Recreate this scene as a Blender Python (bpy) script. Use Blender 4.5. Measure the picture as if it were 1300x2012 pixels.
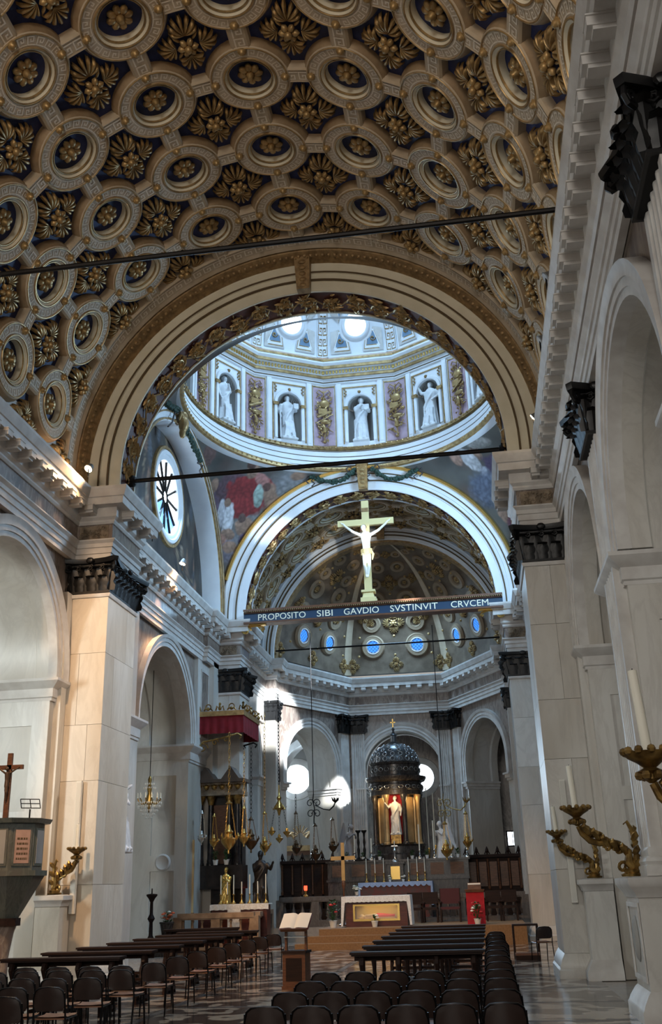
import bpy, bmesh, math, random
from math import sin, cos, pi, sqrt, atan2, radians
from mathutils import Vector, Matrix, noise
for o in list(bpy.data.objects): bpy.data.objects.remove(o)
SC = bpy.context.scene
COL = SC.collection
random.seed(7)
# ------------------------------------------------------------------ camera
FPX = 1922.47
CAM = Vector((3.33, 0.0, 1.7))
def cam_axes(yaw, pitch, roll):
    f = Vector((-sin(yaw), cos(yaw), 0)); r = Vector((cos(yaw), sin(yaw), 0)); u = Vector((0, 0, 1))
    f2 = f*cos(pitch)+u*sin(pitch); u2 = u*cos(pitch)-f*sin(pitch)
    return r*cos(roll)+u2*sin(roll), u2*cos(roll)-r*sin(roll), f2
CR, CU, CF = cam_axes(radians(7.876), radians(20.980), radians(-1.7626))
cd = bpy.data.cameras.new('camera'); cam = bpy.data.objects.new('camera', cd); COL.objects.link(cam)
cd.sensor_fit = 'HORIZONTAL'; cd.sensor_width = 36.0; cd.lens = FPX/1300*36; cd.clip_end = 300; cd.clip_start = .05
m3 = Matrix((CR, CU, -CF)).transposed()
cam.matrix_world = Matrix.Translation(CAM) @ m3.to_4x4()
SC.camera = cam
def ray(x, y):
    d = CR*(x-650)-CU*(y-1006)+CF*FPX
    return d/d.y
def ony(x, y, Y): return CAM+ray(x, y)*Y                       # photo point on a transverse plane
def onx(x, y, X): d = ray(x, y); return CAM+d*((X-CAM.x)/d.x)   # on a plane parallel to the nave wall
def onz(x, y, Z): d = ray(x, y); return CAM+d*((Z-CAM.z)/d.z)   # on a level plane
# ------------------------------------------------------------------ world, exposure, lights
SC.view_settings.view_transform = 'Standard'; SC.view_settings.look = 'None'
SC.view_settings.gamma = 1; SC.view_settings.use_curve_mapping = False
SC.view_settings.exposure = 0.62
W = bpy.data.worlds.new('World'); SC.world = W; W.use_nodes = True
W.node_tree.nodes['Background'].inputs[0].default_value = (1.0, .95, .88, 1)
W.node_tree.nodes['Background'].inputs[1].default_value = 0.27
def light(name, kind, loc, target, energy, col, size=1, size_y=None, spot=60, blend=.5):
    l = bpy.data.lights.new(name, kind); l.energy = energy; l.color = col
    o = bpy.data.objects.new(name, l); COL.objects.link(o); o.location = loc
    o.rotation_euler = (Vector(target)-Vector(loc)).to_track_quat('-Z', 'Y').to_euler()
    if kind == 'AREA':
        l.size = size
        if size_y: l.shape = 'RECTANGLE'; l.size_y = size_y
        else: l.shape = 'DISK'
    elif kind == 'SPOT': l.spot_size = radians(spot); l.spot_blend = blend; l.shadow_soft_size = size
    else: l.shadow_soft_size = size
    return o
COOL = (.42, .70, 1.0); WARM = (1.0, .62, .30); DAY = (.86, .94, 1.0)
light('lantern_daylight', 'AREA', (0, 27.75, 26.6), (0, 27.75, 0), 640, COOL, 2.2)
light('lunette_window_daylight', 'AREA', (-5.6, 28.1, 13.7), (5, 28.1, 9), 230, COOL, 2.2)
light('opposite_lunette_window_daylight', 'AREA', (5.6, 28.1, 13.7), (-5, 28.1, 9), 640, COOL, 2.2)
light('nave_fill_light', 'AREA', (0, -14, 10), (0, 14, 9), 950, (1, .94, .86), 6)  # unseen area lamp behind the camera, added to brighten the nave
light('left_aisle_fill_light', 'AREA', (-10.7, 11.0, 5.5), (-6.5, 20, 4.5), 620, (.92,.98,.95), 2.5)  # no window built here; lamp added to brighten the left arch jamb
light('right_aisle_fill_light', 'AREA', (10.7, 11.0, 5.5), (6.5, 20, 4.5), 40, (.95,.98,.95), 2.5)  # weak lamp added in the right aisle, with no window behind it
light('ambulatory_window_daylight', 'AREA', (-6.9, 49.0, 6.6), (-2, 40, 4), 1000, (.6,.8,1), 1.6)
light('choir_fill_light', 'AREA', (0, 42.5, 13.5), (0, 40, 3), 230, COOL, 2.0)  # area lamp hung in the apse, added to cool and brighten the choir
# ------------------------------------------------------------------ helpers
class MB:
    def __init__(s): s.v = []; s.f = []
    def add(s, vs, fs):
        o = len(s.v); s.v += [tuple(v) for v in vs]; s.f += [tuple(i+o for i in f) for f in fs]; return s
    def box(s, x0, x1, y0, y1, z0, z1):
        return s.add([(x0,y0,z0),(x1,y0,z0),(x1,y1,z0),(x0,y1,z0),(x0,y0,z1),(x1,y0,z1),(x1,y1,z1),(x0,y1,z1)],
                     [(3,2,1,0),(4,5,6,7),(0,1,5,4),(1,2,6,5),(2,3,7,6),(3,0,4,7)])
    def taper(s, c0, s0, c1, s1):
        (x,y,z),(a,b) = c0, s0; (X,Y,Z),(A,B) = c1, s1
        return s.add([(x-a,y-b,z),(x+a,y-b,z),(x+a,y+b,z),(x-a,y+b,z),(X-A,Y-B,Z),(X+A,Y-B,Z),(X+A,Y+B,Z),(X-A,Y+B,Z)],
                     [(3,2,1,0),(4,5,6,7),(0,1,5,4),(1,2,6,5),(2,3,7,6),(3,0,4,7)])
    def grid(s, rows, closed_u=False, closed_v=False):
        n = len(rows); m = len(rows[0]); vs = [p for r in rows for p in r]; fs = []
        for i in range(n if closed_v else n-1):
            for j in range(m if closed_u else m-1):
                fs.append((i*m+j, i*m+(j+1) % m, ((i+1) % n)*m+(j+1) % m, ((i+1) % n)*m+j))
        return s.add(vs, fs)
    def lathe(s, prof, n=16, c=(0,0,0), a0=0, a1=2*pi, cap=True, sx=1, sy=1):
        full = abs(a1-a0-2*pi) < 1e-6; k = n if full else n+1
        rows = [[(c[0]+sx*r*cos(a0+(a1-a0)*j/n), c[1]+sy*r*sin(a0+(a1-a0)*j/n), c[2]+z) for j in range(k)] for r, z in prof]
        s.grid(rows, closed_u=full)
        if cap and full:
            for i in (0, -1):
                if prof[i][0] > 1e-4: s.add(rows[i], [tuple(range(k))])
        return s
    def tube(s, path, r, n=6, closed=False, cap=True):
        P = [Vector(p) for p in path]; N = len(P); rows = []
        rr = r if isinstance(r, (list, tuple)) else [r]*N
        prev = None
        for i, p in enumerate(P):
            a = P[(i-1) % N] if (closed or i > 0) else p; b = P[(i+1) % N] if (closed or i < N-1) else p
            t = (b-a); t = t.normalized() if t.length > 1e-9 else Vector((0,0,1))
            if prev is None:
                ref = Vector((0,0,1)) if abs(t.z) < .9 else Vector((1,0,0)); nx = t.cross(ref).normalized()
            else:
                nx = prev-t*prev.dot(t); nx = nx.normalized() if nx.length > 1e-6 else t.orthogonal().normalized()
            prev = nx; ny = t.cross(nx)
            rows.append([p+(nx*cos(2*pi*j/n)+ny*sin(2*pi*j/n))*rr[i] for j in range(n)])
        s.grid(rows, closed_u=True, closed_v=closed)
        if cap and not closed: s.add(rows[0], [tuple(range(n))]); s.add(rows[-1], [tuple(range(n))])
        return s
    def sweep(s, prof, path, closed=False, side=1):
        # prof: (offset to the right of travel, z); path: plan polyline, mitred
        P = [Vector((p[0], p[1])) for p in path]; N = len(P); rows = []
        for i in range(N):
            a = P[i]-P[i-1] if (closed or i > 0) else None; b = P[(i+1) % N]-P[i] if (closed or i < N-1) else None
            na = Vector((a.y, -a.x)).normalized() if a is not None else None
            nb = Vector((b.y, -b.x)).normalized() if b is not None else None
            if na is None: m = nb
            elif nb is None: m = na
            else: m = (na+nb)/max(.15, 1+na.dot(nb))
            rows.append([(P[i].x+m.x*d*side, P[i].y+m.y*d*side, z) for d, z in prof])
        s.grid(rows, closed_u=True, closed_v=closed)
        if not closed: s.add(rows[0], [tuple(range(len(prof)))]); s.add(rows[-1], [tuple(range(len(prof)))])
        return s
    def ball(s, c, r, n=8, m=6, sx=1, sy=1, sz=1):
        rows = []
        for i in range(m+1):
            t = -pi/2+pi*i/m
            rows.append([(c[0]+sx*r*cos(t)*cos(2*pi*j/n), c[1]+sy*r*cos(t)*sin(2*pi*j/n), c[2]+sz*r*sin(t)) for j in range(n)])
        return s.grid(rows, closed_u=True)
    def xf(s, M, start=0):
        s.v[start:] = [tuple(M @ Vector(v)) for v in s.v[start:]]; return s
    def mirror(s): s.v = [(-x, y, z) for x, y, z in s.v]; return s
    def merge(s, o, M=None):
        return s.add([tuple(M @ Vector(v)) for v in o.v] if M is not None else o.v, o.f)
    def mesh(s, name, smooth=35, rec=True):
        me = bpy.data.meshes.new(name); me.from_pydata(s.v, [], s.f)
        b = bmesh.new(); b.from_mesh(me)
        bmesh.ops.remove_doubles(b, verts=b.verts, dist=1e-5)
        if rec: bmesh.ops.recalc_face_normals(b, faces=b.faces)
        b.to_mesh(me); b.free()
        if smooth:
            me.polygons.foreach_set('use_smooth', [True]*len(me.polygons)); me.set_sharp_from_angle(angle=radians(smooth))
        return me
    def build(s, name, mat, parent=None, smooth=35, loc=None):
        return put(name, s.mesh(name, smooth), mat, parent, loc)
def put(name, me, mat=None, parent=None, loc=None, rot=None, scale=None):
    if mat is not None and not me.materials: me.materials.append(mat)
    o = bpy.data.objects.new(name, me); COL.objects.link(o)
    if parent is not None: o.parent = parent
    if loc is not None: o.location = loc
    if rot is not None: o.rotation_euler = rot
    if scale is not None: o.scale = scale if hasattr(scale, '__len__') else (scale,)*3
    return o
def tag(o, label=None, cat=None, group=None, kind=None):
    if label: o['label'] = label
    if cat: o['category'] = cat
    if group: o['group'] = group
    if kind: o['kind'] = kind
    return o
def thing(name, label, cat, loc=(0,0,0), rz=0, group=None, kind=None):
    o = bpy.data.objects.new(name, None); COL.objects.link(o); o.location = loc; o.rotation_euler = (0,0,rz)
    o.empty_display_size = .1
    return tag(o, label, cat, group, kind)
def copy_tree(o, parent=None):
    c = o.copy(); COL.objects.link(c); c.parent = parent
    for ch in o.children: copy_tree(ch, c)
    return c
def dup(o, loc, rz=0, label=None, scale=None, group=None):
    c = copy_tree(o); c.location = loc; c.rotation_euler = (0,0,rz)
    if scale: c.scale = (scale,)*3 if not hasattr(scale, '__len__') else scale
    if label: c['label'] = label
    if group: c['group'] = group
    return c
# wall pierced by a round arch; (u along, w into the wall, z up) mapped by mp
def arch_wall(mb, mp, u0, u1, z0, z1, uc, r, zs, w0, w1, n=20, zb=None):
    zb = z0 if zb is None else zb
    arc = [(uc-r*cos(pi*i/n), zs+r*sin(pi*i/n)) for i in range(n+1)]
    inner = [(uc-r, zb)]+arc+[(uc+r, zb)]
    outer = [(u0, zb)]+[(u0+(u1-u0)*i/n if False else (u0 if i < n*.25 else u1 if i > n*.75 else u0+(u1-u0)*(i-n*.25)/(n*.5)),
              (zs+(z1-zs)*min(1, i/(n*.25)) if i < n*.25 else zs+(z1-zs)*min(1, (n-i)/(n*.25)) if i > n*.75 else z1)) for i in range(n+1)]+[(u1, zb)]
    for w in (w0, w1):
        mb.grid([[mp(u, w, z) for u, z in inner], [mp(u, w, z) for u, z in outer]])
    mb.grid([[mp(u, w0, z) for u, z in inner], [mp(u, w1, z) for u, z in inner]])
    mb.grid([[mp(u, w0, z) for u, z in outer], [mp(u, w1, z) for u, z in outer]])
    return mb
def arch_band(mb, mp, uc, zs, prof, stilt=0, n=28, a0=0, a1=pi):
    # closed profile of (radius, w) swept round the arch, with straight legs of length stilt
    rows = []
    if stilt: rows.append([mp(uc-r, w, zs-stilt) for r, w in prof])
    for i in range(n+1):
        a = a0+(a1-a0)*i/n
        rows.append([mp(uc-r*cos(a), w, zs+r*sin(a)) for r, w in prof])
    if stilt: rows.append([mp(uc+r, w, zs-stilt) for r, w in prof])
    mb.grid(rows, closed_u=True)
    k = len(prof); mb.add(rows[0], [tuple(range(k))]); mb.add(rows[-1], [tuple(range(k))])
    return mb
# ------------------------------------------------------------------ materials
def _n(nt, t, **kw):
    n = nt.nodes.new(t)
    for k, v in kw.items(): setattr(n, k, v)
    return n
def mat(name, col, rough=.55, metal=0, col2=None, scale=4, amt=1.0, bump=0, bscale=30, emit=None, estr=0, detail=4, stretch=None, spec=.4, trans=0, alpha=1, lo=.35, hi=.65):
    m = bpy.data.materials.new(name); m.use_nodes = True; nt = m.node_tree; b = nt.nodes['Principled BSDF']
    b.inputs['Base Color'].default_value = (*col, 1); b.inputs['Roughness'].default_value = rough
    b.inputs['Metallic'].default_value = metal; b.inputs['Specular IOR Level'].default_value = spec
    tc = _n(nt, 'ShaderNodeTexCoord'); src = tc.outputs['Object']
    if stretch:
        mp = _n(nt, 'ShaderNodeMapping'); mp.inputs['Scale'].default_value = stretch; nt.links.new(src, mp.inputs[0]); src = mp.outputs[0]
    if col2 is not None:
        nz = _n(nt, 'ShaderNodeTexNoise'); nz.inputs['Scale'].default_value = scale; nz.inputs['Detail'].default_value = detail
        nt.links.new(src, nz.inputs['Vector'])
        rp = _n(nt, 'ShaderNodeValToRGB'); rp.color_ramp.elements[0].color = (*col, 1); rp.color_ramp.elements[1].color = (*col2, 1)
        rp.color_ramp.elements[0].position = lo; rp.color_ramp.elements[1].position = hi
        nt.links.new(nz.outputs[0], rp.inputs[0]); nt.links.new(rp.outputs[0], b.inputs['Base Color'])
    if bump:
        nb = _n(nt, 'ShaderNodeTexNoise'); nb.inputs['Scale'].default_value = bscale; nb.inputs['Detail'].default_value = 3
        nt.links.new(src, nb.inputs['Vector'])
        bp = _n(nt, 'ShaderNodeBump'); bp.inputs['Strength'].default_value = bump; bp.inputs['Distance'].default_value = .03
        nt.links.new(nb.outputs[0], bp.inputs['Height']); nt.links.new(bp.outputs[0], b.inputs['Normal'])
    if emit: b.inputs['Emission Color'].default_value = (*emit, 1); b.inputs['Emission Strength'].default_value = estr
    if trans: b.inputs['Transmission Weight'].default_value = trans
    if alpha < 1: b.inputs['Alpha'].default_value = alpha
    return m
def marble(name, base, vein, stain, scale=1.0, rough=.35, vamt=.5, seed=0):
    m = bpy.data.materials.new(name); m.use_nodes = True; nt = m.node_tree; b = nt.nodes['Principled BSDF']
    b.inputs['Roughness'].default_value = rough
    tc = _n(nt, 'ShaderNodeTexCoord'); mp = _n(nt, 'ShaderNodeMapping'); mp.inputs['Location'].default_value = (seed*3.1, seed*1.7, seed); mp.inputs['Scale'].default_value = (1.3, 1.3, .38)
    oi = _n(nt, 'ShaderNodeObjectInfo'); ad = _n(nt, 'ShaderNodeVectorMath', operation='ADD'); ml = _n(nt, 'ShaderNodeMath', operation='MULTIPLY')
    ml.inputs[1].default_value = 37.0
    nt.links.new(oi.outputs['Random'], ml.inputs[0])
    nt.links.new(tc.outputs['Object'], ad.inputs[0]); nt.links.new(ml.outputs[0], ad.inputs[1]); nt.links.new(ad.outputs[0], mp.inputs[0])
    wv = _n(nt, 'ShaderNodeTexNoise'); wv.inputs['Scale'].default_value = .9*scale; wv.inputs['Detail'].default_value = 6; wv.inputs['Roughness'].default_value = .62; wv.inputs['Distortion'].default_value = 1.8
    nt.links.new(mp.outputs[0], wv.inputs[0])
    # veins where the noise crosses its middle
    s1 = _n(nt, 'ShaderNodeMath', operation='SUBTRACT'); s1.inputs[1].default_value = .5; nt.links.new(wv.outputs[0], s1.inputs[0])
    ab = _n(nt, 'ShaderNodeMath', operation='ABSOLUTE'); nt.links.new(s1.outputs[0], ab.inputs[0])
    rp = _n(nt, 'ShaderNodeValToRGB'); rp.color_ramp.elements[0].position = 0; rp.color_ramp.elements[1].position = .07
    rp.color_ramp.elements[0].color = (vamt,)*3+(1,); rp.color_ramp.elements[1].color = (0,0,0,1)
    nt.links.new(ab.outputs[0], rp.inputs[0])
    st = _n(nt, 'ShaderNodeTexNoise'); st.inputs['Scale'].default_value = .45*scale; st.inputs['Detail'].default_value = 5; nt.links.new(mp.outputs[0], st.inputs[0])
    r2 = _n(nt, 'ShaderNodeValToRGB'); r2.color_ramp.elements[0].position = .38; r2.color_ramp.elements[1].position = .72
    r2.color_ramp.elements[0].color = (*base, 1); r2.color_ramp.elements[1].color = (*stain, 1); nt.links.new(st.outputs[0], r2.inputs[0])
    mx = _n(nt, 'ShaderNodeMixRGB'); mx.inputs[2].default_value = (*vein, 1)
    nt.links.new(rp.outputs[0], mx.inputs[0]); nt.links.new(r2.outputs[0], mx.inputs[1]); nt.links.new(mx.outputs[0], b.inputs['Base Color'])
    return m
def vcol(name, rough=.7, bump=0):
    m = bpy.data.materials.new(name); m.use_nodes = True; nt = m.node_tree; b = nt.nodes['Principled BSDF']; b.inputs['Roughness'].default_value = rough
    a = _n(nt, 'ShaderNodeVertexColor'); a.layer_name = 'Col'; nt.links.new(a.outputs[0], b.inputs['Base Color']); return m
M_marble = marble('white_marble', (.62,.60,.56), (.34,.31,.28), (.40,.355,.29), 1.1, .38, .25)
M_marble2 = marble('cream_marble', (.66,.61,.53), (.40,.34,.27), (.48,.40,.30), 1.1, .42, .25, 2)
M_trim = mat('pale_stone_trim', (.62,.60,.57), .5, col2=(.50,.47,.44), scale=3)
M_brown = marble('brown_marble', (.20,.15,.125), (.42,.36,.30), (.12,.095,.085), 2.2, .3, .5, 4)
M_relief = mat('brown_relief_stone', (.30,.235,.165), .6, col2=(.12,.09,.06), scale=5, bump=.9, bscale=9)
M_black = mat('black_bronze', (.0055,.0055,.006), .42, 0)
M_gold = mat('gilded_plaster', (.46,.31,.135), .42, .5, col2=(.26,.165,.07), scale=6)
M_golddull = mat('dull_gilding', (.34,.22,.10), .55, .3, col2=(.20,.125,.055), scale=8)
M_goldbr = mat('bright_gilding', (.80,.55,.17), .25, .9)
M_cream = mat('cream_plaster', (.72,.67,.53), .7, col2=(.65,.60,.46), scale=2)
M_lattice = mat('tan_plaster', (.54,.45,.335), .7, col2=(.42,.335,.23), scale=1.6)
M_fret = mat('fret_cream', (.72,.645,.53), .7)
M_fretbg = mat('fret_ground', (.40,.31,.22), .7)
M_umber = mat('umber_moulding', (.36,.26,.155), .6, .1, col2=(.25,.17,.095), scale=3)
M_blue = mat('blue_field', (.022,.034,.13), .6, col2=(.010,.014,.05), scale=3)
M_white = mat('white_plaster', (.80,.82,.84), .6, col2=(.73,.75,.78), scale=1.5)
M_groove = mat('groove_brown', (.10,.065,.03), .7)
M_red = mat('red_brown_ground', (.115,.035,.022), .5, col2=(.06,.02,.014), scale=4)
M_pink = mat('pink_stucco', (.50,.36,.42), .7, col2=(.42,.30,.36), scale=6)
M_iron = mat('wrought_iron', (.010,.009,.009), .5, .6)
M_statue = mat('statue_marble', (.74,.75,.76), .5, col2=(.62,.63,.65), scale=5)
M_pane = mat('bright_window_glass', (.8,.9,1), .2, emit=(.78,.90,1.0), estr=2.6)
M_bluepane = mat('blue_leaded_glass', (.05,.18,.6), .2, emit=(.045,.22,.85), estr=1.0)
M_wood = mat('dark_walnut', (.026,.011,.007), .62, 0, spec=.22, col2=(.015,.007,.005), scale=3, stretch=(1,14,14))
M_woodmid = mat('brown_wood', (.16,.066,.030), .4, col2=(.09,.036,.017), scale=3, stretch=(2,2,14))
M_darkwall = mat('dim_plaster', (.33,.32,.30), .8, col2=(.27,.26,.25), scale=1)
# ================================================================== architecture
def struct(name, label, cat='wall'):
    return tag(thing(name, label, cat), kind='structure')
def leaf(w, h, out, n=7):
    mb = MB(); rows = []
    for i in range(n+1):
        t = i/n
        if t < .72: z = h*t/.72*.98; o = out*.18*sin(t/.72*pi*.5)+out*.25*t*t
        else:
            a = (t-.72)/.28*pi*1.05; z = h*.98+h*.07*sin(a); o = out*.31+out*.35*(1-cos(a))
        ww = w*(.5+.12*sin(t*17))*(1-.75*max(0, t-.55)**1.2/.5)
        rows.append([(-ww, -o-.25*out*0, z), (-ww*.5, -o-.010, z), (0, -o-.028, z), (ww*.5, -o-.010, z), (ww, -o, z)])
    mb.grid(rows); return mb
def rect_capital(wx, wy, h, sides='NSEW'):
    # black corinthian capital on a rectangular shaft, base at z=0, centred
    mb = MB(); ax, ay = wx/2, wy/2
    mb.taper((0,0,0), (ax-.01, ay-.01), (0,0,h*.86), (ax+.03, ay+.03))
    mb.box(-ax-.03, ax+.03, -ay-.03, ay+.03, 0, .05)
    for sd in sides:
        L, off, rot = {'S': (wx, ay, 0), 'N': (wx, ay, pi), 'E': (wy, ax, pi/2), 'W': (wy, ax, -pi/2)}[sd]
        R = Matrix.Rotation(rot, 4, 'Z')
        k = max(2, round(L/.27)); lf = leaf(L/k*.95, h*.40, .19)
        for i in range(k): mb.merge(lf, R @ Matrix.Translation((-L/2+L*(i+.5)/k, -off-.01, .05)))
        lf2 = leaf(L/k*.95, h*.66, .23)
        for i in range(k+1): mb.merge(lf2, R @ Matrix.Translation((-L/2+L*i/k, -off-.0, .05)))
        # inner scrolls and centre flower
        for i in range(k):
            c = Vector((-L/2+L*(i+.5)/k, -off-.09, h*.74)); pts = []
            for q in range(10): a = q/9*3.4*pi; rr = .085*(1-q/11); pts.append(c+Vector((rr*cos(a), -.02*q/9, rr*sin(a))))
            mb.merge(MB().tube(pts, .018, 5), R)
        mb.merge(MB().ball((0, -off-.16, h*.93), .075, 8, 5, 1.3, .8, 1), R)
    # abacus with horns at the corners
    pts = []
    hx, hy = ax+.26, ay+.26
    for (sx, sy) in ((-1,-1),(1,-1),(1,1),(-1,1)):
        if sx*sy > 0: pts += [(sx*hx, sy*(hy-.08)), (sx*(hx-.08), sy*hy)] 
        else: pts += [(sx*(hx-.08), sy*hy), (sx*hx, sy*(hy-.08))]
    full = []
    for i, p in enumerate(pts):
        q = pts[(i+1) % len(pts)]; full.append(p)
        if i % 2 == 1:
            for t in (.2, .5, .8):
                x = p[0]+(q[0]-p[0])*t; y = p[1]+(q[1]-p[1])*t; k = .17*sin(pi*t)
                full.append((x-(k if x > ax else -k if x < -ax else 0), y-(k if y > ay else -k if y < -ay else 0)))
    n = len(full)
    z0, z1 = h*.87, h
    vs = [(x*.97, y*.97, z0) for x, y in full]+[(x, y, z1-.03) for x, y in full]+[(x, y, z1) for x, y in full]
    fs = [tuple(range(n-1, -1, -1)), tuple(range(2*n, 3*n))]+[(i, (i+1) % n, n+(i+1) % n, n+i) for i in range(n)]+[(n+i, n+(i+1) % n, 2*n+(i+1) % n, 2*n+i) for i in range(n)]
    mb.add(vs, fs)
    for (sx, sy) in ((-1,-1),(1,-1),(1,1),(-1,1)):     # corner volutes
        c = Vector((sx*(ax+.11), sy*(ay+.11), h*.76)); d = Vector((sx, sy, 0)).normalized(); pts = []
        for q in range(14): a = pi/2-q/13*3.6*pi; rr = .13*(1-q/16); pts.append(c+d*rr*cos(a)+Vector((0,0,rr*sin(a))))
        mb.tube(pts, .032, 5)
    return mb
def fluted(wx, d, z0, z1, n=5):
    # pilaster shaft on the plane y=0 projecting to y=-d, with flutes
    pr = [(-wx/2, 0), (-wx/2, -d)]
    m = wx*.10; fw = (wx-2*m)/n
    for i in range(n):
        a = -wx/2+m+fw*i
        for k in range(5): t = k/4; pr.append((a+fw*(.12+.76*t), -d+.035*sin(pi*t)))
    pr += [(wx/2, -d), (wx/2, 0)]
    k = len(pr)
    return MB().add([(x, y, z0) for x, y in pr]+[(x, y, z1) for x, y in pr],
                    [tuple(range(k)), tuple(range(k, 2*k))]+[(i, (i+1) % k, k+(i+1) % k, k+i) for i in range(k)])
def base_ring(wx, wy, z, h=.34, p=.1, back=True):
    # attic base around a rectangular shaft
    prof = [(-.2, z), (p, z), (p, z+h*.35), (p*.75, z+h*.38), (p*.95, z+h*.5), (p*.75, z+h*.62), (p*.35, z+h*.68), (p*.45, z+h*.85), (.02, z+h), (-.2, z+h)]
    return MB().sweep(prof, [(-wx/2, -wy/2), (-wx/2, wy/2), (wx/2, wy/2), (wx/2, -wy/2)], closed=True, side=-1)
# ---- floor
fl = struct('floor', 'inlaid marble church floor in grey, cream and black', 'floor')
M_floor = bpy.data.materials.new('inlaid_marble'); M_floor.use_nodes = True
nt = M_floor.node_tree; b = nt.nodes['Principled BSDF']; b.inputs['Roughness'].default_value = .16
tc = _n(nt, 'ShaderNodeTexCoord'); nz = _n(nt, 'ShaderNodeTexNoise'); nz.inputs['Scale'].default_value = 1.1; nz.inputs['Detail'].default_value = 2.0
oi = _n(nt, 'ShaderNodeObjectInfo'); vm = _n(nt, 'ShaderNodeVectorMath', operation='ADD'); sc = _n(nt, 'ShaderNodeMath', operation='MULTIPLY'); sc.inputs[1].default_value = 40
nt.links.new(oi.outputs['Random'], sc.inputs[0]); nt.links.new(tc.outputs['Object'], vm.inputs[0]); nt.links.new(sc.outputs[0], vm.inputs[1]); nt.links.new(vm.outputs[0], nz.inputs[0])
s9 = _n(nt, 'ShaderNodeMath', operation='MULTIPLY'); s9.inputs[1].default_value = 24; nt.links.new(nz.outputs[0], s9.inputs[0])
sn = _n(nt, 'ShaderNodeMath', operation='SINE'); nt.links.new(s9.outputs[0], sn.inputs[0])
rp = _n(nt, 'ShaderNodeValToRGB'); rp.color_ramp.elements[0].position = .25; rp.color_ramp.elements[1].position = .5
rp.color_ramp.elements[0].color = (.06,.042,.034,1); rp.color_ramp.elements[1].color = (.40,.32,.245,1)
nt.links.new(sn.outputs[0], rp.inputs[0]); nt.links.new(rp.outputs[0], b.inputs['Base Color'])
M_fdark = marble('black_floor_marble', (.05,.045,.045), (.14,.13,.12), (.085,.07,.066), 2, .25, .4, 7)
M_fpale = marble('pale_floor_marble', (.30,.25,.20), (.22,.19,.17), (.33,.29,.25), 2, .25, .4, 9)
MB().box(-12, 12, -6, 56, -.12, -.012).build('ground_bed', M_fpale, fl, 0)
slab = MB().box(-.80, .80, -.99, .99, -.012, 0).mesh('floor_slab', 0); slab.materials.append(M_floor)
bar = MB().box(-.07, .07, -.99, .99, -.012, 0).mesh('dark_strip', 0); bar.materials.append(M_fdark)
bar2 = MB().box(-.80, .80, -.065, .065, -.012, 0).mesh('cross_strip', 0); bar2.materials.append(M_fdark)
for iy in range(13):
    for ix in range(6):
        cx = -4.4+1.76*ix; cy = 7.0+2.14*iy
        put('floor_slab', slab, None, fl, (cx, cy, 0))
        if ix < 5: put('dark_strip', bar, None, fl, (cx+.88, cy, 0))
        if iy < 12: put('cross_strip', bar2, None, fl, (cx, cy+1.07, 0))
MB().box(-10.5, 10.5, 33.9, 56, -.012, .001).build('choir_paving', M_fpale, fl, 0)
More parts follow.
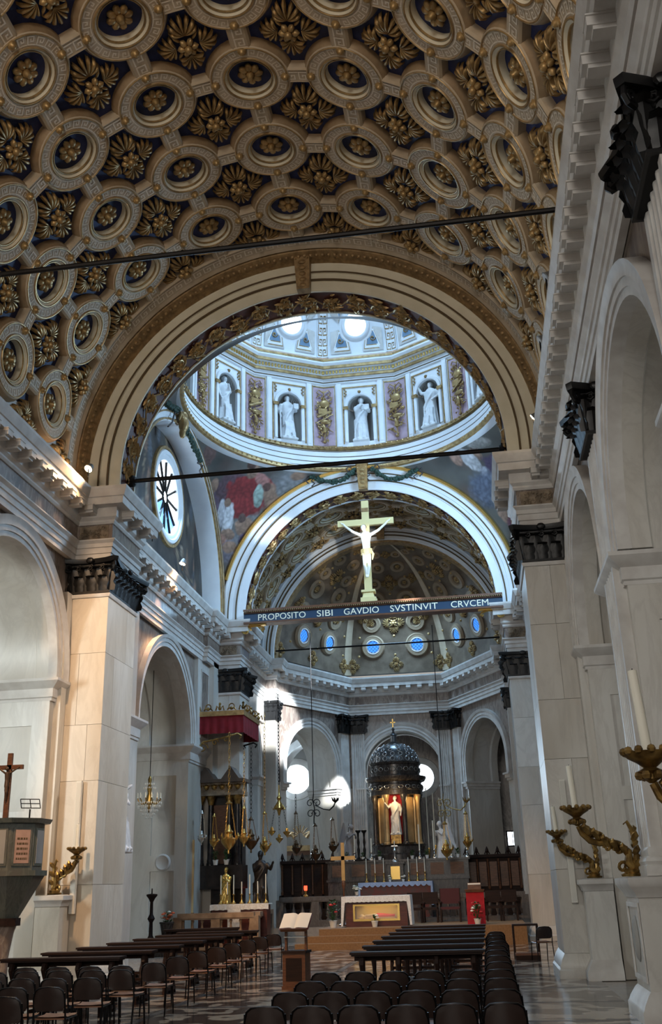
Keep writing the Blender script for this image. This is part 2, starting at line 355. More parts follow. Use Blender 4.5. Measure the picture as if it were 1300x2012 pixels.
# ---- nave walls
ZI = 6.1
def nave_side(s, name, label):
    wl = struct(name, label)
    mp = lambda u, w, z: (s*(5.65+w), u, z)
    cs = [17.75, 11.5, 5.25]
    sp = MB()
    for uc in cs: arch_wall(sp, mp, uc-3.125, uc+3.125, ZI, 8.92, uc, 2.42, ZI+.12, 0, 1.9, 24)
    sp.build('spandrel', M_brown, wl, 0)
    up = MB(); 
    x0, x1 = sorted((s*5.62, s*7.55)); up.box(x0, x1, 2.1, 22.3, 8.92, 11.4); up.build('upper_wall', M_marble, wl, 0)
    for uc in cs:
        a = MB(); arch_band(a, mp, uc, ZI+.12, [(2.25,.1),(2.25,-.10),(2.36,-.10),(2.36,-.13),(2.48,-.13),(2.48,-.16),(2.60,-.16),(2.68,-.20),(2.68,.02),(2.44,.02)], .12, 30)
        a.build('archivolt', M_trim, wl)
        a = MB(); arch_band(a, mp, uc, ZI+.12, [(2.25,.1),(2.25,.38),(2.33,.42),(2.33,1.42),(2.25,1.46),(2.25,1.9),(2.44,1.9),(2.44,.1)], .12, 30)
        a.build('intrados', M_marble, wl)
    for (a, bb) in ((14.0-.0, 15.5), (7.75, 9.25), (20.0, 20.6), (2.1, 3.0)):
        p = MB(); x0, x1 = sorted((s*5.65, s*7.55))
        yb = bb if a < 20 else 22.3
        p.box(x0, x1, a, yb, 0, ZI); pr = p.build('jamb', M_marble, wl, 0)
        # recessed panels framed on the jamb faces
        for fy, dr in ((a, -1), (yb, 1)):
            fr = MB(); t = .035
            xa, xb, xc, xd = s*5.65, s*6.02, s*7.05, s*7.55
            for (q0, q1, z0, z1) in ((xa, xb, 0, 5.62), (xc, xd, 0, 5.62), (xb, xc, 5.1, 5.62), (xb, xc, 3.1, 3.35), (xb, xc, 0, .5)):
                l, h = sorted((q0, q1)); y0, y1 = sorted((fy, fy+dr*t)); fr.box(l, h, y0, y1, z0, z1)
            fr.build('panel_frame', M_marble, pr, 0)
        im = MB(); prof = [(-.1, 5.62), (.04, 5.62), (.04, 5.68), (.07, 5.70), (.07, 5.88), (.12, 5.92), (.20, 5.98), (.24, 6.02), (.24, 6.08), (-.1, 6.1)]
        path = [(7.55, a), (5.65, a), (5.65, yb), (7.55, yb)] if a < 20 else [(7.55, a), (5.65, a), (5.65, 20.44)]
        im.sweep(prof, path, side=-1)
        if s < 0: im.mirror()
        im.build('impost', M_trim, pr)
    # pilasters with black capitals on pedestals
    cap = CAPS['nave']
    for yc, w in ((14.6, 1.0), (8.35, 1.0)):
        rot = Matrix.Rotation(-s*pi/2, 4, 'Z')
        sh = fluted(w, .17, 2.06, 8.1, 5); sh.xf(Matrix.Translation((s*5.66, yc, 0)) @ rot); po = sh.build('pilaster', M_trim, wl, 30)
        put('capital', cap, None, po, (s*5.60, yc, 8.1), (0, 0, -s*pi/2))
        b_ = base_ring(w, .36, 1.72, .36, .09).xf(Matrix.Translation((s*5.66, yc, 0)) @ rot); b_.build('base_moulding', M_trim, po)
        pd = MB(); pw = w/2+.09
        x0, x1 = sorted((s*5.24, s*5.66))
        pd.box(x0, x1, yc-pw, yc+pw, .35, 1.5); pdo = pd.build('pedestal', M_marble, po, 0)
        def ring(prof, nm):
            q = MB().sweep(prof, [(5.66, yc-pw), (5.24, yc-pw), (5.24, yc+pw), (5.66, yc+pw)], side=-1)
            if s < 0: q.mirror()
            q.build(nm, M_trim, po)
        ring([(-.05,0),(.14,0),(.14,.14),(.12,.17),(.10,.22),(.03,.33),(0,.36),(-.05,.36)], 'plinth')
        ring([(-.05,1.46),(.02,1.46),(.04,1.52),(.09,1.58),(.12,1.63),(.12,1.70),(-.05,1.72)], 'pedestal_cap')
        # raised frame with an oval boss on the pedestal's nave face
        fr = MB(); X = 5.235
        for (y0, y1, z0, z1) in ((-pw+.06, -pw+.12, .45, 1.4), (pw-.12, pw-.06, .45, 1.4), (-pw+.12, pw-.12, 1.34, 1.4), (-pw+.12, pw-.12, .45, .51)):
            l, h = sorted((s*X, s*(X-.02))); fr.box(l, h, yc+y0, yc+y1, z0, z1)
        fr.build('panel_frame', M_trim, po, 0)
        ov = MB().lathe([(.0,.05),(.10,.045),(.16,.03),(.19,0)], 18, cap=False); ov.xf(Matrix.Translation((s*X, yc, .95)) @ Matrix.Rotation(-s*pi/2, 4, 'Y') @ Matrix.Diagonal((1.5, 1, 1, 1)))
        ov.build('oval_boss', M_darkwall, po)
    # half pilaster beside the crossing pier
    hp = MB(); x0, x1 = sorted((s*5.5, s*5.68)); hp.box(x0, x1, 20.18, 20.45, .42, 8.1); ho = hp.build('half_pilaster', M_marble2 if s < 0 else M_marble, wl, 0)
    return wl
CAPS = {}
CAPS['nave'] = rect_capital(1.0, .40, .8, 'SEW').mesh('capital', 30); CAPS['nave'].materials.append(M_black)
CAPS['pier'] = rect_capital(.85, 1.85, .8, 'SEWN').mesh('capital', 30); CAPS['pier'].materials.append(M_black)
wallL = nave_side(-1, 'wall_left', 'left nave arcade wall with marble arches and black capitals')
wallR = nave_side(1, 'wall_right', 'right nave arcade wall with grey marble arches and black capitals')
# aisles behind the arcades
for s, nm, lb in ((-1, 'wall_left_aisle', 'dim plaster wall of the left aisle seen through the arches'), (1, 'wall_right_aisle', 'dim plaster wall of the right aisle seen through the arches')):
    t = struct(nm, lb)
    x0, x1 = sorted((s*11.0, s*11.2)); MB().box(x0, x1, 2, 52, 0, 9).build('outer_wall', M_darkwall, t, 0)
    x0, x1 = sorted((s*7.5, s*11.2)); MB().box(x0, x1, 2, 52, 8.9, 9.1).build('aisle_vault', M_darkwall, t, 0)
    MB().box(x0, x1, 1.9, 2.1, 0, 9).build('aisle_light_blocker', M_darkwall, t, 0)  # unseen end wall, added to keep sky light out of the aisle
# ---- crossing piers
def slabs(parent, mp, u0, u1, z0, z1, courses, mtl, rnd, t=.03):
    # facing slabs with open joints; mp(u, w, z)
    zs = [z0]
    for c in courses: zs.append(zs[-1]+c)
    k = (z1-z0)/(zs[-1]-z0); zs = [z0+(z-z0)*k for z in zs]
    for i in range(len(courses)):
        cut = rnd.choice((None, .3, .68, .62)); spans = [(u0, u1)] if cut is None else [(u0, u0+(u1-u0)*cut), (u0+(u1-u0)*cut, u1)]
        for a, bb in spans:
            g = .004; mb = MB(); vs = []
            for z in (zs[i]+g, zs[i+1]-g):
                for (u, w) in ((a+g, 0), (bb-g, 0), (bb-g, -t), (a+g, -t)): vs.append(mp(u, w, z))
            mb.add(vs, [(3,2,1,0),(4,5,6,7),(0,1,5,4),(1,2,6,5),(2,3,7,6),(3,0,4,7)])
            mb.build('marble_slab', mtl, parent, 0)
def crossing_pier(s, y0, y1, xin, xout, label, mtl):
    p = thing('crossing_pier', label, 'pier', (s*(xin+xout)/2, (y0+y1)/2, 0), 0, None, 'structure')
    ox, oy = s*(xin+xout)/2, (y0+y1)/2; hw, hd = (xout-xin)/2, (y1-y0)/2
    MB().box(-hw+.03, hw-.03, -hd+.03, hd-.03, 0, 8.1).build('core', mtl, p, 0)
    rnd = random.Random(int(y0*10)+s)
    slabs(p, lambda u, w, z: (u, -hd+.03+w, z), -hw, hw, .42, 8.0, [1.5, 2.1, 1.2, 1.6, 1.3], mtl, rnd)
    slabs(p, lambda u, w, z: (-s*(hw-.03)-s*(-w), u, z), -hd, hd, .42, 8.0, [1.5, 2.1, 1.2, 1.6, 1.3], mtl, rnd)
    MB().sweep([(-.05,8.0),(.03,8.0),(.05,8.04),(.05,8.08),(-.05,8.1)], [(-hw,-hd),(-hw,hd),(hw,hd),(hw,-hd)], closed=True, side=-1).build('necking', M_trim, p)
    MB().sweep([(-.05,0),(.13,0),(.13,.14),(.10,.18),(.10,.22),(.05,.34),(0,.42),(-.05,.42)], [(-hw,-hd),(-hw,hd),(hw,hd),(hw,-hd)], closed=True, side=-1).build('plinth', mtl, p)
    put('capital', CAPS['pier'], None, p, (0, 0, 8.1), None, (2*hw/.85, 2*hd/1.85, 1))
    return p
pierL = crossing_pier(-1, 20.45, 22.3, 4.65, 5.5, 'tall cream marble pier with black capital at left of the near crossing arch', M_marble2)
pierR = crossing_pier(1, 20.45, 22.3, 4.65, 5.5, 'tall grey marble pier with black capital at right of the near crossing arch', M_marble)
pierL2 = crossing_pier(-1, 32.95, 34.3, 4.6, 5.6, 'marble pier with black capital behind the red canopy', M_marble)
pierR2 = crossing_pier(1, 32.95, 34.3, 4.6, 5.6, 'marble pier with black capital at right of the lettered beam', M_marble)
for s, nm, lb in ((-1, 'wall_left_pier', 'left wall mass behind the near crossing pier'), (1, 'wall_right_pier', 'right wall mass behind the near crossing pier')):
    t = struct(nm, lb)
    x0, x1 = sorted((s*5.5, s*7.5)); MB().box(x0, x1, 20.5, 22.9, 0, 16.5).build('mass', M_marble2 if s < 0 else M_marble, t, 0)
    x0, x1 = sorted((s*4.7, s*5.52)); MB().box(x0, x1, 20.5, 22.25, 8.9, 10.6).build('block', M_marble, t, 0)
    x0, x1 = sorted((s*5.35, s*7.5)); MB().box(x0, x1, 32.3, 34.4, 0, 10.6).build('far_mass', M_marble, t, 0)
    x0, x1 = sorted((s*4.65, s*5.6)); MB().box(x0, x1, 33.0, 34.25, 8.9, 10.6).build('far_block', M_marble, t, 0)
# ---- entablatures
ARCH = [(-.1,8.9),(0,8.9),(0,9.04),(.03,9.05),(.03,9.18),(.06,9.19),(.06,9.28),(.12,9.34),(.12,9.37),(-.1,9.37)]
FRZ = [(-.1,9.36),(.02,9.36),(.02,9.76),(-.1,9.76)]
CORN = [(-.1,9.75),(.05,9.75),(.08,9.80),(.08,9.84),(.14,9.90),(.14,10.13),(.36,10.13),(.37,10.30),(.40,10.31),(.43,10.38),(.47,10.48),(.47,10.54),(-.1,10.60)]
PATHL = [(-5.5,2.1),(-5.5,20.45),(-4.65,20.45),(-4.65,22.3),(-5.5,22.3),(-5.5,31.4),(-5.35,31.4),(-5.35,32.95),(-4.6,32.95),(-4.6,34.3),(-5.1,34.3),(-5.1,39.35),(-4.65,39.35),(-4.65,39.8)]
def path_points(path, step, off):
    # evenly spaced stations along each straight run: (point, unit direction)
    out = []
    for a, c in zip(path, path[1:]):
        a, c = Vector(a), Vector(c); L = (c-a).length
        if L < .5: continue
        n = max(1, int(round((L-.1)/step))); d = (c-a)/L
        for i in range(n): out.append((a+d*(L*(i+.5)/n), d))
    return out
modm = MB().box(-.10,.10,-.30,0,-.14,-.02).box(-.085,.085,-.24,0,-.19,-.14).box(-.12,.12,-.31,0,-.02,0).mesh('modillion', 0); modm.materials.append(M_trim)
def entablature(name, label, path, mir):
    t = tag(thing(name, label, 'cornice'), kind='structure')
    for nm, pr, mt in (('architrave', ARCH, M_trim), ('frieze', FRZ, M_brown), ('cornice', CORN, M_trim)):
        q = MB().sweep(pr, path)
        if mir: q.mirror()
        q.build(nm, mt, t, 20)
    for p, d in path_points(path, .52, 0):
        n = Vector((d.y, -d.x)); x = p.x+n.x*.14; y = p.y+n.y*.14; rz = atan2(n.y, n.x)+pi/2
        if mir: x = -x; rz = -rz
        put('modillion', modm, None, t, (x, y, 10.13), (0, 0, rz))
    return t
entL = entablature('trim_1', 'left marble entablature with modillions running down the nave and crossing', PATHL, False)
entR = entablature('trim_2', 'right marble entablature with modillions running down the nave and crossing', PATHL, True)
APSE = [(-4.75,39.75),(-2.28,44.35),(2.28,44.35),(4.75,39.75)]
entA = entablature('trim_3', 'marble entablature with small modillions round the choir apse', APSE, False)
# carved gilt panels on the friezes of the piers
for s in (-1, 1):
    for (y, xa, xb, e) in ((20.45, 4.72, 5.42, entL if s < 0 else entR), (32.95, 4.7, 5.3, entL if s < 0 else entR)):
        fr = MB(); rnd = random.Random(int(y)+s)
        l, h = sorted((s*xa, s*xb)); fr.box(l, h, y-.035, y-.01, 9.40, 9.72)
        for k in range(34):
            cx, cz = rnd.uniform(l+.05, h-.05), rnd.uniform(9.44, 9.68); a = rnd.uniform(0, 6.28); pts = []
            for q in range(5): aa = a+q*.9; pts.append((cx+.045*cos(aa)*(1-q*.12), y-.04-.01*(q % 2), cz+.045*sin(aa)*(1-q*.12)))
            fr.tube(pts, .011, 4)
        fr.build('carved_frieze_panel', M_relief, e, 30)
# ================================================================== nave vault
RV, ZV = 5.5, 11.0
vault = struct('ceiling', 'coffered barrel vault with gilded rosettes on blue over the nave', 'ceiling')
def cylp(u, v, rho, R=RV): a = u/R; return (rho*sin(a), v, rho*cos(a))
sh = MB(); sh.grid([[(5.66*sin(radians(a)), y, ZV+5.66*cos(radians(a))) for a in range(-96, 97, 4)] for y in (-2, 3, 8, 12, 16, 20.4)]); sh.build('vault_shell', M_blue, vault, 60)
sh = MB(); sh.grid([[(6.1*sin(radians(a)), y, ZV+6.1*cos(radians(a))) for a in range(-96, 97, 6)] for y in (-2, 20.6)]); sh.build('vault_outer_shell', M_darkwall, vault, 60)
def ring_mesh(prof, n=40):
    return MB().grid([[cylp(r*cos(2*pi*j/n), r*sin(2*pi*j/n), rho) for j in range(n)] for r, rho in prof], closed_u=True)
mring = ring_mesh([(.855,5.66),(.845,5.58),(.83,5.565),(.82,5.51),(.795,5.485),(.785,5.455),(.755,5.455),(.745,5.475),(.535,5.475),(.525,5.455),(.49,5.455),(.475,5.475),(.455,5.51),(.43,5.52),(.41,5.655)]).mesh('coffer_ring', 40); mring.materials.append(M_lattice)
mring.materials.append(M_umber); mring.materials.append(M_cream)
for p_ in mring.polygons:
    c_ = p_.center; r_ = sqrt((atan2(c_.x, c_.z)*RV)**2+c_.y**2)
    p_.material_index = 1 if r_ > .80 or .505 < r_ < .53 else 2 if r_ < .49 else 0
mfil = ring_mesh([(.775,5.456),(.77,5.440),(.755,5.440),(.750,5.456)]); mfil.merge(ring_mesh([(.53,5.456),(.525,5.440),(.505,5.440),(.50,5.456)])).merge(ring_mesh([(.445,5.515),(.44,5.49),(.425,5.49),(.42,5.525)])); mfil = mfil.mesh('gold_fillet', 40); mfil.materials.append(M_gold)
KEY = [(.02,.0,.98,.14),(.02,.0,.14,1.0),(.02,.86,.72,1.0),(.60,.36,.72,1.0),(.34,.36,.72,.50),(.34,.36,.46,.68)]
def fret_mesh(n=22):
    mb = MB()
    for i in range(n):
        for (a0, r0, a1, r1) in KEY:
            k = max(2, int(3*(a1-a0))+1); rows = []
            for rr in (r0, r1): rows.append([cylp((.56+.165*rr)*cos(2*pi*(i+a0+(a1-a0)*q/(k-1))/n), (.56+.165*rr)*sin(2*pi*(i+a0+(a1-a0)*q/(k-1))/n), 5.467) for q in range(k)])
            mb.grid(rows)
    return mb
mfret = fret_mesh().mesh('fret', 0, rec=True); mfret.materials.append(M_fret)
# straps between rings: along u and along v
def strap_mesh(along_u, L):
    mb = MB(); w = .15; k = 4
    def P(a, c, rho): return cylp(a, c, rho) if along_u else cylp(c, a, rho)
    rows = []
    for i in range(k+1):
        a = -L/2+L*i/k
        rows.append([P(a, -w-.05, 5.66), P(a, -w-.04, 5.50), P(a, -w, 5.46), P(a, -w+.03, 5.475), P(a, w-.03, 5.475), P(a, w, 5.46), P(a, w+.04, 5.50), P(a, w+.05, 5.66)])
    mb.grid(rows); m = mb.mesh('strap', 40); m.materials.append(M_lattice)
    fb = MB()
    for i in range(2):
        for (a0, r0, a1, r1) in KEY:
            a = -L/2+.04+(L-.08)*(i+a0)/2; c = -L/2+.04+(L-.08)*(i+a1)/2
            fb.grid([[P(a, -.10+.2*r0, 5.467), P(c, -.10+.2*r0, 5.467)], [P(a, -.10+.2*r1, 5.467), P(c, -.10+.2*r1, 5.467)]])
    f = fb.mesh('fret', 0); f.materials.append(M_fret)
    return m, f
mstu, mstuf = strap_mesh(True, 1.92-2*.70); mstv, mstvf = strap_mesh(False, 2.0-2*.70)
mboss = MB().lathe([(.085,0),(.09,-.03),(.06,-.045),(.055,-.075),(.03,-.10),(0,-.105)], 10, (0,0,5.47), cap=False).mesh('boss', 60); mboss.materials.append(M_gold)
def rosette_mb(R=.24, z=5.60, n=8):
    mb = MB()
    for i in range(n):
        a = 2*pi*i/n; c = Vector((cos(a), sin(a), 0)); q = MB().ball((0,0,0), 1, 8, 5, R*.42, R*.33, R*.26)
        mb.merge(q, Matrix.Translation(c*R*.66+Vector((0,0,z))) @ Matrix.Rotation(a, 4, 'Z'))
    mb.lathe([(R*.34, z), (R*.36, z-R*.2), (R*.22, z-R*.42), (R*.2, z-R*.6), (0, z-R*.66)], 8, cap=False)
    return mb
mrose = rosette_mb().mesh('rosette', 50); mrose.materials.append(M_gold)
def palm_mb(L, z, n=7, spread=2.5):
    mb = MB()
    for i in range(n):
        t = i/(n-1)-.5; a = t*spread; l = L*(1-.30*abs(t*2)**1.5); rows = []
        for q in range(7):
            s_ = q/6; rr = l*s_; wd = L*(.02+.105*s_**.8)*(1 if q < 6 else .45); h = z-.06-.08*sin(pi*(.1+.75*s_))
            if q == 6: rr = l*.985; h = z-.03
            c = Vector((sin(a)*rr, cos(a)*rr, h)); d = Vector((cos(a), -sin(a), 0))
            rows.append([c-d*wd+Vector((0,0,.06)), c-d*wd*.4, c+d*wd*.4, c+d*wd+Vector((0,0,.06))])
        mb.grid(rows)
    return mb
def cluster_mb(z=5.63, su=1.0, sv=1.0):
    mb = MB()
    for k, L in ((0, .37), (1, .36), (2, .42), (3, .36)):
        a = k*pi/2; mb.merge(palm_mb(L, z), Matrix.Rotation(a, 4, 'Z') @ Matrix.Translation((0, .23, 0)))
    for i in range(6):
        a = 2*pi*i/6; mb.merge(MB().ball((0,0,0), 1, 6, 4, .09, .065, .07), Matrix.Translation((cos(a)*.12, sin(a)*.12, z-.13)) @ Matrix.Rotation(a, 4, 'Z'))
    mb.ball((0,0,z-.2), .08, 8, 5)
    for k in range(4):
        a = pi/4+k*pi/2; mb.merge(MB().ball((0,0,0), 1, 6, 4, .10, .03, .04), Matrix.Translation((cos(a)*.24, sin(a)*.24, z-.07)) @ Matrix.Rotation(a, 4, 'Z'))
    return mb
mclus = cluster_mb().mesh('palmette_cluster', 50); mclus.materials.append(M_gold)
def coffers(parent, rows, angs, zc, sx=1.0, sy=1.0, cells=None, end_straps=True):
    for iy, y in enumerate(rows):
        for a in angs:
            kw = dict(loc=(0, y, zc), rot=(0, radians(a), 0), scale=(sx, sy, sx))
            r = put('coffer_ring', mring, None, parent, **kw)
            put('gold_fillet', mfil, None, r); put('fret', mfret, None, r)
            put('rosette', mrose, None, parent, **kw)
            for du, dv in ((.70/RV, 0), (-.70/RV, 0), (0, .70), (0, -.70)):
                if a <= -80 and du < 0 or a >= 80 and du > 0: continue
                put('boss', mboss, None, parent, (0, y+dv*sy, zc), (0, radians(a)+du, 0), (sx, sy, sx))
            if a < 80:
                s_ = put('strap', mstu, None, parent, (0, y, zc), (0, radians(a+10), 0), (sx, sy, sx)); put('fret', mstuf, None, s_)
            s_ = put('strap', mstv, None, parent, (0, y+1.0*sy, zc), (0, radians(a), 0), (sx, sy, sx)); put('fret', mstvf, None, s_)
            put('palmette_cluster', mclus, None, parent, (0, y+1.0*sy, zc), (0, radians(a-10), 0), (sx, sy, sx))
coffers(vault, [18.47-2.0*k for k in range(7)], range(-80, 81, 20), ZV)
mpx = lambda u, w, z: (u, w, z)
# end band of the vault beside the crossing arch
def tband(name, mt, prof, parent, zc, n=60, a0=-.15, a1=pi+.15):
    mb = MB(); arch_band(mb, mpx, 0, zc, prof, 0, n, a0, a1); return mb.build(name, mt, parent, 40)
tband('end_band', M_lattice, [(5.66,19.45),(5.52,19.50),(5.46,19.53),(5.475,19.56),(5.475,19.86),(5.46,19.9),(5.44,19.98),(5.52,20.0),(5.66,20.05)], vault, ZV)
fb = MB(); NK = 70
for i in range(NK):
    for (a0, r0, a1, r1) in KEY:
        A0 = -1.75+3.5*(i+a0)/NK; A1 = -1.75+3.5*(i+a1)/NK
        fb.grid([[(5.466*sin(A), 19.60+.22*rr, ZV+5.466*cos(A)) for A in (A0, A1)] for rr in (r0, r1)])
fb.build('fret', M_fret, vault, 0)
tband('gilt_moulding', M_golddull, [(5.60,20.0),(5.42,20.05),(5.34,20.18),(5.34,20.30),(5.30,20.42),(5.60,20.5)], vault, ZV)
eg = MB()
for i in range(120):
    A = -1.7+3.4*(i+.5)/120; eg.ball((5.36*sin(A), 20.16, ZV+5.36*cos(A)), .055, 6, 4)
eg.build('egg_moulding', M_golddull, vault)
# ---- near crossing arch
def crossing_arch(name, label, Y0, Y1, rin, rout, zc, stilt, mface, mgro, msof, seed, lines, key=True, goldlip=True):
    t = tag(thing(name, label, 'arch'), kind='structure')
    mb = MB(); 
    pr = [(rin-.0, Y0+.05), (rin, Y0), ]
    w = rout-rin
    pr = [(rin,Y0+.05),(rin,Y0),(rin+w*.33,Y0),(rin+w*.33,Y0-.03),(rin+w*.60,Y0-.03),(rin+w*.60,Y0-.06),(rout-.06,Y0-.06),(rout,Y0-.10),(rout+.04,Y0-.10),(rout+.04,Y0+.3)]
    arch_band(mb, mpx, 0, zc, pr, stilt, 60); mb.build('archivolt', mface, t, 25)
    for fr in lines:
        g = MB(); r0 = rin+w*fr; arch_band(g, mpx, 0, zc, [(r0-.022, Y0-.075), (r0+.022, Y0-.075), (r0+.022, Y0-.02), (r0-.022, Y0-.02)], stilt, 60); g.build('gilt_line', mgro, t)
    s_ = MB(); arch_band(s_, mpx, 0, zc, [(rin+.03,Y0+.04),(rin+.03,Y1-.05),(rin,Y1-.05),(rin,Y1),(rin+.3,Y1),(rin+.3,Y0+.04)], stilt, 60); s_.build('soffit', msof, t, 25)
    for (ya, yb) in ((Y0+.012, Y0+.06), (Y1-.06, Y1-.005)):
        e = MB(); arch_band(e, mpx, 0, zc, [(rin-.01,ya),(rin-.01,yb),(rin+.1,yb),(rin+.1,ya)], stilt, 60); e.build('soffit_edge', M_white if not goldlip else mface, t, 25)
    # gilt scrollwork on the soffit: winding stem, spirals, leaves
    rnd = random.Random(seed); sc_ = MB(); W2 = (Y1-Y0-.16)/2; ym = (Y0+Y1)/2; L = pi*rin; n = int(L/.62)
    def SP(sx, v, h): a = sx/rin; return Vector((-(rin-h)*cos(a), ym+v, zc+(rin-h)*sin(a)))
    sc_.tube([SP(L*i/(n*6), W2*.55*sin(i/6*pi), .02) for i in range(n*6+1)], .022, 4)
    for i in range(n):
        cs_ = L*(i+.5)/n; sg = 1 if i % 2 else -1
        for q0 in (0, pi):
            pts = [SP(cs_+W2*.52*(1-q/13)*cos(q0+q*.62), -sg*W2*.15+W2*.55*(1-q/13)*sin(q0+q*.62), .02+.02*(q/11)) for q in range(12)]
            sc_.tube(pts, [.026*(1-q/16) for q in range(12)], 4)
        for k in range(44):
            a = rnd.uniform(0, 2*pi); rr = rnd.uniform(.1, .95); l = rnd.uniform(.06, .15)
            c = (cs_+W2*.55*rr*cos(a), W2*.95*rr*sin(a)); d = rnd.uniform(0, 2*pi)
            sc_.grid([[SP(c[0]+cos(d)*l*tt-sin(d)*l*.32*ss*sin(pi*(tt+1)/2), c[1]+sin(d)*l*tt+cos(d)*l*.32*ss*sin(pi*(tt+1)/2), .015+.05*(1-abs(ss))*cos(tt*1.2)) for ss in (-1, 0, 1)] for tt in (-1, -.33, .33, 1)])
    sc_.build('soffit_scrollwork', M_gold, t, 60)
    if key:
        k = MB(); z1 = zc+rout+.1; z0 = zc+rin-.05
        k.taper((0, Y0-.10, z0), (.16, .12), (0, Y0-.16, z1), (.20, .20)); k.box(-.23, .23, Y0-.38, Y0+.05, z1-.02, z1+.07)
        for q in range(5): k.ball((0, Y0-.22-.03*q, z0+.1+.15*q), .06, 8, 5, 1.6, .7, 1)
        for sx in (-1, 1):
            k.tube([(sx*.15, Y0-.25-.09*cos(q*.55)*(1-q/16), z1-.16+.10*sin(q*.55)*(1-q/16)) for q in range(12)], .03, 5)
        k.build('keystone', M_golddull if zc > 10 and Y0 < 30 else M_gold, t, 40)
    return t
A1 = crossing_arch('trim_4', 'near crossing arch with cream face and red soffit of gilt scrolls', 20.5, 21.55, 4.55, 5.34, 11.0, .35, M_cream, M_groove, M_red, 3, (.36, .64))
A2 = crossing_arch('trim_5', 'far crossing arch with white face and gilded soffit behind the crucifix', 32.95, 33.98, 4.42, 5.2, 10.8, .2, M_white, M_groove, M_red, 5, (.42, .78), key=True)
# second thin outer gilding of the far arch
g = MB(); arch_band(g, mpx, 0, 10.8, [(5.2,32.75),(5.2,32.95),(5.33,32.95),(5.33,32.78),(5.27,32.72)], 0, 60, .25, pi-.25); g.build('gilt_edge', M_goldbr, A2)
# ================================================================== crossing: side walls, lunettes, pendentives, dome
YC, ZS = 27.75, 10.8          # centre of the crossing, springing of the pendentives
def paint(me, fn):
    ca = me.color_attributes.new('Col', 'FLOAT_COLOR', 'POINT'); n = len(me.vertices); buf = [0.0]*(4*n)
    for i, v in enumerate(me.vertices):
        c = fn(v.co); buf[4*i:4*i+4] = (c[0], c[1], c[2], 1)
    ca.data.foreach_set('color', buf)
M_fresco = vcol('fresco', .75)
def lerp3(a, b, t): return tuple(a[i]+(b[i]-a[i])*t for i in range(3))
def cloud(p, lo, hi, sc=.6, oct=4):
    v = .5+.5*noise.fractal(Vector(p)*sc, .9, 2.1, oct); return lerp3(lo, hi, min(1, max(0, v)))
def strokes_fn(base, S):
    def fn(p):
        c = base(p)
        for (ctr, U, V, ru, rv, ang, col, soft) in S:
            d = p-ctr
            if abs(d.x)+abs(d.y)+abs(d.z) > 3*(ru+rv): continue
            a, b_ = d.dot(U), d.dot(V); x = a*cos(ang)+b_*sin(ang); y = -a*sin(ang)+b_*cos(ang)
            q = (x/ru)**2+(y/rv)**2+.30*noise.noise(p*5)
            if q < 1: c = lerp3(c, tuple(k*(.55+.9*abs(noise.noise(p*6+Vector((3,1,2))))+.45*(.5+.5*noise.noise(p*13))+.25*y/rv) for k in col), min(1, (1-q)/soft))
        return c
    return fn
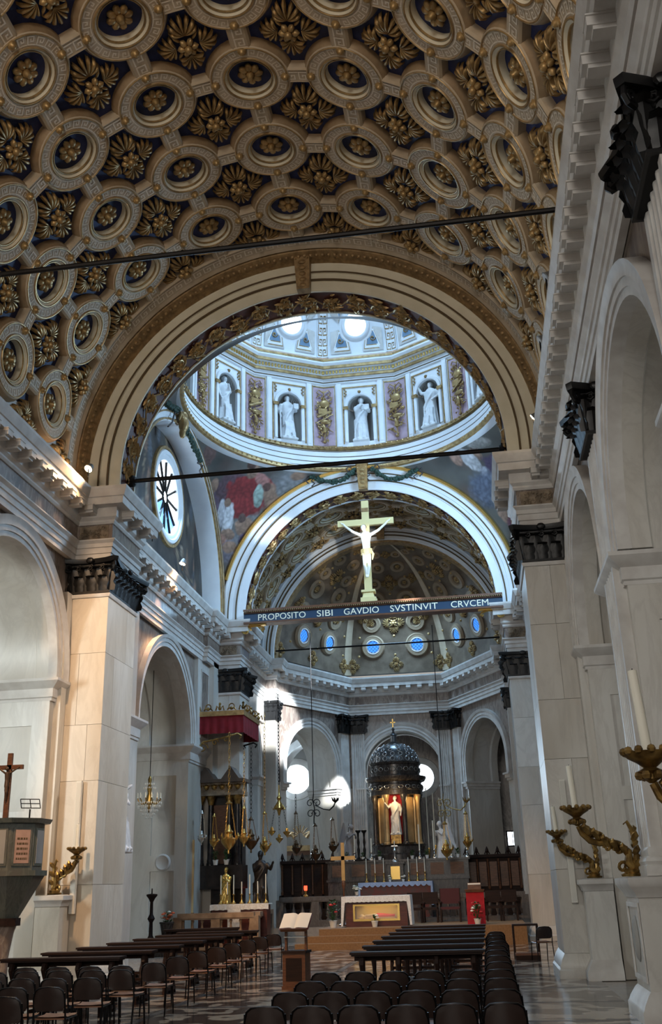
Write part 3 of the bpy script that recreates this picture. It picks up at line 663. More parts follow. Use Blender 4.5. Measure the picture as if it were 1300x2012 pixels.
def side_wall(s, name, label):
    wl = struct(name, label); mp = lambda u, w, z: (s*(5.65+w), u, z)
    sp = MB(); arch_wall(sp, mp, 25.05, 30.95, ZI-.05, 8.92, 28.0, 2.62, ZI+.02, 0, 1.7, 24); sp.build('spandrel', M_brown, wl, 0)
    for (a, b_) in ((22.85, 25.05), (30.95, 33.0)):
        x0, x1 = sorted((s*5.52, s*7.35)); MB().box(x0, x1, a, b_, ZI-.05, 8.92).build('upper_wall', M_marble, wl, 0)
        # recessed vertical panels
        for (pa, pb) in (((a+.25, a+.85), (a+1.15, a+1.7)) if a < 30 else ((a+.4, a+1.2),)):
            fr = MB(); X0, X1 = sorted((s*5.52, s*5.49))
            fr.box(X0, X1, pa-.07, pa, 6.35, 8.6); fr.box(X0, X1, pb, pb+.07, 6.35, 8.6); fr.box(X0, X1, pa, pb, 8.53, 8.6); fr.box(X0, X1, pa, pb, 6.35, 6.42)
            fr.build('panel_frame', M_trim, wl, 0)
            X2, X3 = sorted((s*5.52, s*5.507)); MB().box(X2, X3, pa, pb, 6.42, 8.53).build('inset_panel', M_brown if a > 30 else M_darkwall, wl, 0)
    for (a, b_) in ((22.85, 25.55), (30.45, 33.0)):
        x0, x1 = sorted((s*5.62, s*7.35)); jo = MB().box(x0, x1, a, b_, 0, ZI-.05).build('jamb', M_marble, wl, 0)
        fy, dr = (b_, 1) if a < 30 else (a, -1)
        fr = MB()
        for (q0, q1, z0, z1) in ((5.62, 6.0, 0, 5.6), (6.75, 7.35, 0, 5.6), (6.0, 6.75, 5.1, 5.6), (6.0, 6.75, 2.3, 2.75), (6.0, 6.75, 0, .6)):
            l, h = sorted((s*q0, s*q1)); y0, y1 = sorted((fy, fy+dr*.04)); fr.box(l, h, y0, y1, z0, z1)
        fr.build('panel_frame', M_marble, jo, 0)
        im = MB(); path = [(5.62, a), (5.62, b_), (7.4, b_)] if a < 30 else [(7.4, a), (5.62, a), (5.62, b_)]
        im.sweep([(-.1,5.5),(.03,5.5),(.03,5.56),(.06,5.58),(.06,5.80),(.10,5.84),(.18,5.92),(.22,5.97),(.22,6.03),(-.1,6.05)], path, side=-1)
        if s < 0: im.mirror()
        im.build('impost', M_trim, jo)
    a = MB(); arch_band(a, mp, 28.0, ZI+.02, [(2.45,.1),(2.45,-.08),(2.58,-.08),(2.58,-.11),(2.70,-.11),(2.70,-.14),(2.80,-.17),(2.80,.02),(2.64,.02)], .07, 30); a.build('archivolt', M_trim, wl)
    a = MB(); arch_band(a, mp, 28.0, ZI+.02, [(2.45,.1),(2.45,.4),(2.53,.43),(2.53,1.25),(2.45,1.28),(2.45,1.7),(2.64,1.7),(2.64,.1)], .07, 30); a.build('intrados', M_marble, wl)
    x0, x1 = sorted((s*5.9, s*7.4)); MB().box(x0, x1, 22.4, 33.2, 8.92, 10.62).build('wall_core', M_marble, wl, 0)
    return wl
sideL = side_wall(-1, 'wall_left_crossing', 'left crossing wall with warm lit chapel arch below the round window')
sideR = side_wall(1, 'wall_right_crossing', 'right crossing wall mostly hidden behind the near pier')
# lunettes
M_skypane = mat('sky_tinted_pane', (.2,.4,.8), .2, emit=(.16,.36,.80), estr=1.3)  # blue seen behind the lower panes, put into their colour and glow
WY, WZ, WR = 28.1, 13.55, 1.22
def lunette(s, name, label, win_name, win_label):
    t = struct(name, label); X = s*5.85; RL = 5.05; mb = MB(); rows = []; N, K = 120, 26
    for k in range(K+1):
        row = []
        for j in range(N):
            th = 2*pi*j/N; dx, dz = cos(th), sin(th)
            # distance to the half disc boundary
            oy, oz = WY-YC, WZ-ZS; B = oy*dx+oz*dz; C_ = oy*oy+oz*oz-RL*RL; d = -B+sqrt(B*B-C_)
            if dz < -1e-6: d = min(d, (10.5-WZ)/dz)
            rr = WR+.05+(d-WR-.05)*k/K; row.append((X, WY+dx*rr, WZ+dz*rr))
        rows.append(row)
    mb.grid(rows, closed_u=True); me = mb.mesh('fresco', 60)
    rnd = random.Random(5); S = []
    for k in range(110):
        a = rnd.uniform(0, pi); rr = rnd.uniform(1.7, 4.6); y = YC+rr*cos(a); z = max(11.0, ZS+rr*sin(a))
        S.append((Vector((X, y, z)), Vector((0,1,0)), Vector((0,0,1)), rnd.uniform(.08,.24), rnd.uniform(.2,.7), rnd.uniform(-.4,.4), rnd.choice(((.20,.15,.10),(.03,.027,.03),(.27,.22,.165),(.08,.05,.04),(.10,.105,.12),(.22,.13,.09),(.04,.035,.03))), .5))
    paint(me, strokes_fn(lambda p: cloud(p, (.018,.015,.016), (.105,.09,.075), 1.3, 6), S)); me.materials.append(M_fresco)
    put('lunette_fresco', me, None, t)
    # side arch band
    mp = lambda u, w, z: (s*(5.2+w), u, z)
    a = MB(); arch_band(a, mp, YC, ZS, [(4.72,.65),(4.72,0),(4.88,0),(4.88,-.03),(5.04,-.03),(5.04,-.06),(5.2,-.06),(5.2,.65)], .2, 50); a.build('arch_band', M_white, t, 25)
    for r0 in (4.76, 5.0, 5.14):
        a = MB(); arch_band(a, mp, YC, ZS, [(r0,-.075),(r0+.05,-.075),(r0+.05,0),(r0,0)], .2, 50); a.build('gilt_line', M_gold, t)
    # round window
    w = tag(thing(win_name, win_label, 'window', (X, WY, WZ)), kind='structure')
    R = Matrix.Rotation(-s*pi/2, 4, 'Y')
    def W(mb, nm, mt): mb.xf(R); return mb.build(nm, mt, w, 40)
    W(MB().lathe([(1.20,-.25),(1.20,.02),(1.26,.06),(1.36,.06),(1.40,.10),(1.50,.10),(1.54,.05),(1.54,-.1)], 48, cap=False), 'frame', M_white)
    W(MB().lathe([(1.54,0),(1.55,.09),(1.64,.09),(1.66,0)], 48, cap=False), 'gilt_rim', M_gold)
    for i in range(12):
        a0, a1 = 2*pi*(i+.02)/12, 2*pi*(i+.98)/12
        pn = MB(); rows = [[(r_*cos(a0+(a1-a0)*q/4), r_*sin(a0+(a1-a0)*q/4), -.10) for q in range(5)] for r_ in (.24, 1.21)]
        pn.grid(rows); W(pn, 'pane', M_pane if sin(2*pi*(i+.5)/12*1)*0+(1 if (R @ Vector((cos(2*pi*(i+.5)/12), sin(2*pi*(i+.5)/12), 0))).z > -.3 else 0) else M_skypane)
        a = 2*pi*i/12; W(MB().tube([(.2*cos(a), .2*sin(a), -.07), (1.21*cos(a), 1.21*sin(a), -.07)], .042, 6), 'muntin', M_iron)
    W(MB().lathe([(.0,-.08),(.2,-.08)], 16, cap=False), 'centre_pane', M_pane)
    W(MB().tube([(.22*cos(2*pi*i/20), .22*sin(2*pi*i/20), -.07) for i in range(20)], .035, 6, closed=True), 'hub_ring', M_iron)
    return t
lunL = lunette(-1, 'wall_left_lunette', 'dark frescoed lunette round the big round window on the left', 'window_1', 'round window with twelve radiating bars in the left lunette')
lunR = lunette(1, 'wall_right_lunette', 'frescoed lunette of the right crossing wall hidden by the nave entablature', 'window_2', 'round window in the right lunette, out of sight')
# pendentives
RP = sqrt(2)*5.2
def onsph(x, y):
    d = ray(x, y); o = CAM-Vector((0, YC, ZS)); a = d.dot(d); b_ = o.dot(d); c = o.dot(o)-RP*RP
    return CAM+d*((-b_+sqrt(b_*b_-a*c))/a)
def stroke(x, y, rx, ry, ang, col, soft=.35):
    p = onsph(x, y); n = (Vector((0, YC, ZS))-p).normalized(); U = Vector((0,0,1)).cross(n); U = -U.normalized(); V = n.cross(U).normalized()
    if V.z < 0: V = -V
    if U.dot(CR) < 0: U = -U
    k = (p-CAM).dot(CF)/FPX
    return (p, U, V, rx*k*1.2, ry*k*1.25, ang, col, soft)
SKIN, RED, VIO, GREY, BLUEC, OCH = (.25,.155,.11), (.19,.022,.022), (.06,.04,.075), (.19,.19,.195), (.10,.115,.16), (.2,.14,.06)
SK = [stroke(*a) for a in ((470,1085,60,26,0,(.16,.14,.17)),(500,1050,55,45,.2,GREY,.8),(545,985,40,30,0,GREY,.8),(570,950,35,28,0,GREY,.8),(440,985,28,40,0,(.12,.08,.12)),(455,960,34,30,.3,(.09,.05,.06)),
  (483,975,42,30,-.2,RED,.2),(500,955,36,18,.1,RED,.2),(470,1000,26,18,.3,RED,.2),(497,925,12,15,0,SKIN),(494,914,9,8,0,(.08,.04,.03)),(515,943,16,10,-.5,(.35,.16,.14)),(508,975,10,20,.2,(.26,.34,.30)),
  (530,975,13,22,.2,SKIN),(524,957,8,8,0,(.10,.05,.04)),(545,985,10,8,.4,SKIN),(447,1022,12,30,.15,(.50,.50,.52)),(434,1010,8,26,.2,(.44,.44,.47)),(447,988,7,8,0,SKIN),(447,1050,14,10,0,SKIN),
  (480,1035,20,16,.3,SKIN),(475,1018,8,8,0,(.10,.06,.05)),(500,1045,18,9,.5,SKIN),(520,1020,12,18,-.3,SKIN),(522,1003,7,7,0,(.12,.07,.05)),(490,1062,24,14,.2,VIO),(450,1075,16,10,.4,SKIN),(420,955,9,15,0,SKIN),(430,1060,14,10,.2,(.30,.16,.12)),
  (412,890,16,26,.2,(.14,.08,.07)),(600,920,20,10,.2,(.30,.2,.15)),(585,935,14,8,.2,SKIN),
  (960,935,14,18,0,(.42,.43,.48)),(935,890,10,14,.2,SKIN),(930,880,8,7,0,(.08,.05,.04)),(925,905,14,26,.3,(.46,.45,.46)),(985,925,22,40,.5,VIO),(1000,890,14,18,.2,(.40,.30,.12)),(955,960,40,36,.2,BLUEC,.7),(995,1000,22,26,.3,SKIN),(1012,1030,16,20,.2,(.14,.06,.08)),(940,870,30,10,-.3,(.26,.24,.22)),(990,960,18,22,0,(.17,.13,.2)),(895,900,10,16,.2,(.33,.2,.15)))]
def pendentive(sx, sy, label):
    rows = []; N, K = 190, 150
    for k in range(K+1):
        z = ZS+5.36*(k/K)**.8; rho = sqrt(max(0, RP*RP-(z-ZS)**2)); 
        c = min(1, 5.2/rho); f0 = math.acos(c) if rho > 5.2 else 0; f1 = pi/2-f0
        rows.append([(sx*rho*cos(f0+(f1-f0)*j/N), YC+sy*rho*sin(f0+(f1-f0)*j/N), z) for j in range(N+1)])
    me = MB().grid(rows).mesh('pendentive', 60)
    paint(me, strokes_fn(lambda p: lerp3(cloud(p, (.04,.036,.032), (.15,.145,.13), .6), (.13,.07,.055), max(0, noise.noise(p*1.7+Vector((5,5,5))))*.7), SK if sy > 0 else []))
    me.materials.append(M_fresco); o = put('pendentive', me); tag(o, label, 'fresco', 'frescoed pendentives under the dome', 'structure')
pendentive(-1, 1, 'frescoed pendentive with a red robed figure and angels, left of the crucifix')
pendentive(1, 1, 'frescoed pendentive with violet draped figures, right of the crucifix')
pendentive(-1, -1, 'near left frescoed pendentive hidden by the near arch'); pendentive(1, -1, 'near right frescoed pendentive hidden by the near arch')
# ---- dome
dome = struct('ceiling_dome', 'white and gold twelve sided dome with statues in niches and round windows', 'dome')
AP = 5.17; HS = AP*math.tan(pi/12)
def ringl(nm, prof, mt, n=72): MB().lathe(prof, n, (0, 27.38, 0), cap=False, sy=1.10).build(nm, mt, dome, 25)
ringl('ring_lower_gilding', [(5.02,15.93),(4.93,15.95),(4.90,16.02),(4.93,16.09),(4.99,16.11)], M_gold)
ringl('ring_fasciae', [(4.99,16.10),(4.99,16.32),(5.03,16.33),(5.03,16.55),(5.07,16.56),(5.07,16.78),(5.12,16.79),(5.12,16.86)], M_white)
ringl('ring_upper_gilding', [(5.12,16.84),(5.04,16.86),(5.0,16.93),(5.04,16.98),(5.3,17.0)], M_gold)
for zz, rr in ((16.325,5.0),(16.555,5.04),(16.785,5.08)): ringl('ring_groove', [(rr+.01,zz-.02),(rr-.012,zz-.015),(rr-.012,zz+.015),(rr+.01,zz+.02)], M_groove)  # dark groove rings between the fasciae
ringl('ring_cover', [(5.02,15.93),(5.6,15.93),(5.6,17.0)], M_white)
bd = MB()
for i in range(150): a = 2*pi*i/150; bd.ball((5.0*cos(a), 27.38+5.5*sin(a), 16.92), .045, 6, 4); bd.ball((4.9*cos(a), 27.38+5.39*sin(a), 16.02), .04, 6, 4)
tag(bd.build('ring_beading', M_gold, dome), kind='stuff')
# one side of the drum, local frame: x lateral, y outward 0 at the wall face, z world
def side_parts():
    P = []
    mp = lambda u, w, z: (u, w, z)
    m = MB(); arch_wall(m, mp, -HS, HS, 16.95, 20.75, 0, .47, 18.62, 0, .08, 16, 17.15); m.box(-HS, HS, 0, .08, 16.95, 17.15); P.append(('drum_wall', m, M_white))
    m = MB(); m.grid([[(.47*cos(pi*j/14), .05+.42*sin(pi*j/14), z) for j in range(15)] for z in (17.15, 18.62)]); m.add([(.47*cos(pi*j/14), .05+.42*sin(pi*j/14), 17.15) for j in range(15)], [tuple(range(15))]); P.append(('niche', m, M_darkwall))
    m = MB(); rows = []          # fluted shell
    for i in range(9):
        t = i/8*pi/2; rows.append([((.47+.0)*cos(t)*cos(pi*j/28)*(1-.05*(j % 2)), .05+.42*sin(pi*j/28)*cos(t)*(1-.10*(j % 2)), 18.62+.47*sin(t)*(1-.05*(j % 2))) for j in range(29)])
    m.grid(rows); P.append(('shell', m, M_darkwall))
    m = MB(); arch_band(m, mp, 0, 18.62, [(.47,.02),(.47,-.05),(.52,-.07),(.58,-.07),(.60,-.03),(.60,.02)], 1.45, 18); P.append(('niche_frame', m, M_white))
    m = MB()
    for sx in (-1, 1):
        m.box(min(sx*.44, sx*.64), max(sx*.44, sx*.64), -.10, .02, 18.50, 18.62)
        m.box(min(sx*.62, sx*.66), max(sx*.62, sx*.66), -.03, 0, 17.1, 19.45)
    m.box(-.66, .66, -.03, 0, 19.42, 19.46)
    for sx in (-1, 1):
        for q in range(5): m.ball((sx*(.56-.05*(q % 2)), -.03, 19.36-.07*q), .035, 6, 4)
    m.ball((0, -.06, 19.20), .07, 6, 4); P.append(('gilt_frame', m, M_gold))
    m = MB()
    for sx in (-1, 1): 
        m.box(min(sx*.70, sx*.88), max(sx*.70, sx*.88), -.06, .02, 17.0, 19.62); m.box(min(sx*.735, sx*.845), max(sx*.735, sx*.845), -.075, -.05, 17.1, 19.5)
    P.append(('pilaster', m, M_white))
    for sx in (-1, 1):
        m = MB(); m.box(min(sx*.98, sx*HS), max(sx*.98, sx*HS), -.012, .02, 17.08, 19.5); P.append(('pink_panel', m, M_pink))
        m = MB(); x0 = .955
        m.box(min(sx*(x0-.03), sx*x0), max(sx*(x0-.03), sx*x0), -.03, .02, 17.0, 19.58); m.box(min(sx*x0, sx*HS), max(sx*x0, sx*HS), -.03, .02, 19.52, 19.56); m.box(min(sx*x0, sx*HS), max(sx*x0, sx*HS), -.03, .02, 17.02, 17.06)
        P.append(('panel_fillet', m, M_gold))
    return [(n, m.mesh(n, 40), mt) for n, m, mt in P]
SP_ = side_parts()
# dome segment above the drum cornice
def seg(a, z):      # lateral fraction -1..1, height above 20.75 -> local point
    t = min(1, z/5.2); ap = AP*cos(t*pi/2*.86)-.12; return Vector((a*ap*math.tan(pi/12), -(AP-ap), 20.75+z*.98))
OZ, OR = 1.20, .44
def seg_parts():
    P = []; rows = []; N, K = 64, 8
    hs0 = 1.30
    for k in range(K+1):
        row = []
        for j in range(N):
            th = 2*pi*j/N; dx, dz = cos(th), sin(th); d = 1e9
            if abs(dx) > 1e-6: d = min(d, 1.38/abs(dx))
            if dz > 1e-6: d = min(d, (3.2-OZ)/dz)
            if dz < -1e-6: d = min(d, -OZ/dz)
            rr = OR+(d-OR)*k/K; row.append(seg(max(-1, min(1, dx*rr/1.38)), OZ+dz*rr))
        rows.append(row)
    m = MB().grid(rows, closed_u=True); m.grid([[seg(a/4, z) for a in range(-4, 5)] for z in (3.2, 3.7, 4.2, 4.8)]); P.append(('dome_segment', m, M_white))
    def onseg(mb, off=0):
        v2 = []
        for (x, y, z) in mb.v:
            p = seg(x/1.38, z); v2.append((p.x, p.y-y, p.z))
        mb.v = v2; return mb
    # corner ribs with key fret
    m = MB(); mf = MB()
    for sx in (-1, 1):
        m.grid([[(sx*1.38, .0, z), (sx*1.37, .05, z), (sx*1.14, .05, z), (sx*1.13, 0, z)] for z in [q*.4 for q in range(13)]])
        for i in range(9):
            for (a0, r0, a1, r1) in KEY:
                mf.grid([[(sx*(1.17+.18*rr), .057, .05+.42*(i+aa)) for aa in (a0, a1)] for rr in (r0, r1)])
    P.append(('rib', onseg(m), M_white)); P.append(('fret', onseg(mf), M_golddull))
    # oculus rim
    m = MB()
    rows = [[((r_)*cos(2*pi*j/36), h, OZ+r_*sin(2*pi*j/36)) for j in range(36)] for r_, h in ((.44,-.25),(.44,.07),(.49,.09),(.56,.07),(.60,0))]
    m.grid(rows, closed_u=True); P.append(('oculus_rim', onseg(m), M_white))
    # four coffered corner fields with gilt leaf
    mt_ = MB(); mw = MB(); mb2 = MB(); mg = MB()
    for sx in (-1, 1):
        for (z0, z1, c) in ((.12, 1.02, 'b'), (1.62, 2.5, 't')):
            zc_ = OZ
            pts = [(sx*.22, z0 if c == 'b' else z1), (sx*1.04, z0 if c == 'b' else z1), (sx*1.04, z1 if c == 'b' else z0)]
            for q in range(7):
                a = (q/6)*(pi/2)*.62+.16; pts.append((sx*.70*cos(a)*1.0, OZ+(-1 if c == 'b' else 1)*.70*sin(a)))
            ctr = (sum(p[0] for p in pts)/len(pts), sum(p[1] for p in pts)/len(pts))
            for sc_, h, tgt in ((1.0, .03, mt_), (.86, .035, mg), (.78, .04, mw), (.60, .045, mg), (.53, .05, mb2)):
                q = [(ctr[0]+(p[0]-ctr[0])*sc_, h, ctr[1]+(p[1]-ctr[1])*sc_) for p in pts]; tgt.add(q, [tuple(range(len(q)))])
            for k in range(12):
                a = k*.55; rr = .02+.012*k
                mg.ball((ctr[0]+sx*.05+rr*cos(a)*.8, .07, ctr[1]+rr*sin(a)*.8-(.05 if c == 'b' else -.05)), .028, 6, 4)
    P.append(('coffer_frame', onseg(mt_), M_trim)); P.append(('coffer_panel', onseg(mw), M_white))
    P.append(('coffer_edge', onseg(mg), M_gold)); P.append(('coffer_field', onseg(mb2), mat('pale_blue_field', (.16,.25,.36), .7)))
    m = MB(); m.add([(OR*1.01*cos(2*pi*j/24), -.2, OZ+OR*1.01*sin(2*pi*j/24)) for j in range(24)], [tuple(range(24))]); P.append(('oculus_pane', onseg(m), M_pane))
    return [(n, m.mesh(n, 40), mt) for n, m, mt in P]
SG_ = seg_parts()
for k in range(12):
    a = 2*pi*k/12; rz = a-pi/2                      # side whose outward normal is at angle a
    for n, me, mt in SP_+SG_: put(n, me, mt, dome, (AP*cos(a), YC+AP*sin(a), 0), (0, 0, rz))
poly = [(AP/cos(pi/12)*cos(pi/12+2*pi*k/12), YC+AP/cos(pi/12)*sin(pi/12+2*pi*k/12)) for k in range(12)]
def psweep(nm, prof, mt): MB().sweep(prof, poly, closed=True, side=-1).build(nm, mt, dome, 25)
psweep('drum_cornice', [(0,19.62),(.05,19.66),(.05,19.85),(.10,19.88),(.10,19.98),(.14,20.0),(.14,20.16),(.26,20.2),(.26,20.32),(.32,20.42),(.32,20.48),(.12,20.55),(.12,20.72),(0,20.75)], M_white)
psweep('cornice_gilding', [(.09,19.86),(.13,19.87),(.13,19.97),(.10,19.99)], M_gold)
psweep('cornice_gilding', [(.26,20.19),(.29,20.2),(.29,20.31),(.26,20.33)], M_gold)
psweep('cornice_gilding', [(.12,20.60),(.15,20.6),(.15,20.69),(.12,20.7)], M_gold)
psweep('cornice_dark_line', [(.05,19.70),(.06,19.70),(.06,19.74),(.05,19.74)], M_groove)  # thin dark line low on the cornice
dn = MB()
for k in range(12):
    p0, p1 = Vector(poly[k]), Vector(poly[(k+1) % 12]); d = (p1-p0).normalized(); n = Vector((-d.y, d.x))
    if n.dot(Vector((0, YC))-p0) < 0: n = -n
    for i in range(22):
        c = p0+(p1-p0)*((i+.5)/22)+n*.16; dn.box(c.x-.03, c.x+.03, c.y-.03, c.y+.03, 20.03, 20.15)
tag(dn.build('dentils', M_goldbr, dome, 0), kind='stuff')
# gilt trophies hung on the pink corner panels
def trophy(seed):
    rnd = random.Random(seed); m = MB(); 
    m.tube([(0,-.05,.05),(.02,-.08,.5),(-.02,-.08,1.2),(0,-.05,2.2)], .02, 5)
    for sx in (-1, 1): m.tube([(0,-.06,2.1),(sx*.14,-.08,2.22),(sx*.2,-.08,2.1),(sx*.1,-.07,2.02),(sx*.22,-.07,1.9)], .022, 5)
    m.ball((.02,-.1,1.62), .15, 10, 6, 1.0, .45, 1.15); m.box(-.17,.09,-.14,-.05,1.18,1.40); m.tube([(-.2,-.1,1.05),(.2,-.13,1.3)], .045, 6); m.ball((.04,-.1,.86), .12, 8, 6, 1.3, .5, .8); m.tube([(-.03,-.1,.75),(.02,-.12,.55),(0,-.1,.42)], [.02,.07,.05], 7)
    for k in range(80):
        z = rnd.uniform(.15, 1.95); wz = .16+.12*sin(pi*z/2.1); c = Vector((rnd.uniform(-wz,wz)*.7, -.06, z)); a = atan2(rnd.uniform(-.6,.9), c.x if abs(c.x) > .01 else .1)+rnd.uniform(-.6,.6); l = rnd.uniform(.07, .16)
        e = c+Vector((cos(a)*l, rnd.uniform(-.07,.0), sin(a)*l)); m.tube([c, (c+e)/2+Vector((0,-.03,0)), e], [.012,.03,.004], 5)
    for k in range(4): s_ = 1 if k % 2 else -1; m.tube([(-.26*s_,-.08,.45+.35*k),(.26*s_,-.12,.85+.35*k)], .014, 5)
    m.ball((0,-.06,.05), .06, 6, 4); return m
for k in range(12):
    a = pi/12+2*pi*k/12; rr = AP/cos(pi/12)-.05
    if sin(a) < .15: continue
    m = trophy(k).mesh('gilt_trophy', 50); m.materials.append(M_gold)
    o = put('gilt_trophy', m, None, dome, (rr*cos(a), YC+rr*sin(a), 17.16), (0, 0, a-pi/2), (1.3, 1, 1))
# ================================================================== east arm and choir
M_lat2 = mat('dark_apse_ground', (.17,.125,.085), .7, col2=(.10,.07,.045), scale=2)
v2 = struct('ceiling_east_arm', 'short coffered barrel vault between the far crossing arch and the choir', 'ceiling')
K2 = .945
sh = MB(); sh.grid([[(5.66*K2*sin(radians(a)), y, 10.8+5.66*K2*cos(radians(a))) for a in range(-96, 97, 4)] for y in (33.9, 36, 38, 39.5)]); sh.build('vault_shell', M_blue, v2, 60)
coffers(v2, [35.05, 36.65, 38.25], range(-80, 81, 20), 10.8, K2, .8)
A3 = tag(thing('trim_6', 'plain grey striped arch in front of the choir apse', 'arch'), kind='structure')
m = MB(); arch_band(m, mpx, 0, 10.8, [(4.70,39.9),(4.70,39.30),(4.84,39.30),(4.84,39.27),(4.98,39.27),(4.98,39.24),(5.12,39.24),(5.16,39.2),(5.42,39.3),(5.42,39.9)], .2, 50); m.build('archivolt', M_white, A3, 25)
for r0 in (4.85, 4.99):
    m = MB(); arch_band(m, mpx, 0, 10.8, [(r0-.02,39.22),(r0+.02,39.22),(r0+.02,39.32),(r0-.02,39.32)], .2, 50); m.build('groove_line', M_groove, A3)
m = MB(); arch_band(m, mpx, 0, 10.8, [(4.62,39.5),(4.70,39.45),(4.70,39.95),(4.62,39.9)], .2, 50); m.build('gilt_edge', M_golddull, A3)
k = MB(); k.taper((0,39.15,15.45), (.15,.1), (0,39.1,15.98), (.19,.16)); k.build('keystone', M_golddull, A3)
for s in (-1, 1):
    x0, x1 = sorted((s*5.12, s*7.0)); 
    MB().box(x0, x1, 34.3, 39.9, 8.0, 10.7).build('arm_upper_wall', M_marble, v2, 0)
    mp = lambda u, w, z, s=s: (s*(5.2+w), u, z)
    m = MB(); arch_wall(m, mp, 34.3, 39.4, 5.9, 8.9, 36.8, 1.75, 6.3, 0, 1.2, 20); m.build('arm_spandrel', M_brown, v2, 0)
    m = MB(); arch_band(m, mp, 36.8, 6.3, [(1.70,1.2),(1.70,-.06),(1.82,-.06),(1.82,-.09),(2.0,-.12),(2.0,.02),(1.78,.02),(1.78,1.2)], .4, 24); m.build('arm_archivolt', M_trim, v2)
    for (a, b_) in ((34.3, 35.1), (38.5, 39.5)):
        x0, x1 = sorted((s*5.2, s*6.4)); jo = MB().box(x0, x1, a, b_, 0, 5.9).build('arm_jamb', M_marble, v2, 0)
        q = MB().sweep([(-.1,5.5),(.03,5.5),(.05,5.7),(.15,5.8),(.15,5.88),(-.1,5.9)], [(6.4,a),(5.2,a),(5.2,b_),(6.4,b_)], side=-1)
        if s < 0: q.mirror()
        q.build('impost', M_trim, jo)
    # pilaster at the mouth of the apse
    x0, x1 = sorted((s*4.65, s*5.3)); po = MB().box(x0, x1, 39.35, 39.95, .4, 8.1).build('apse_pilaster', M_marble, v2, 0)
    put('capital', CAPS['pier'], None, po, (s*4.95, 39.65, 8.1), None, (.75, .32, 1))
    MB().box(min(s*4.58, s*5.3), max(s*4.58, s*5.3), 39.28, 39.98, 0, .42).build('base_block', M_trim, po, 0)
# ---- apse semi-dome: three facets from the polygon up to the crown
mring_shade = mring.copy(); mring_shade.materials.clear(); [mring_shade.materials.append(mat('shaded_coffer_ring', (.27,.20,.13), .7)) for _ in range(3)]  # tan of the nave rings darkened: apse shade put into the colour
apse = struct('ceiling_apse', 'dark coffered half dome over the choir with six blue round windows', 'ceiling')
AC = Vector((0, 39.7))
def afp(e, s_, t, off=0):
    # facet e, lateral s_ 0..1, elevation t (radians); off moves towards the inside
    A, B = Vector(APSE[e]), Vector(APSE[e+1]); p = A+(B-A)*s_
    k = cos(t)*1.0; q = AC+(p-AC)*k; z = 10.75+4.95*sin(t)
    n = Vector(((AC-p).x, (AC-p).y, 0)); n = n.normalized()*cos(t); n.z = -sin(t)
    return Vector((q.x, q.y, z))+n*off
for e in range(3):
    wins = {0: (.33, .70), 1: (.27, .73), 2: (.30, .67)}[e]
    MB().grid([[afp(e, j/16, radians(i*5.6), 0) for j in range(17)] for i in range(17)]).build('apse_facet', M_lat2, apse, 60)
    MB().grid([[afp(e, j/8, radians(i*11.2), -.25) for j in range(9)] for i in range(9)]).build('apse_outer', M_darkwall, apse, 60)
    def place(me, s_, tdeg, sc, nm, lift=0, par=None):
        t = radians(tdeg); p = afp(e, s_, t, lift); du = (afp(e, s_+.01, t)-afp(e, s_-.01, t)).normalized(); dv = (afp(e, s_, t+.01)-afp(e, s_, t-.01)).normalized()
        n = du.cross(dv).normalized()
        if n.dot(Vector((0, 38, 9))-p) > 0: n = -n
        # local -z faces the room (meshes are modelled hanging below z=R)
        xx = du; zz = n; yy = zz.cross(xx)
        Mx = Matrix((xx, yy, zz)).transposed().to_4x4(); Mx.translation = p
        o = put(nm, me, None, par or apse); o.matrix_local = Mx @ Matrix.Diagonal((sc, sc, sc, 1)) @ Matrix.Translation((0, 0, -5.66)); return o
    for s_ in wins:
        o = place(mring_shade, s_, 14.5, .62, 'window_surround')
        pm = MB().lathe([(.50,5.53),(0,5.53)], 24, cap=False).mesh('blue_pane', 0); pm.materials.append(M_bluepane); pane = place(pm, s_, 14.5, .62, 'blue_pane')
        lm = MB()
        for q in range(-2, 3):
            for sg in (-1, 1):
                hl = sqrt(max(0, .46**2-(q*.18)**2)); a = Vector((cos(sg*pi/4), sin(sg*pi/4), 0)); b_ = Vector((-a.y, a.x, 0))
                lm.tube([b_*(q*.18)-a*hl+Vector((0,0,5.51)), b_*(q*.18)+a*hl+Vector((0,0,5.51))], .011, 4)
        lme = lm.mesh('lead_bars', 0); lme.materials.append(M_iron); place(lme, s_, 14.5, .62, 'lead_bars')
        rim = MB().lathe([(.54,5.66),(.54,5.44),(.47,5.44),(.47,5.53)], 28, cap=False).mesh('window_rim', 40); rim.materials.append(M_white); place(rim, s_, 14.5, .62, 'window_rim')
    for (t, ss, sc) in ((4.5, (.06,.5,.94), .5), (27, (.5,), .78), (29, (.18,.82), .55), (40, (.3,.7), .58), (50, (.5,), .62), (52, (.14,.86), .40), (61, (.3,.7), .42), (71, (.5,), .38)):
        for s_ in ss:
            if (t in (40, 61)): place(mring_shade, s_, t, sc*.9, 'coffer_ring'); place(mrose, s_, t, sc*1.1, 'rosette')
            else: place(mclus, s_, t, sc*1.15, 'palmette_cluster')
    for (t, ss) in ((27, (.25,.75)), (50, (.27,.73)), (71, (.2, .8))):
        for s_ in ss: place(mring_shade, s_, t, .5 if t < 40 else .36 if t < 60 else .26, 'coffer_ring'); place(mrose, s_, t, .55 if t < 40 else .4 if t < 60 else .28, 'rosette')
    for (t, ss) in ((9.5, (.12, .5, .88)), (20, (.12,.5,.88)), (34, (.5,.12,.88)), (45, (.5,.2,.8)), (56, (.5,.2,.8))):
        for s_ in ss: place(mboss, s_, t, .7, 'boss', .12)
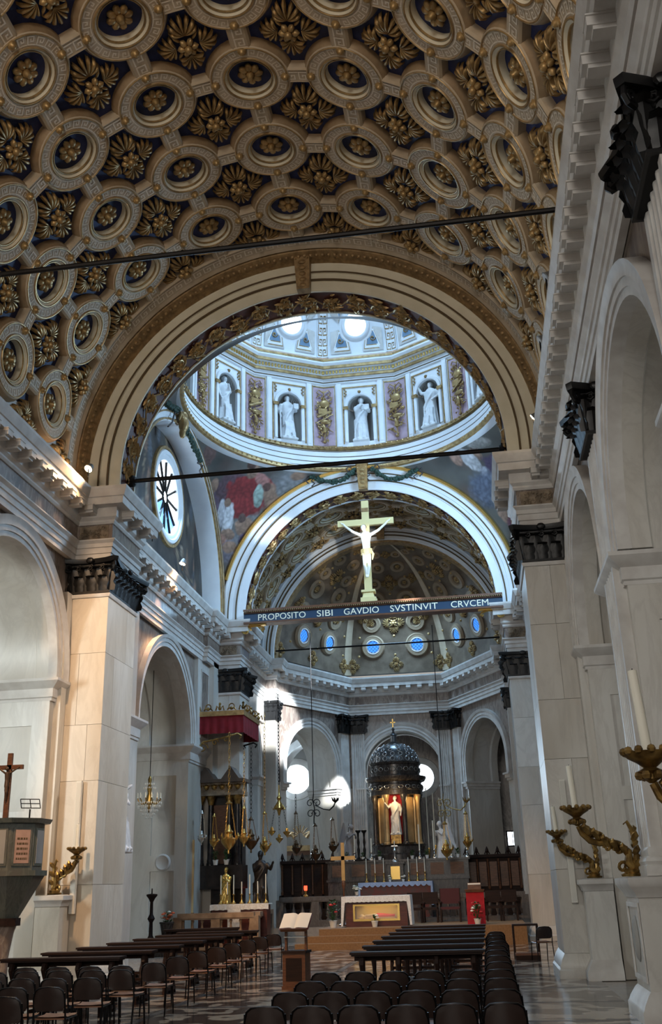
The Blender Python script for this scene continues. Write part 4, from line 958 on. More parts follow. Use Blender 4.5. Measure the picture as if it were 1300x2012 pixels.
for e, s_ in ((0, 0.004), (0, 1.0), (1, 1.0), (2, .996)):
    A = [afp(min(2, e), s_, radians(i*5.6), .05) for i in range(17)]
    r_ = MB()
    rows = []
    for i, p in enumerate(A):
        w = .20*max(.25, cos(radians(i*5.6))); d = Vector((AC.x-p.x, AC.y-p.y, 0)); d = d.normalized() if d.length > .05 else Vector((0,-1,0)); n = Vector((-d.y, d.x, 0))
        rows.append([p-n*w-d*.12, p-n*w*.8+d*.07, p-n*w*.3+d*.03, p+n*w*.3+d*.03, p+n*w*.8+d*.07, p+n*w-d*.12])
    r_.grid(rows); r_.build('rib', M_lattice, apse, 40)
# ---- choir walls
choir = struct('wall_choir', 'three sided choir wall with tall marble arches and fluted pilasters', 'wall')
capc = rect_capital(.62, .36, .8, 'SEW').mesh('capital', 30); capc.materials.append(M_black)
for e in range(3):
    A, B = Vector(APSE[e]), Vector(APSE[e+1]); L = (B-A).length; d = (B-A)/L; n = Vector((d.y, -d.x))
    def mp(u, w, z, A=A, d=d, n=n): p = A+d*u-n*(w+.14); return (p.x, p.y, z)
    uc = L/2 if e == 1 else (L/2-.05 if e == 0 else L/2+.05); zs = 6.45; ri = 1.72
    m = MB(); arch_wall(m, mp, -.1, L+.1, 5.75, 8.95, uc, ri+.12, zs, 0, 1.5, 24); m.build('spandrel', M_brown, choir, 0)
    m = MB(); arch_band(m, mp, uc, zs, [(ri,.05),(ri,-.06),(ri+.12,-.06),(ri+.12,-.09),(ri+.25,-.09),(ri+.25,-.12),(ri+.36,-.16),(ri+.36,.02),(ri+.14,.02)], .7, 28); m.build('archivolt', M_trim, choir)
    m = MB(); arch_band(m, mp, uc, zs, [(ri,.05),(ri,.3),(ri+.07,.33),(ri+.07,1.15),(ri,1.2),(ri,1.5),(ri+.14,1.5),(ri+.14,.05)], .7, 28); m.build('intrados', M_marble, choir)
    for (a, b_) in ((-.2, uc-ri), (uc+ri, L+.2)):
        m = MB(); vs = [mp(u, w, z) for z in (0, 5.75) for (u, w) in ((a,0),(b_,0),(b_,1.5),(a,1.5))]
        m.add(vs, [(3,2,1,0),(4,5,6,7),(0,1,5,4),(1,2,6,5),(2,3,7,6),(3,0,4,7)]); jo = m.build('jamb', M_marble, choir, 0)
        uu = b_ if a < uc else a; sg = 1 if a < uc else -1
        m = MB()
        for (w0, w1, z0, z1) in ((-.05, 1.5, 5.45, 5.55), (-.10, 1.5, 5.55, 5.68), (-.16, 1.5, 5.68, 5.75)):
            o_ = .04+(z0-5.45)*.5; vs = [mp(u, w, z) for z in (z0, z1) for (u, w) in ((uu-sg*.32,w0),(uu+sg*o_,w0),(uu+sg*o_,w1),(uu-sg*.32,w1))]
            m.add(vs, [(3,2,1,0),(4,5,6,7),(0,1,5,4),(1,2,6,5),(2,3,7,6),(3,0,4,7)])
        m.build('impost', M_trim, jo, 0)
    # fluted pilasters at the corners
    for u in ((.36,) if e == 2 else (L-.36,) if e == 0 else (.36, L-.36)):
        rz = atan2(d.y, d.x)
        sh = fluted(.6, .14, .4, 8.1, 5)
        base = Vector(mp(u, 0, 0)); sh.xf(Matrix.Translation(base) @ Matrix.Rotation(rz, 4, 'Z')); po = sh.build('fluted_pilaster', M_trim, choir, 30)
        put('capital', capc, None, po, base+Vector((0, 0, 8.1))+Vector((n.x, n.y, 0))*.05, (0, 0, rz))
# ---- ambulatory behind the choir
amb = struct('wall_ambulatory', 'pale ambulatory walls with round windows seen through the choir arches', 'wall')
YB = 50.5
def holed(mb, x0, x1, z0, z1, cx, cz, r, Y):
    N = 48; rows = []
    for k in range(2):
        row = []
        for j in range(N):
            th = 2*pi*j/N; dx, dz = cos(th), sin(th); dd = 1e9
            if dx > 1e-6: dd = min(dd, (x1-cx)/dx)
            if dx < -1e-6: dd = min(dd, (x0-cx)/dx)
            if dz > 1e-6: dd = min(dd, (z1-cz)/dz)
            if dz < -1e-6: dd = min(dd, (z0-cz)/dz)
            rr = r if k == 0 else dd; row.append((cx+dx*rr, Y, cz+dz*rr))
        rows.append(row)
    mb.grid(rows, closed_u=True)
WIN = [(ony(582, 1531, YB), .72), (ony(826, 1528, YB), .66), (Vector((6.6, YB, 6.4)), .7)]
for i, ((c, r_), (x0, x1)) in enumerate(zip(WIN, ((-11, -3.3), (-3.3, 3.3), (3.3, 11)))):
    m = MB(); holed(m, x0, x1, 0, 9.5, c.x, c.z, r_, YB); m.build('back_wall', M_darkwall if i != 1 else M_brown, amb, 0)
    w = tag(thing('window_%d' % (i+3), ('glaring round window behind the left choir arch', 'round window half hidden behind the little domed temple', 'round window behind the right choir arch, out of sight')[i], 'window', c), kind='structure')
    R = Matrix.Rotation(pi/2, 4, 'X')
    MB().lathe([(r_,-.3),(r_,.03),(r_+.12,.06),(r_+.3,.04),(r_+.34,-.02)], 40, cap=False).xf(R).build('frame', M_trim, w)
    MB().lathe([(r_+.01,-.2),(0,-.2)], 32, cap=False).xf(R).build('pane', M_pane, w)
# ambulatory vault and side jambs
m = MB(); OUT = [(-11, 39.75), (-11, 50.6), (11, 50.6), (11, 39.75)]
for z in (9.0, 9.15): m.grid([[(*q, z) for q in [(-6.3,39.75),(-3.1,45.8),(3.1,45.8),(6.3,39.75)]], [(*q, z) for q in OUT]])
m.build('ambulatory_vault', M_darkwall, amb, 0)
for s in (-1, 1):
    for (x, y, a) in ((2.6, 46.2, 0), (6.8, 41.5, .9)):
        g = MB(); arch_band(g, lambda u, w, z: (u, w, z), 0, 6.3, [(2.0,0),(2.0,.5),(2.35,.5),(2.35,0)], .6, 20, 0, pi); g.xf(Matrix.Translation((s*(x+2.1), y+1.6, 0)) @ Matrix.Rotation(s*.5, 4, 'Z')); g.build('ambulatory_arch', M_trim, amb)
# dark altar in the left ambulatory bay
al = thing('side_altar', 'dim wooden side altar with broken pediment under the glaring round window', 'altar', (WIN[0][0].x+.3, YB-.5, 0))
m = MB().box(-1.2,1.2,-.3,.4,0,3.4); m.build('body', M_woodmid, al, 0)
m = MB().box(-1.35,1.35,-.45,.4,3.4,3.65)
for s in (-1, 1): m.tube([(s*1.3,-.3,3.7),(s*.9,-.3,4.05),(s*.45,-.3,4.2),(s*.3,-.3,4.0)], .1, 6)
for q in range(9): a = pi*q/8; m.tube([(.15*cos(a),-.3,4.1+.15*sin(a)),(.5*cos(a),-.3,4.1+.5*sin(a))], .03, 4)
m.build('pediment', M_golddull, al)
for s in (-1, 1): MB().lathe([(.14,0),(.16,.1),(.11,.2),(.10,2.4),(.16,2.6)], 10, (s*1.0,-.42,.75)).build('column', M_golddull, al)
MB().box(-.7,.7,-.36,-.28,1.0,3.2).build('painting', mat('dark_painting', (.04,.035,.03), .3, col2=(.10,.07,.045), scale=4), al, 0)
MB().box(-1.5,1.5,-.9,-.3,0,.75).build('altar_table', M_wood, al, 0)
# ================================================================== figures
def remesh(mb, voxel, smooth=2):
    me = mb.mesh('tmp', 0); o = bpy.data.objects.new('tmp', me); COL.objects.link(o)
    r_ = o.modifiers.new('r', 'REMESH'); r_.mode = 'VOXEL'; r_.voxel_size = voxel; r_.use_smooth_shade = True
    if smooth: s_ = o.modifiers.new('s', 'SMOOTH'); s_.iterations = smooth; s_.factor = .5
    dg = bpy.context.evaluated_depsgraph_get(); dg.update(); m2 = bpy.data.meshes.new_from_object(o.evaluated_get(dg))
    bpy.data.objects.remove(o); bpy.data.meshes.remove(me); return m2
def robed(seed, h=1.75, rarm='chest', larm='down', turn=0.0, beard=True, lean=0.0, crown=False):
    # standing draped figure facing -y, feet at z=0
    rnd = random.Random(seed); mb = MB(); n = 36; rows = []; ph = rnd.uniform(0, 6)
    for i in range(19):
        t = i/18; z = 1.48*t
        if t < .66: a = .26-.07*t/.66; b_ = .20-.05*t/.66; am = .085*(1-t/.66)+.02
        else: q = (t-.66)/.34; a = .19+.045*sin(q*pi*.7)-.10*max(0, q-.75)/.25; b_ = .15-.02*q-.03*max(0, q-.75)/.25; am = .02
        row = []
        for j in range(n):
            th = 2*pi*j/n; f = 1+am*(sin(7*th+ph+1.4*t)+.6*sin(11*th-ph*2+2.2*t)); row.append((a*f*cos(th)+lean*t*t, b_*f*sin(th), z))
        rows.append(row)
    mb.grid(rows, closed_u=True); mb.add(rows[0], [tuple(range(n))]); mb.add(rows[-1], [tuple(range(n))])
    hx = lean
    mb.tube([(hx,0,1.42),(hx,-.01,1.56)], .062, 8); mb.ball((hx+.01*turn,-.015,1.64), .098, 12, 9, .86, .98, 1.16)
    mb.ball((hx,.03,1.67), .105, 12, 8, .92, .95, 1.05)                          # hair
    mb.tube([(hx+.01*turn,-.10,1.66),(hx+.012*turn,-.125,1.62)], .017, 6)        # nose
    if beard: mb.ball((hx+.02*turn,-.075,1.545), .058, 8, 6, .9, .8, 1.4)
    A = {'chest': ((.16,-.10,1.17),(.02,-.20,1.28)), 'down': ((.29,-.01,1.15),(.27,-.10,.92)), 'out': ((.33,-.06,1.22),(.42,-.22,1.36)), 'up': ((.30,-.06,1.38),(.36,-.14,1.62)), 'hip': ((.33,.0,1.16),(.20,-.13,1.02)), 'book': ((.27,-.08,1.14),(.20,-.24,1.12))}
    for sx, k in ((-1, rarm), (1, larm)):
        e, w = A[k]; S0 = Vector((hx+sx*.19, 0, 1.38)); E = Vector((hx+sx*e[0], e[1], e[2])); Wp = Vector((hx+sx*w[0], w[1], w[2])); d = (Wp-E).normalized()
        mb.tube([S0, (S0+E)/2, E, (E+Wp)/2, Wp, Wp+d*.07, Wp+d*.14], [.078,.072,.062,.052,.036,.042,.02], 8)
        if k in ('book',): mb.box(Wp.x-.09, Wp.x+.09, Wp.y-.09, Wp.y+.0, Wp.z, Wp.z+.22)
    # mantle folds from shoulder to hip and knee
    for k in range(5):
        o = .03*k; mb.tube([(.17-o,-.03,1.40-o*.3),(.10-o,-.15,1.15-o),(-.06-o*.4,-.18,.92-o*1.4),(-.20,-.10,.80-o*2.4),(-.22,.05,.72-o*2)], [.03,.035,.04,.035,.025], 6)
    for k in range(5):
        x = -.14+.07*k+rnd.uniform(-.02,.02); mb.tube([(x,-.17,.70),(x+rnd.uniform(-.03,.03),-.20,.4),(x*1.2,-.24,.03)], [.015,.03,.035], 6)
    for sx in (-1, 1): mb.ball((sx*.10,-.24,.03), .07, 8, 5, .7, 1.4, .6)
    mb.box(-.27, .27, -.28, .24, -.06, .015)
    return remesh(mb, .022, 1), h/1.75
drum_labels = {3: 'marble statue of a bearded figure in the dome niche nearest the keystone line', 4: 'marble statue with a long staff beside its leg in a dome niche left of centre', 2: 'marble statue turned sideways in the dome niche right of centre', 5: 'slim draped marble statue in the far left dome niche', 1: 'marble statue in the far right dome niche beside the near arch', 6: 'marble statue in the dome niche hidden at far left'}
poses = {3: ('chest', 'book', 1), 4: ('down', 'book', -1), 2: ('up', 'hip', 1), 5: ('down', 'chest', 0), 1: ('out', 'down', -1)}
for k, (ra, la, tn) in poses.items():
    a = 2*pi*k/12; me, sc = robed(k*7+1, 1.75, ra, la, tn, k != 5, .02*tn); me.materials.append(M_statue)
    rr = AP+.16; o = put('niche_statue', me, None, None, (rr*cos(a), YC+rr*sin(a), 17.21), (0, 0, a-pi/2), (1.15, 1.1, 1.04))
    tag(o, drum_labels[k], 'statue', 'marble statues in the dome niches')
    if k == 4:
        st = MB().tube([(-.30,-.16,0),(-.31,-.16,1.25)], .025, 6).build('staff', M_statue, o)
# ---- beam with inscription and crucifix
beam = thing('inscribed_beam', 'dark blue beam lettered in gold spanning the far crossing arch', 'beam', (0, 32.55, 10.35))
M_navy = mat('navy_paint', (.012,.04,.085), .45)
xl, xr = -4.36, 4.6
MB().box(xl, xr, -.05, .30, .06, .36).build('fascia', M_navy, beam, 0)
MB().box(xl, xr, -.10, .34, 0, .06).box(xl, xr, -.09, .32, .36, .40).box(xl, xr, -.15, .36, .43, .50).build('rail', M_woodmid, beam, 0)
dnt = MB()
for i in range(130): x = xl+(xr-xl)*(i+.5)/130; dnt.box(x-.018, x+.018, -.15, -.08, .395, .435)
tag(dnt.build('bead_course', M_golddull, beam, 0), kind='stuff')
def text_mesh(s, size, extr=.006):
    c = bpy.data.curves.new('t', 'FONT'); c.body = s; c.size = size; c.extrude = extr; c.resolution_u = 3; o = bpy.data.objects.new('t', c); COL.objects.link(o)
    dg = bpy.context.evaluated_depsgraph_get(); dg.update(); me = bpy.data.meshes.new_from_object(o.evaluated_get(dg)); bpy.data.objects.remove(o); bpy.data.curves.remove(c); return me
M_letter = mat('gold_lettering', (.85,.80,.62), .5)
for wd, x0, x1 in (('PROPOSITO', 507, 600), ('SIBI', 622, 653), ('GAVDIO', 675, 744), ('SVSTINVIT', 766, 860), ('CRVCEM', 886, 960)):
    me = text_mesh(wd, .30); xs = [v.co.x for v in me.vertices]; ys = [v.co.y for v in me.vertices]
    X0 = ony(x0, 1195, 32.5).x; X1 = ony(x1, 1195, 32.5).x; sx = (X1-X0)/(max(xs)-min(xs)); sy = .22/(max(ys)-min(ys))
    me.materials.append(M_letter); o = put('lettering', me, None, beam, (X0-min(xs)*sx, -.058, .105), (pi/2, 0, 0), (sx, sy, 1))
for s, X in ((-1, -4.1), (1, 4.25)):
    c = MB(); pts = [(X-s*.30+.34*t*s*-1*0-s*(.0), .1, -.1) for t in ()]
    sp = [(X+s*.22-s*.19*(1-q/17)*cos(q*.6), .1, -.19+.17*(1-q/17)*sin(q*.6)) for q in range(16)]; c.tube(sp, .04, 6)
    c.tube([(X+s*.05,.1,-.06),(X-s*.15,.1,-.04),(X-s*.38,.1,-.10),(X-s*.44,.1,-.18),(X-s*.38,.1,-.22),(X-s*.33,.1,-.17)], .035, 6); c.box(min(X+s*.45, X-s*.5), max(X+s*.45, X-s*.5), .0, .2, -.045, 0)
    c.build('scroll_bracket', M_goldbr, beam)
cr = thing('crucifix', 'pale gilded crucifix with floodlit white figure standing on the lettered beam', 'crucifix', (.05, 32.62, 10.85))
M_cross = mat('pale_gilt_wood', (.72,.60,.30), .45, .15)
MB().box(-.13,.13,-.07,.07,.35,3.78).box(-1.0,-.13,-.07,.07,2.85,3.08).box(.13,1.0,-.07,.07,2.85,3.08).build('cross', M_cross, cr, 0)
MB().taper((0,0,0), (.27,.20), (0,0,.16), (.27,.20)).taper((0,0,.16), (.21,.16), (0,0,.42), (.15,.10)).box(-.24,.24,-.17,.17,.36,.44).build('foot', M_cross, cr, 0)
c = MB()
c.tube([(-.01,-.16,.95),(-.07,-.27,1.30),(-.06,-.22,1.55),(-.05,-.17,1.78)], [.045,.06,.085,.10], 8); c.tube([(.03,-.19,.98),(.09,-.25,1.30),(.08,-.20,1.55),(.06,-.16,1.78)], [.045,.06,.085,.10], 8)
rows = [[(a*cos(2*pi*j/14)+ox, -.15+b_*sin(2*pi*j/14), z) for j in range(14)] for a, b_, z, ox in ((.13,.10,1.70,.02),(.155,.11,1.85,.01),(.13,.09,2.0,0),(.15,.10,2.18,0),(.19,.115,2.36,0),(.20,.10,2.48,0),(.10,.07,2.56,0))]
c.grid(rows, closed_u=True); c.add(rows[0], [tuple(range(14))]); c.add(rows[-1], [tuple(range(14))])
c.tube([(-.02,-.15,2.52),(-.05,-.18,2.62)], .055, 8); c.ball((-.07,-.20,2.70), .10, 10, 8, .85, .95, 1.15); c.ball((-.07,-.17,2.73), .10, 10, 6); c.ball((-.08,-.27,2.62), .05, 8, 5)
for s in (-1, 1):
    c.tube([(s*.16,-.14,2.44),(s*.45,-.13,2.60),(s*.70,-.11,2.82),(s*.78,-.09,2.92),(s*.82,-.09,2.97)], [.065,.052,.04,.035,.02], 8)
    for k in range(4): c.tube([(s*.80,-.09,2.95),(s*(.86+.012*k),-.10,2.93+.028*k)], .012, 5)
for s in (-1, 1): c.tube([(s*.03,-.17,.98),(s*.02,-.24,.86)], [.042,.03], 8)
me = remesh(c, .014, 2); me.materials.append(mat('pale_corpus', (.86,.82,.72), .45)); put('corpus', me, None, cr); MB().ball((-.06,-.145,2.745), .105, 10, 7, .95, .85, 1.0).tube([(-.15,-.17,2.70),(-.16,-.18,2.58)], [.04,.02], 6).build('hair', M_woodmid, cr)
l = MB()
for k in range(6): l.tube([(-.17+.0*k,-.15+.0,1.72+.035*k),(-.06,-.27,1.68+.04*k),(.08,-.27,1.72+.035*k),(.18,-.15,1.76+.03*k),(.1,-.03,1.76+.03*k),(-.1,-.03,1.74+.03*k)], .03, 6, closed=True)
l.tube([(.17,-.18,1.85),(.24,-.2,1.7),(.2,-.18,1.5)], [.04,.05,.02], 6); l.build('loincloth', M_cross, cr)
MB().box(-.12,.12,-.09,-.07,3.35,3.5).build('title_plate', M_golddull, cr, 0)
# ---- tie rods
def rod(label, a, b_, r_, ends=True, clamp=None):
    o = MB().tube([a, b_], r_, 8).build('tie_rod', M_iron); tag(o, label, 'tie rod')
    if ends:
        for p in (a, b_): MB().lathe([(.0,-.1),(.10,-.1),(.15,-.05),(.15,.05),(.10,.1),(0,.1)], 10, cap=False).xf(Matrix.Translation(p) @ Matrix.Rotation(pi/2, 4, 'Y')).build('anchor', M_iron, o)
    return o
rod('long black iron tie rod crossing the coffered nave vault', (-5.45, 12.1, 10.8), (5.45, 12.1, 10.8), .042, False)
rod('black iron tie rod with round anchors across the near crossing arch', (-4.50, 21.2, 11.13), (4.50, 21.2, 11.13), .055)
rod('thin iron tie rod across the choir under the blue windows', (-4.6, 39.25, 10.92), (4.6, 39.25, 10.92), .035, False)
# ---- keystone garlands
M_garl = mat('green_garland', (.035,.07,.05), .7, col2=(.015,.035,.025), scale=20)
M_ribbon = mat('dark_ribbon', (.06,.05,.05), .7)
def garland(name, label, pts, ribbon, parent_gold=None):
    t = thing(name, label, 'garland', pts[len(pts)//2]); o = Vector(pts[len(pts)//2]); rnd = random.Random(len(label)); m = MB()
    P = [Vector(p)-o for p in pts]; n = 22
    for i in range(n):
        f = i/(n-1)*(len(P)-1); k = min(len(P)-2, int(f)); p = P[k].lerp(P[k+1], f-k)
        for q in range(3): m.ball(p+Vector((rnd.uniform(-.05,.05), rnd.uniform(-.05,.03), rnd.uniform(-.05,.05))), .07, 6, 4)
    m.build('leaves', M_garl, t)
    for rb in ribbon: MB().tube([Vector(p)-o for p in rb], .028, 5).build('ribbon', M_ribbon, t)
    return t
Yg = 32.72
def G(x, y): return ony(x, y, Yg)
def sq(x, y, s): return [G(x+s*dx, y+dy) for dx, dy in ((0,0),(6,-5),(10,2),(5,7),(12,12),(6,18))]
garland('festoon', 'green festoon hung left of the gilded keystone on the far arch', [G(x, y) for x, y in ((695,925),(678,940),(655,948),(632,946),(612,936))], [sq(690,920,-1), sq(694,928,1), sq(612,932,-1), sq(606,938,1)])
garland('festoon', 'green festoon hung right of the gilded keystone on the far arch', [G(x, y) for x, y in ((732,922),(750,936),(772,942),(797,936),(818,922))], [sq(735,917,1), sq(731,926,-1), sq(818,918,1), sq(824,924,-1)])
Xg = -5.05
def GX(x, y): return onx(x, y, Xg)
garland('festoon', 'green festoon trailing right from the gilt bust over the round window', [GX(x, y) for x, y in ((362,828),(370,850),(378,872),(388,890),(394,905))], [[GX(x, y) for x, y in ((394,900),(388,910),(398,915),(392,925),(396,938))]])
garland('festoon', 'green festoon trailing left from the gilt bust over the round window', [GX(x, y) for x, y in ((350,806),(342,802),(334,798),(328,792))], [[GX(x, y) for x, y in ((346,800),(342,815),(338,830),(330,838))]])
b0 = GX(356, 825); t = thing('gilt_bust', 'gilded cherub bust on the keystone above the round window', 'ornament', b0)
m = MB(); m.ball((.05,0,.12), .16, 10, 8); m.ball((.08,0,-.15), .22, 10, 8, .8, .8, 1.3); m.ball((.05,0,-.45), .14, 8, 6, .8, .8, 1.5)
for s in (-1, 1): m.tube([(.05,s*.12,0),(.08,s*.32,.08),(.05,s*.36,-.2)], [.09,.07,.03], 6)
me = remesh(m, .03, 1); me.materials.append(M_gold); put('bust', me, None, t)
# ---- small floodlights along the cornices
M_lampglow = mat('lit_lamp_glass', (1,.9,.7), .3, emit=(1,.72,.42), estr=22); M_lampoff = mat('grey_lamp_housing', (.25,.26,.27), .4, .6)
def flood(label, p, tgt, energy, spot=70, lit=True, col=WARM):
    t = thing('floodlight', label, 'lamp', p, 0, 'cornice floodlights'); d = (Vector(tgt)-Vector(p)).normalized(); q = d.to_track_quat('-Z', 'Y').to_matrix().to_4x4()
    h = MB().lathe([(.04,.16),(.07,.12),(.09,.02),(.11,0),(.095,-.01)], 12).xf(q); h.build('housing', M_lampoff, t)
    MB().lathe([(0,-.012),(.09,-.012)], 12, cap=False).xf(q).build('lens', M_lampglow if lit else mat('unlit_lens', (.5,.52,.55), .1), t)
    MB().tube([(0,0,.03),(0,0,-.22)], .015, 6).build('stem', M_iron, t)
    if lit: light('floodlight_beam', 'SPOT', Vector(p)+d*.1, tgt, energy, col, .2, spot=spot, blend=.6)
    return t
flood('lit floodlight on the left nave cornice beside the near arch', (-4.92, 19.5, 10.78), (-5.62, 17.6, 8.2), 420, 95)
flood('lit floodlight on the right nave cornice beside the near arch', (5.08, 19.2, 10.9), (-4.65, 21.4, 4.5), 1500, 46, True, (1, .84, .72))
flood('lit floodlight on the left nave cornice, out of the picture at left', (-4.95, 11.5, 10.85), (-5.1, 20.45, 3.6), 3300, 66, True, (1, .62, .33))
flood('lit floodlight above the small chapel arch of the left crossing wall', (-4.85, 26.7, 10.78), (-5.7, 25.9, 7.6), 900, 62, True, (1, .55, .24))
flood('lit floodlight on the left crossing cornice hidden behind the pier', (-4.95, 24.2, 10.85), (0.2, 29.5, 0), 1300, 60)
flood('unlit floodlight on the right nave cornice above the tie rod', (5.05, 13.9, 10.85), (0, 14, 8), 0, lit=False)
flood('unlit floodlight on the right nave cornice below the tie rod', (5.05, 15.9, 10.85), (0, 16, 8), 0, lit=False)
flood('uplight on the left nave cornice behind the photographer', (-4.95, 4.0, 10.85), (1.5, 14, 16.5), 150, 90)
flood('uplight on the right nave cornice behind the photographer', (4.95, 4.0, 10.85), (-1.5, 14, 16.5), 150, 90)
light('crucifix_floodlight', 'SPOT', (1.6, 26.0, 10.9), (.05, 32.5, 12.9), 1500, (1, .93, .8), .05, spot=13, blend=.4)
light('sun_through_right_lunette', 'SPOT', (5.5, 28.1, 13.7), (-4.5, 39.6, 8.0), 42000, (.86,.94,1.0), .15, spot=12, blend=.3)
light('low_sun_through_right_lunette', 'SPOT', (5.5, 28.4, 13.3), (-2.75, 43.75, 5.5), 60000, (.90,.96,1.0), .1, spot=4.0, blend=.5)
light('streak_through_right_lunette', 'SPOT', (5.5, 27.8, 14.0), (-3.15, 32.9, 13.9), 4000, (.9,.96,1.0), .1, spot=7, blend=.6)
# ================================================================== nave furniture
M_seat = mat('brown_chair_shell', (.026,.013,.010), .40, col2=(.017,.009,.007), scale=8)
M_seatw = mat('worn_wood_seat', (.28,.13,.07), .45, col2=(.20,.09,.05), scale=6)
M_leg = mat('dark_metal_tube', (.012,.011,.012), .35, .8)
def make_chair():
    t = thing('stacking_chair', 'brown stacking chair', 'chair')
    s = MB(); rows = []
    for i in range(7):
        v = i/6; y = -.17+.36*v; rows.append([(x, y, .405-.012*cos(x*7)+(.012 if i in (0, 6) else 0)) for x in (-.19,-.17,-.08,0,.08,.17,.19)])
    s.grid(rows); s.grid([[(x, y, z-.022) for x, y, z in r] for r in rows]); s.box(-.19,.19,-.17,.19,.378,.392); s.build('seat', M_seatw, t, 40)
    b = MB(); R1 = []; 
    for k in range(2):
        for i in range(8):
            v = i/7; z = .47+.235*v; hw = .185*(1-.30*(max(0, v-.6)/.4)**2.2-.16*(max(0, .35-v)/.35)**2)
            R1.append([(hw*q/4, -.205-.035*v+.030*(1-(q/4)**2)*-1+k*.018, z+(.012 if i == 7 else 0)*cos(q/4*1.5)) for q in range(-4, 5)])
    b.grid(R1[:8]); b.grid(R1[8:]); b.grid([R1[0], R1[8]]); b.grid([R1[7], R1[15]]); b.grid([[r[0] for r in R1[:8]], [r[0] for r in R1[8:]]]); b.grid([[r[-1] for r in R1[:8]], [r[-1] for r in R1[8:]]])
    b.build('backrest', M_seat, t, 50)
    for sx in (-1, 1):
        MB().tube([(sx*.19,-.24,0),(sx*.19,-.18,.38),(sx*.188,-.20,.50),(sx*.182,-.225,.66)], .011, 6).build('leg', M_leg, t)
        MB().tube([(sx*.19,.22,0),(sx*.185,.165,.385)], .011, 6).build('leg', M_leg, t)
        MB().tube([(sx*.185,-.17,.385),(sx*.185,.17,.385)], .010, 6).build('side_rail', M_leg, t)
    MB().tube([(-.186,-.20,.50),(-.186,-.225,.60),(-.165,-.24,.68),(-.12,-.248,.712),(0,-.262,.722),(.12,-.248,.712),(.165,-.24,.68),(.186,-.225,.60),(.186,-.20,.50)], .010, 6).build('back_frame', M_leg, t)
    MB().tube([(-.185,.165,.37),(.185,.165,.37)], .009, 6).build('cross_rail', M_leg, t)
    return t
CH0 = make_chair(); ch_used = [False]
def chair(x, y, label, group, rz=0):
    if not ch_used[0]:
        o = CH0; ch_used[0] = True; o.location = (x, y, 0); o.rotation_euler = (0, 0, rz)
    else: o = dup(CH0, (x, y, 0), rz)
    o['label'] = label; o['group'] = group; return o
rnd = random.Random(11)
ORD = ['first', 'second', 'third', 'fourth', 'fifth', 'sixth', 'seventh', 'eighth', 'ninth', 'tenth', 'eleventh', 'twelfth']
rowname = ['front edge', 'second', 'third', 'fourth']
for i, y in enumerate((9.78, 11.0, 12.15, 13.35)):
    for k in range(6):
        chair(1.27+.424*k+rnd.uniform(-.006,.006), y+rnd.uniform(-.04,.04), 'brown chair, %s from left, %s of right block' % (ORD[k], ['nearest row', 'second nearest row', 'third nearest row', 'row just behind the benches'][i]), 'chair rows of the right block', rnd.uniform(-.02,.02))
for i in range(8):
    chair(3.40+rnd.uniform(-.02,.02), 14.55+1.22*i, 'brown chair at right end of right benches, %s from near' % ORD[i], 'chairs lining the right benches', rnd.uniform(-.06,.06))
for i, y in enumerate((10.05, 11.0, 12.1, 13.3, 14.55)):
    for k in range(5):
        p = (-1.75-.46*k, y); 
        if p[0] < 3.33-4.0-.47*(y-7.6): continue
        chair(p[0]+rnd.uniform(-.03,.03), y+rnd.uniform(-.05,.05), 'brown chair, %s from aisle, %s of left block' % (ORD[k], ['cut off nearest row', 'second nearest row', 'third nearest row', 'fourth nearest row', 'row touching the benches'][i]), 'chair rows of the left block', rnd.uniform(-.08,.08))
for i in range(8):
    chair(-1.72+rnd.uniform(-.02,.02), 15.75+1.25*i, 'brown chair at aisle end of left benches, %s from near' % ORD[i], 'chairs lining the left benches', rnd.uniform(-.06,.06))
for i in range(4):
    chair(-3.5+.5*i, 15.25, 'brown chair, %s from wall, tucked behind nearest left bench' % ORD[i], 'chairs behind the nearest left bench', rnd.uniform(-.1,.1))
def make_bench():
    t = thing('kneeling_bench', 'dark walnut kneeling bench', 'bench')
    MB().box(-.97,.97,-.13,.15,.735,.76).box(-.99,.99,-.15,.17,.76,.79).build('desk_top', M_wood, t, 0)
    MB().box(-.95,.95,.09,.12,.66,.735).build('apron', M_wood, t, 0)
    MB().box(-.82,.82,.04,.07,.20,.25).build('stretcher', M_wood, t, 0)
    for x in (-.82, -.28, .28, .82):
        l = MB(); pts = [(x,.0,.74),(x,-.06,.62),(x,.02,.46),(x,.06,.32),(x,-.05,.18),(x,-.10,.06),(x,-.12,.0)]; l.tube(pts, [.05,.045,.03,.035,.03,.03,.04], 6)
        pts = [(x,.06,.70),(x,.11,.5),(x,.05,.3),(x,.10,.12),(x,.14,.0)]; l.tube(pts, [.04,.03,.028,.03,.04], 6); l.box(x-.03,x+.03,-.45,.16,.05,.10); l.build('leg', M_wood, t)
    MB().box(-.93,.93,-.46,-.28,.13,.16).build('kneeler', M_wood, t, 0)
    for x in (-.82, .82): MB().box(x-.03,x+.03,-.45,-.29,.0,.13).build('kneeler_foot', M_wood, t, 0)
    return t
BE0 = make_bench(); first = True
for i in range(7):
    y = 15.85+1.55*i; lb = 'dark walnut kneeling bench, %s from near in right block' % ORD[i]
    if first: BE0.location = (2.22, y, 0); BE0['label'] = lb; BE0['group'] = 'benches of the right block'; first = False
    else: dup(BE0, (2.22, y, 0), 0, lb, None, 'benches of the right block')
for i in range(7): dup(BE0, (-3.38+.03*i, 16.1+1.48*i, 0), 0, 'dark walnut kneeling bench, %s from near in left block' % ORD[i], None, 'benches of the left block')
dup(BE0, (-4.2, 27.2, 0), .2, 'dark bench standing askew beside the left pier base')
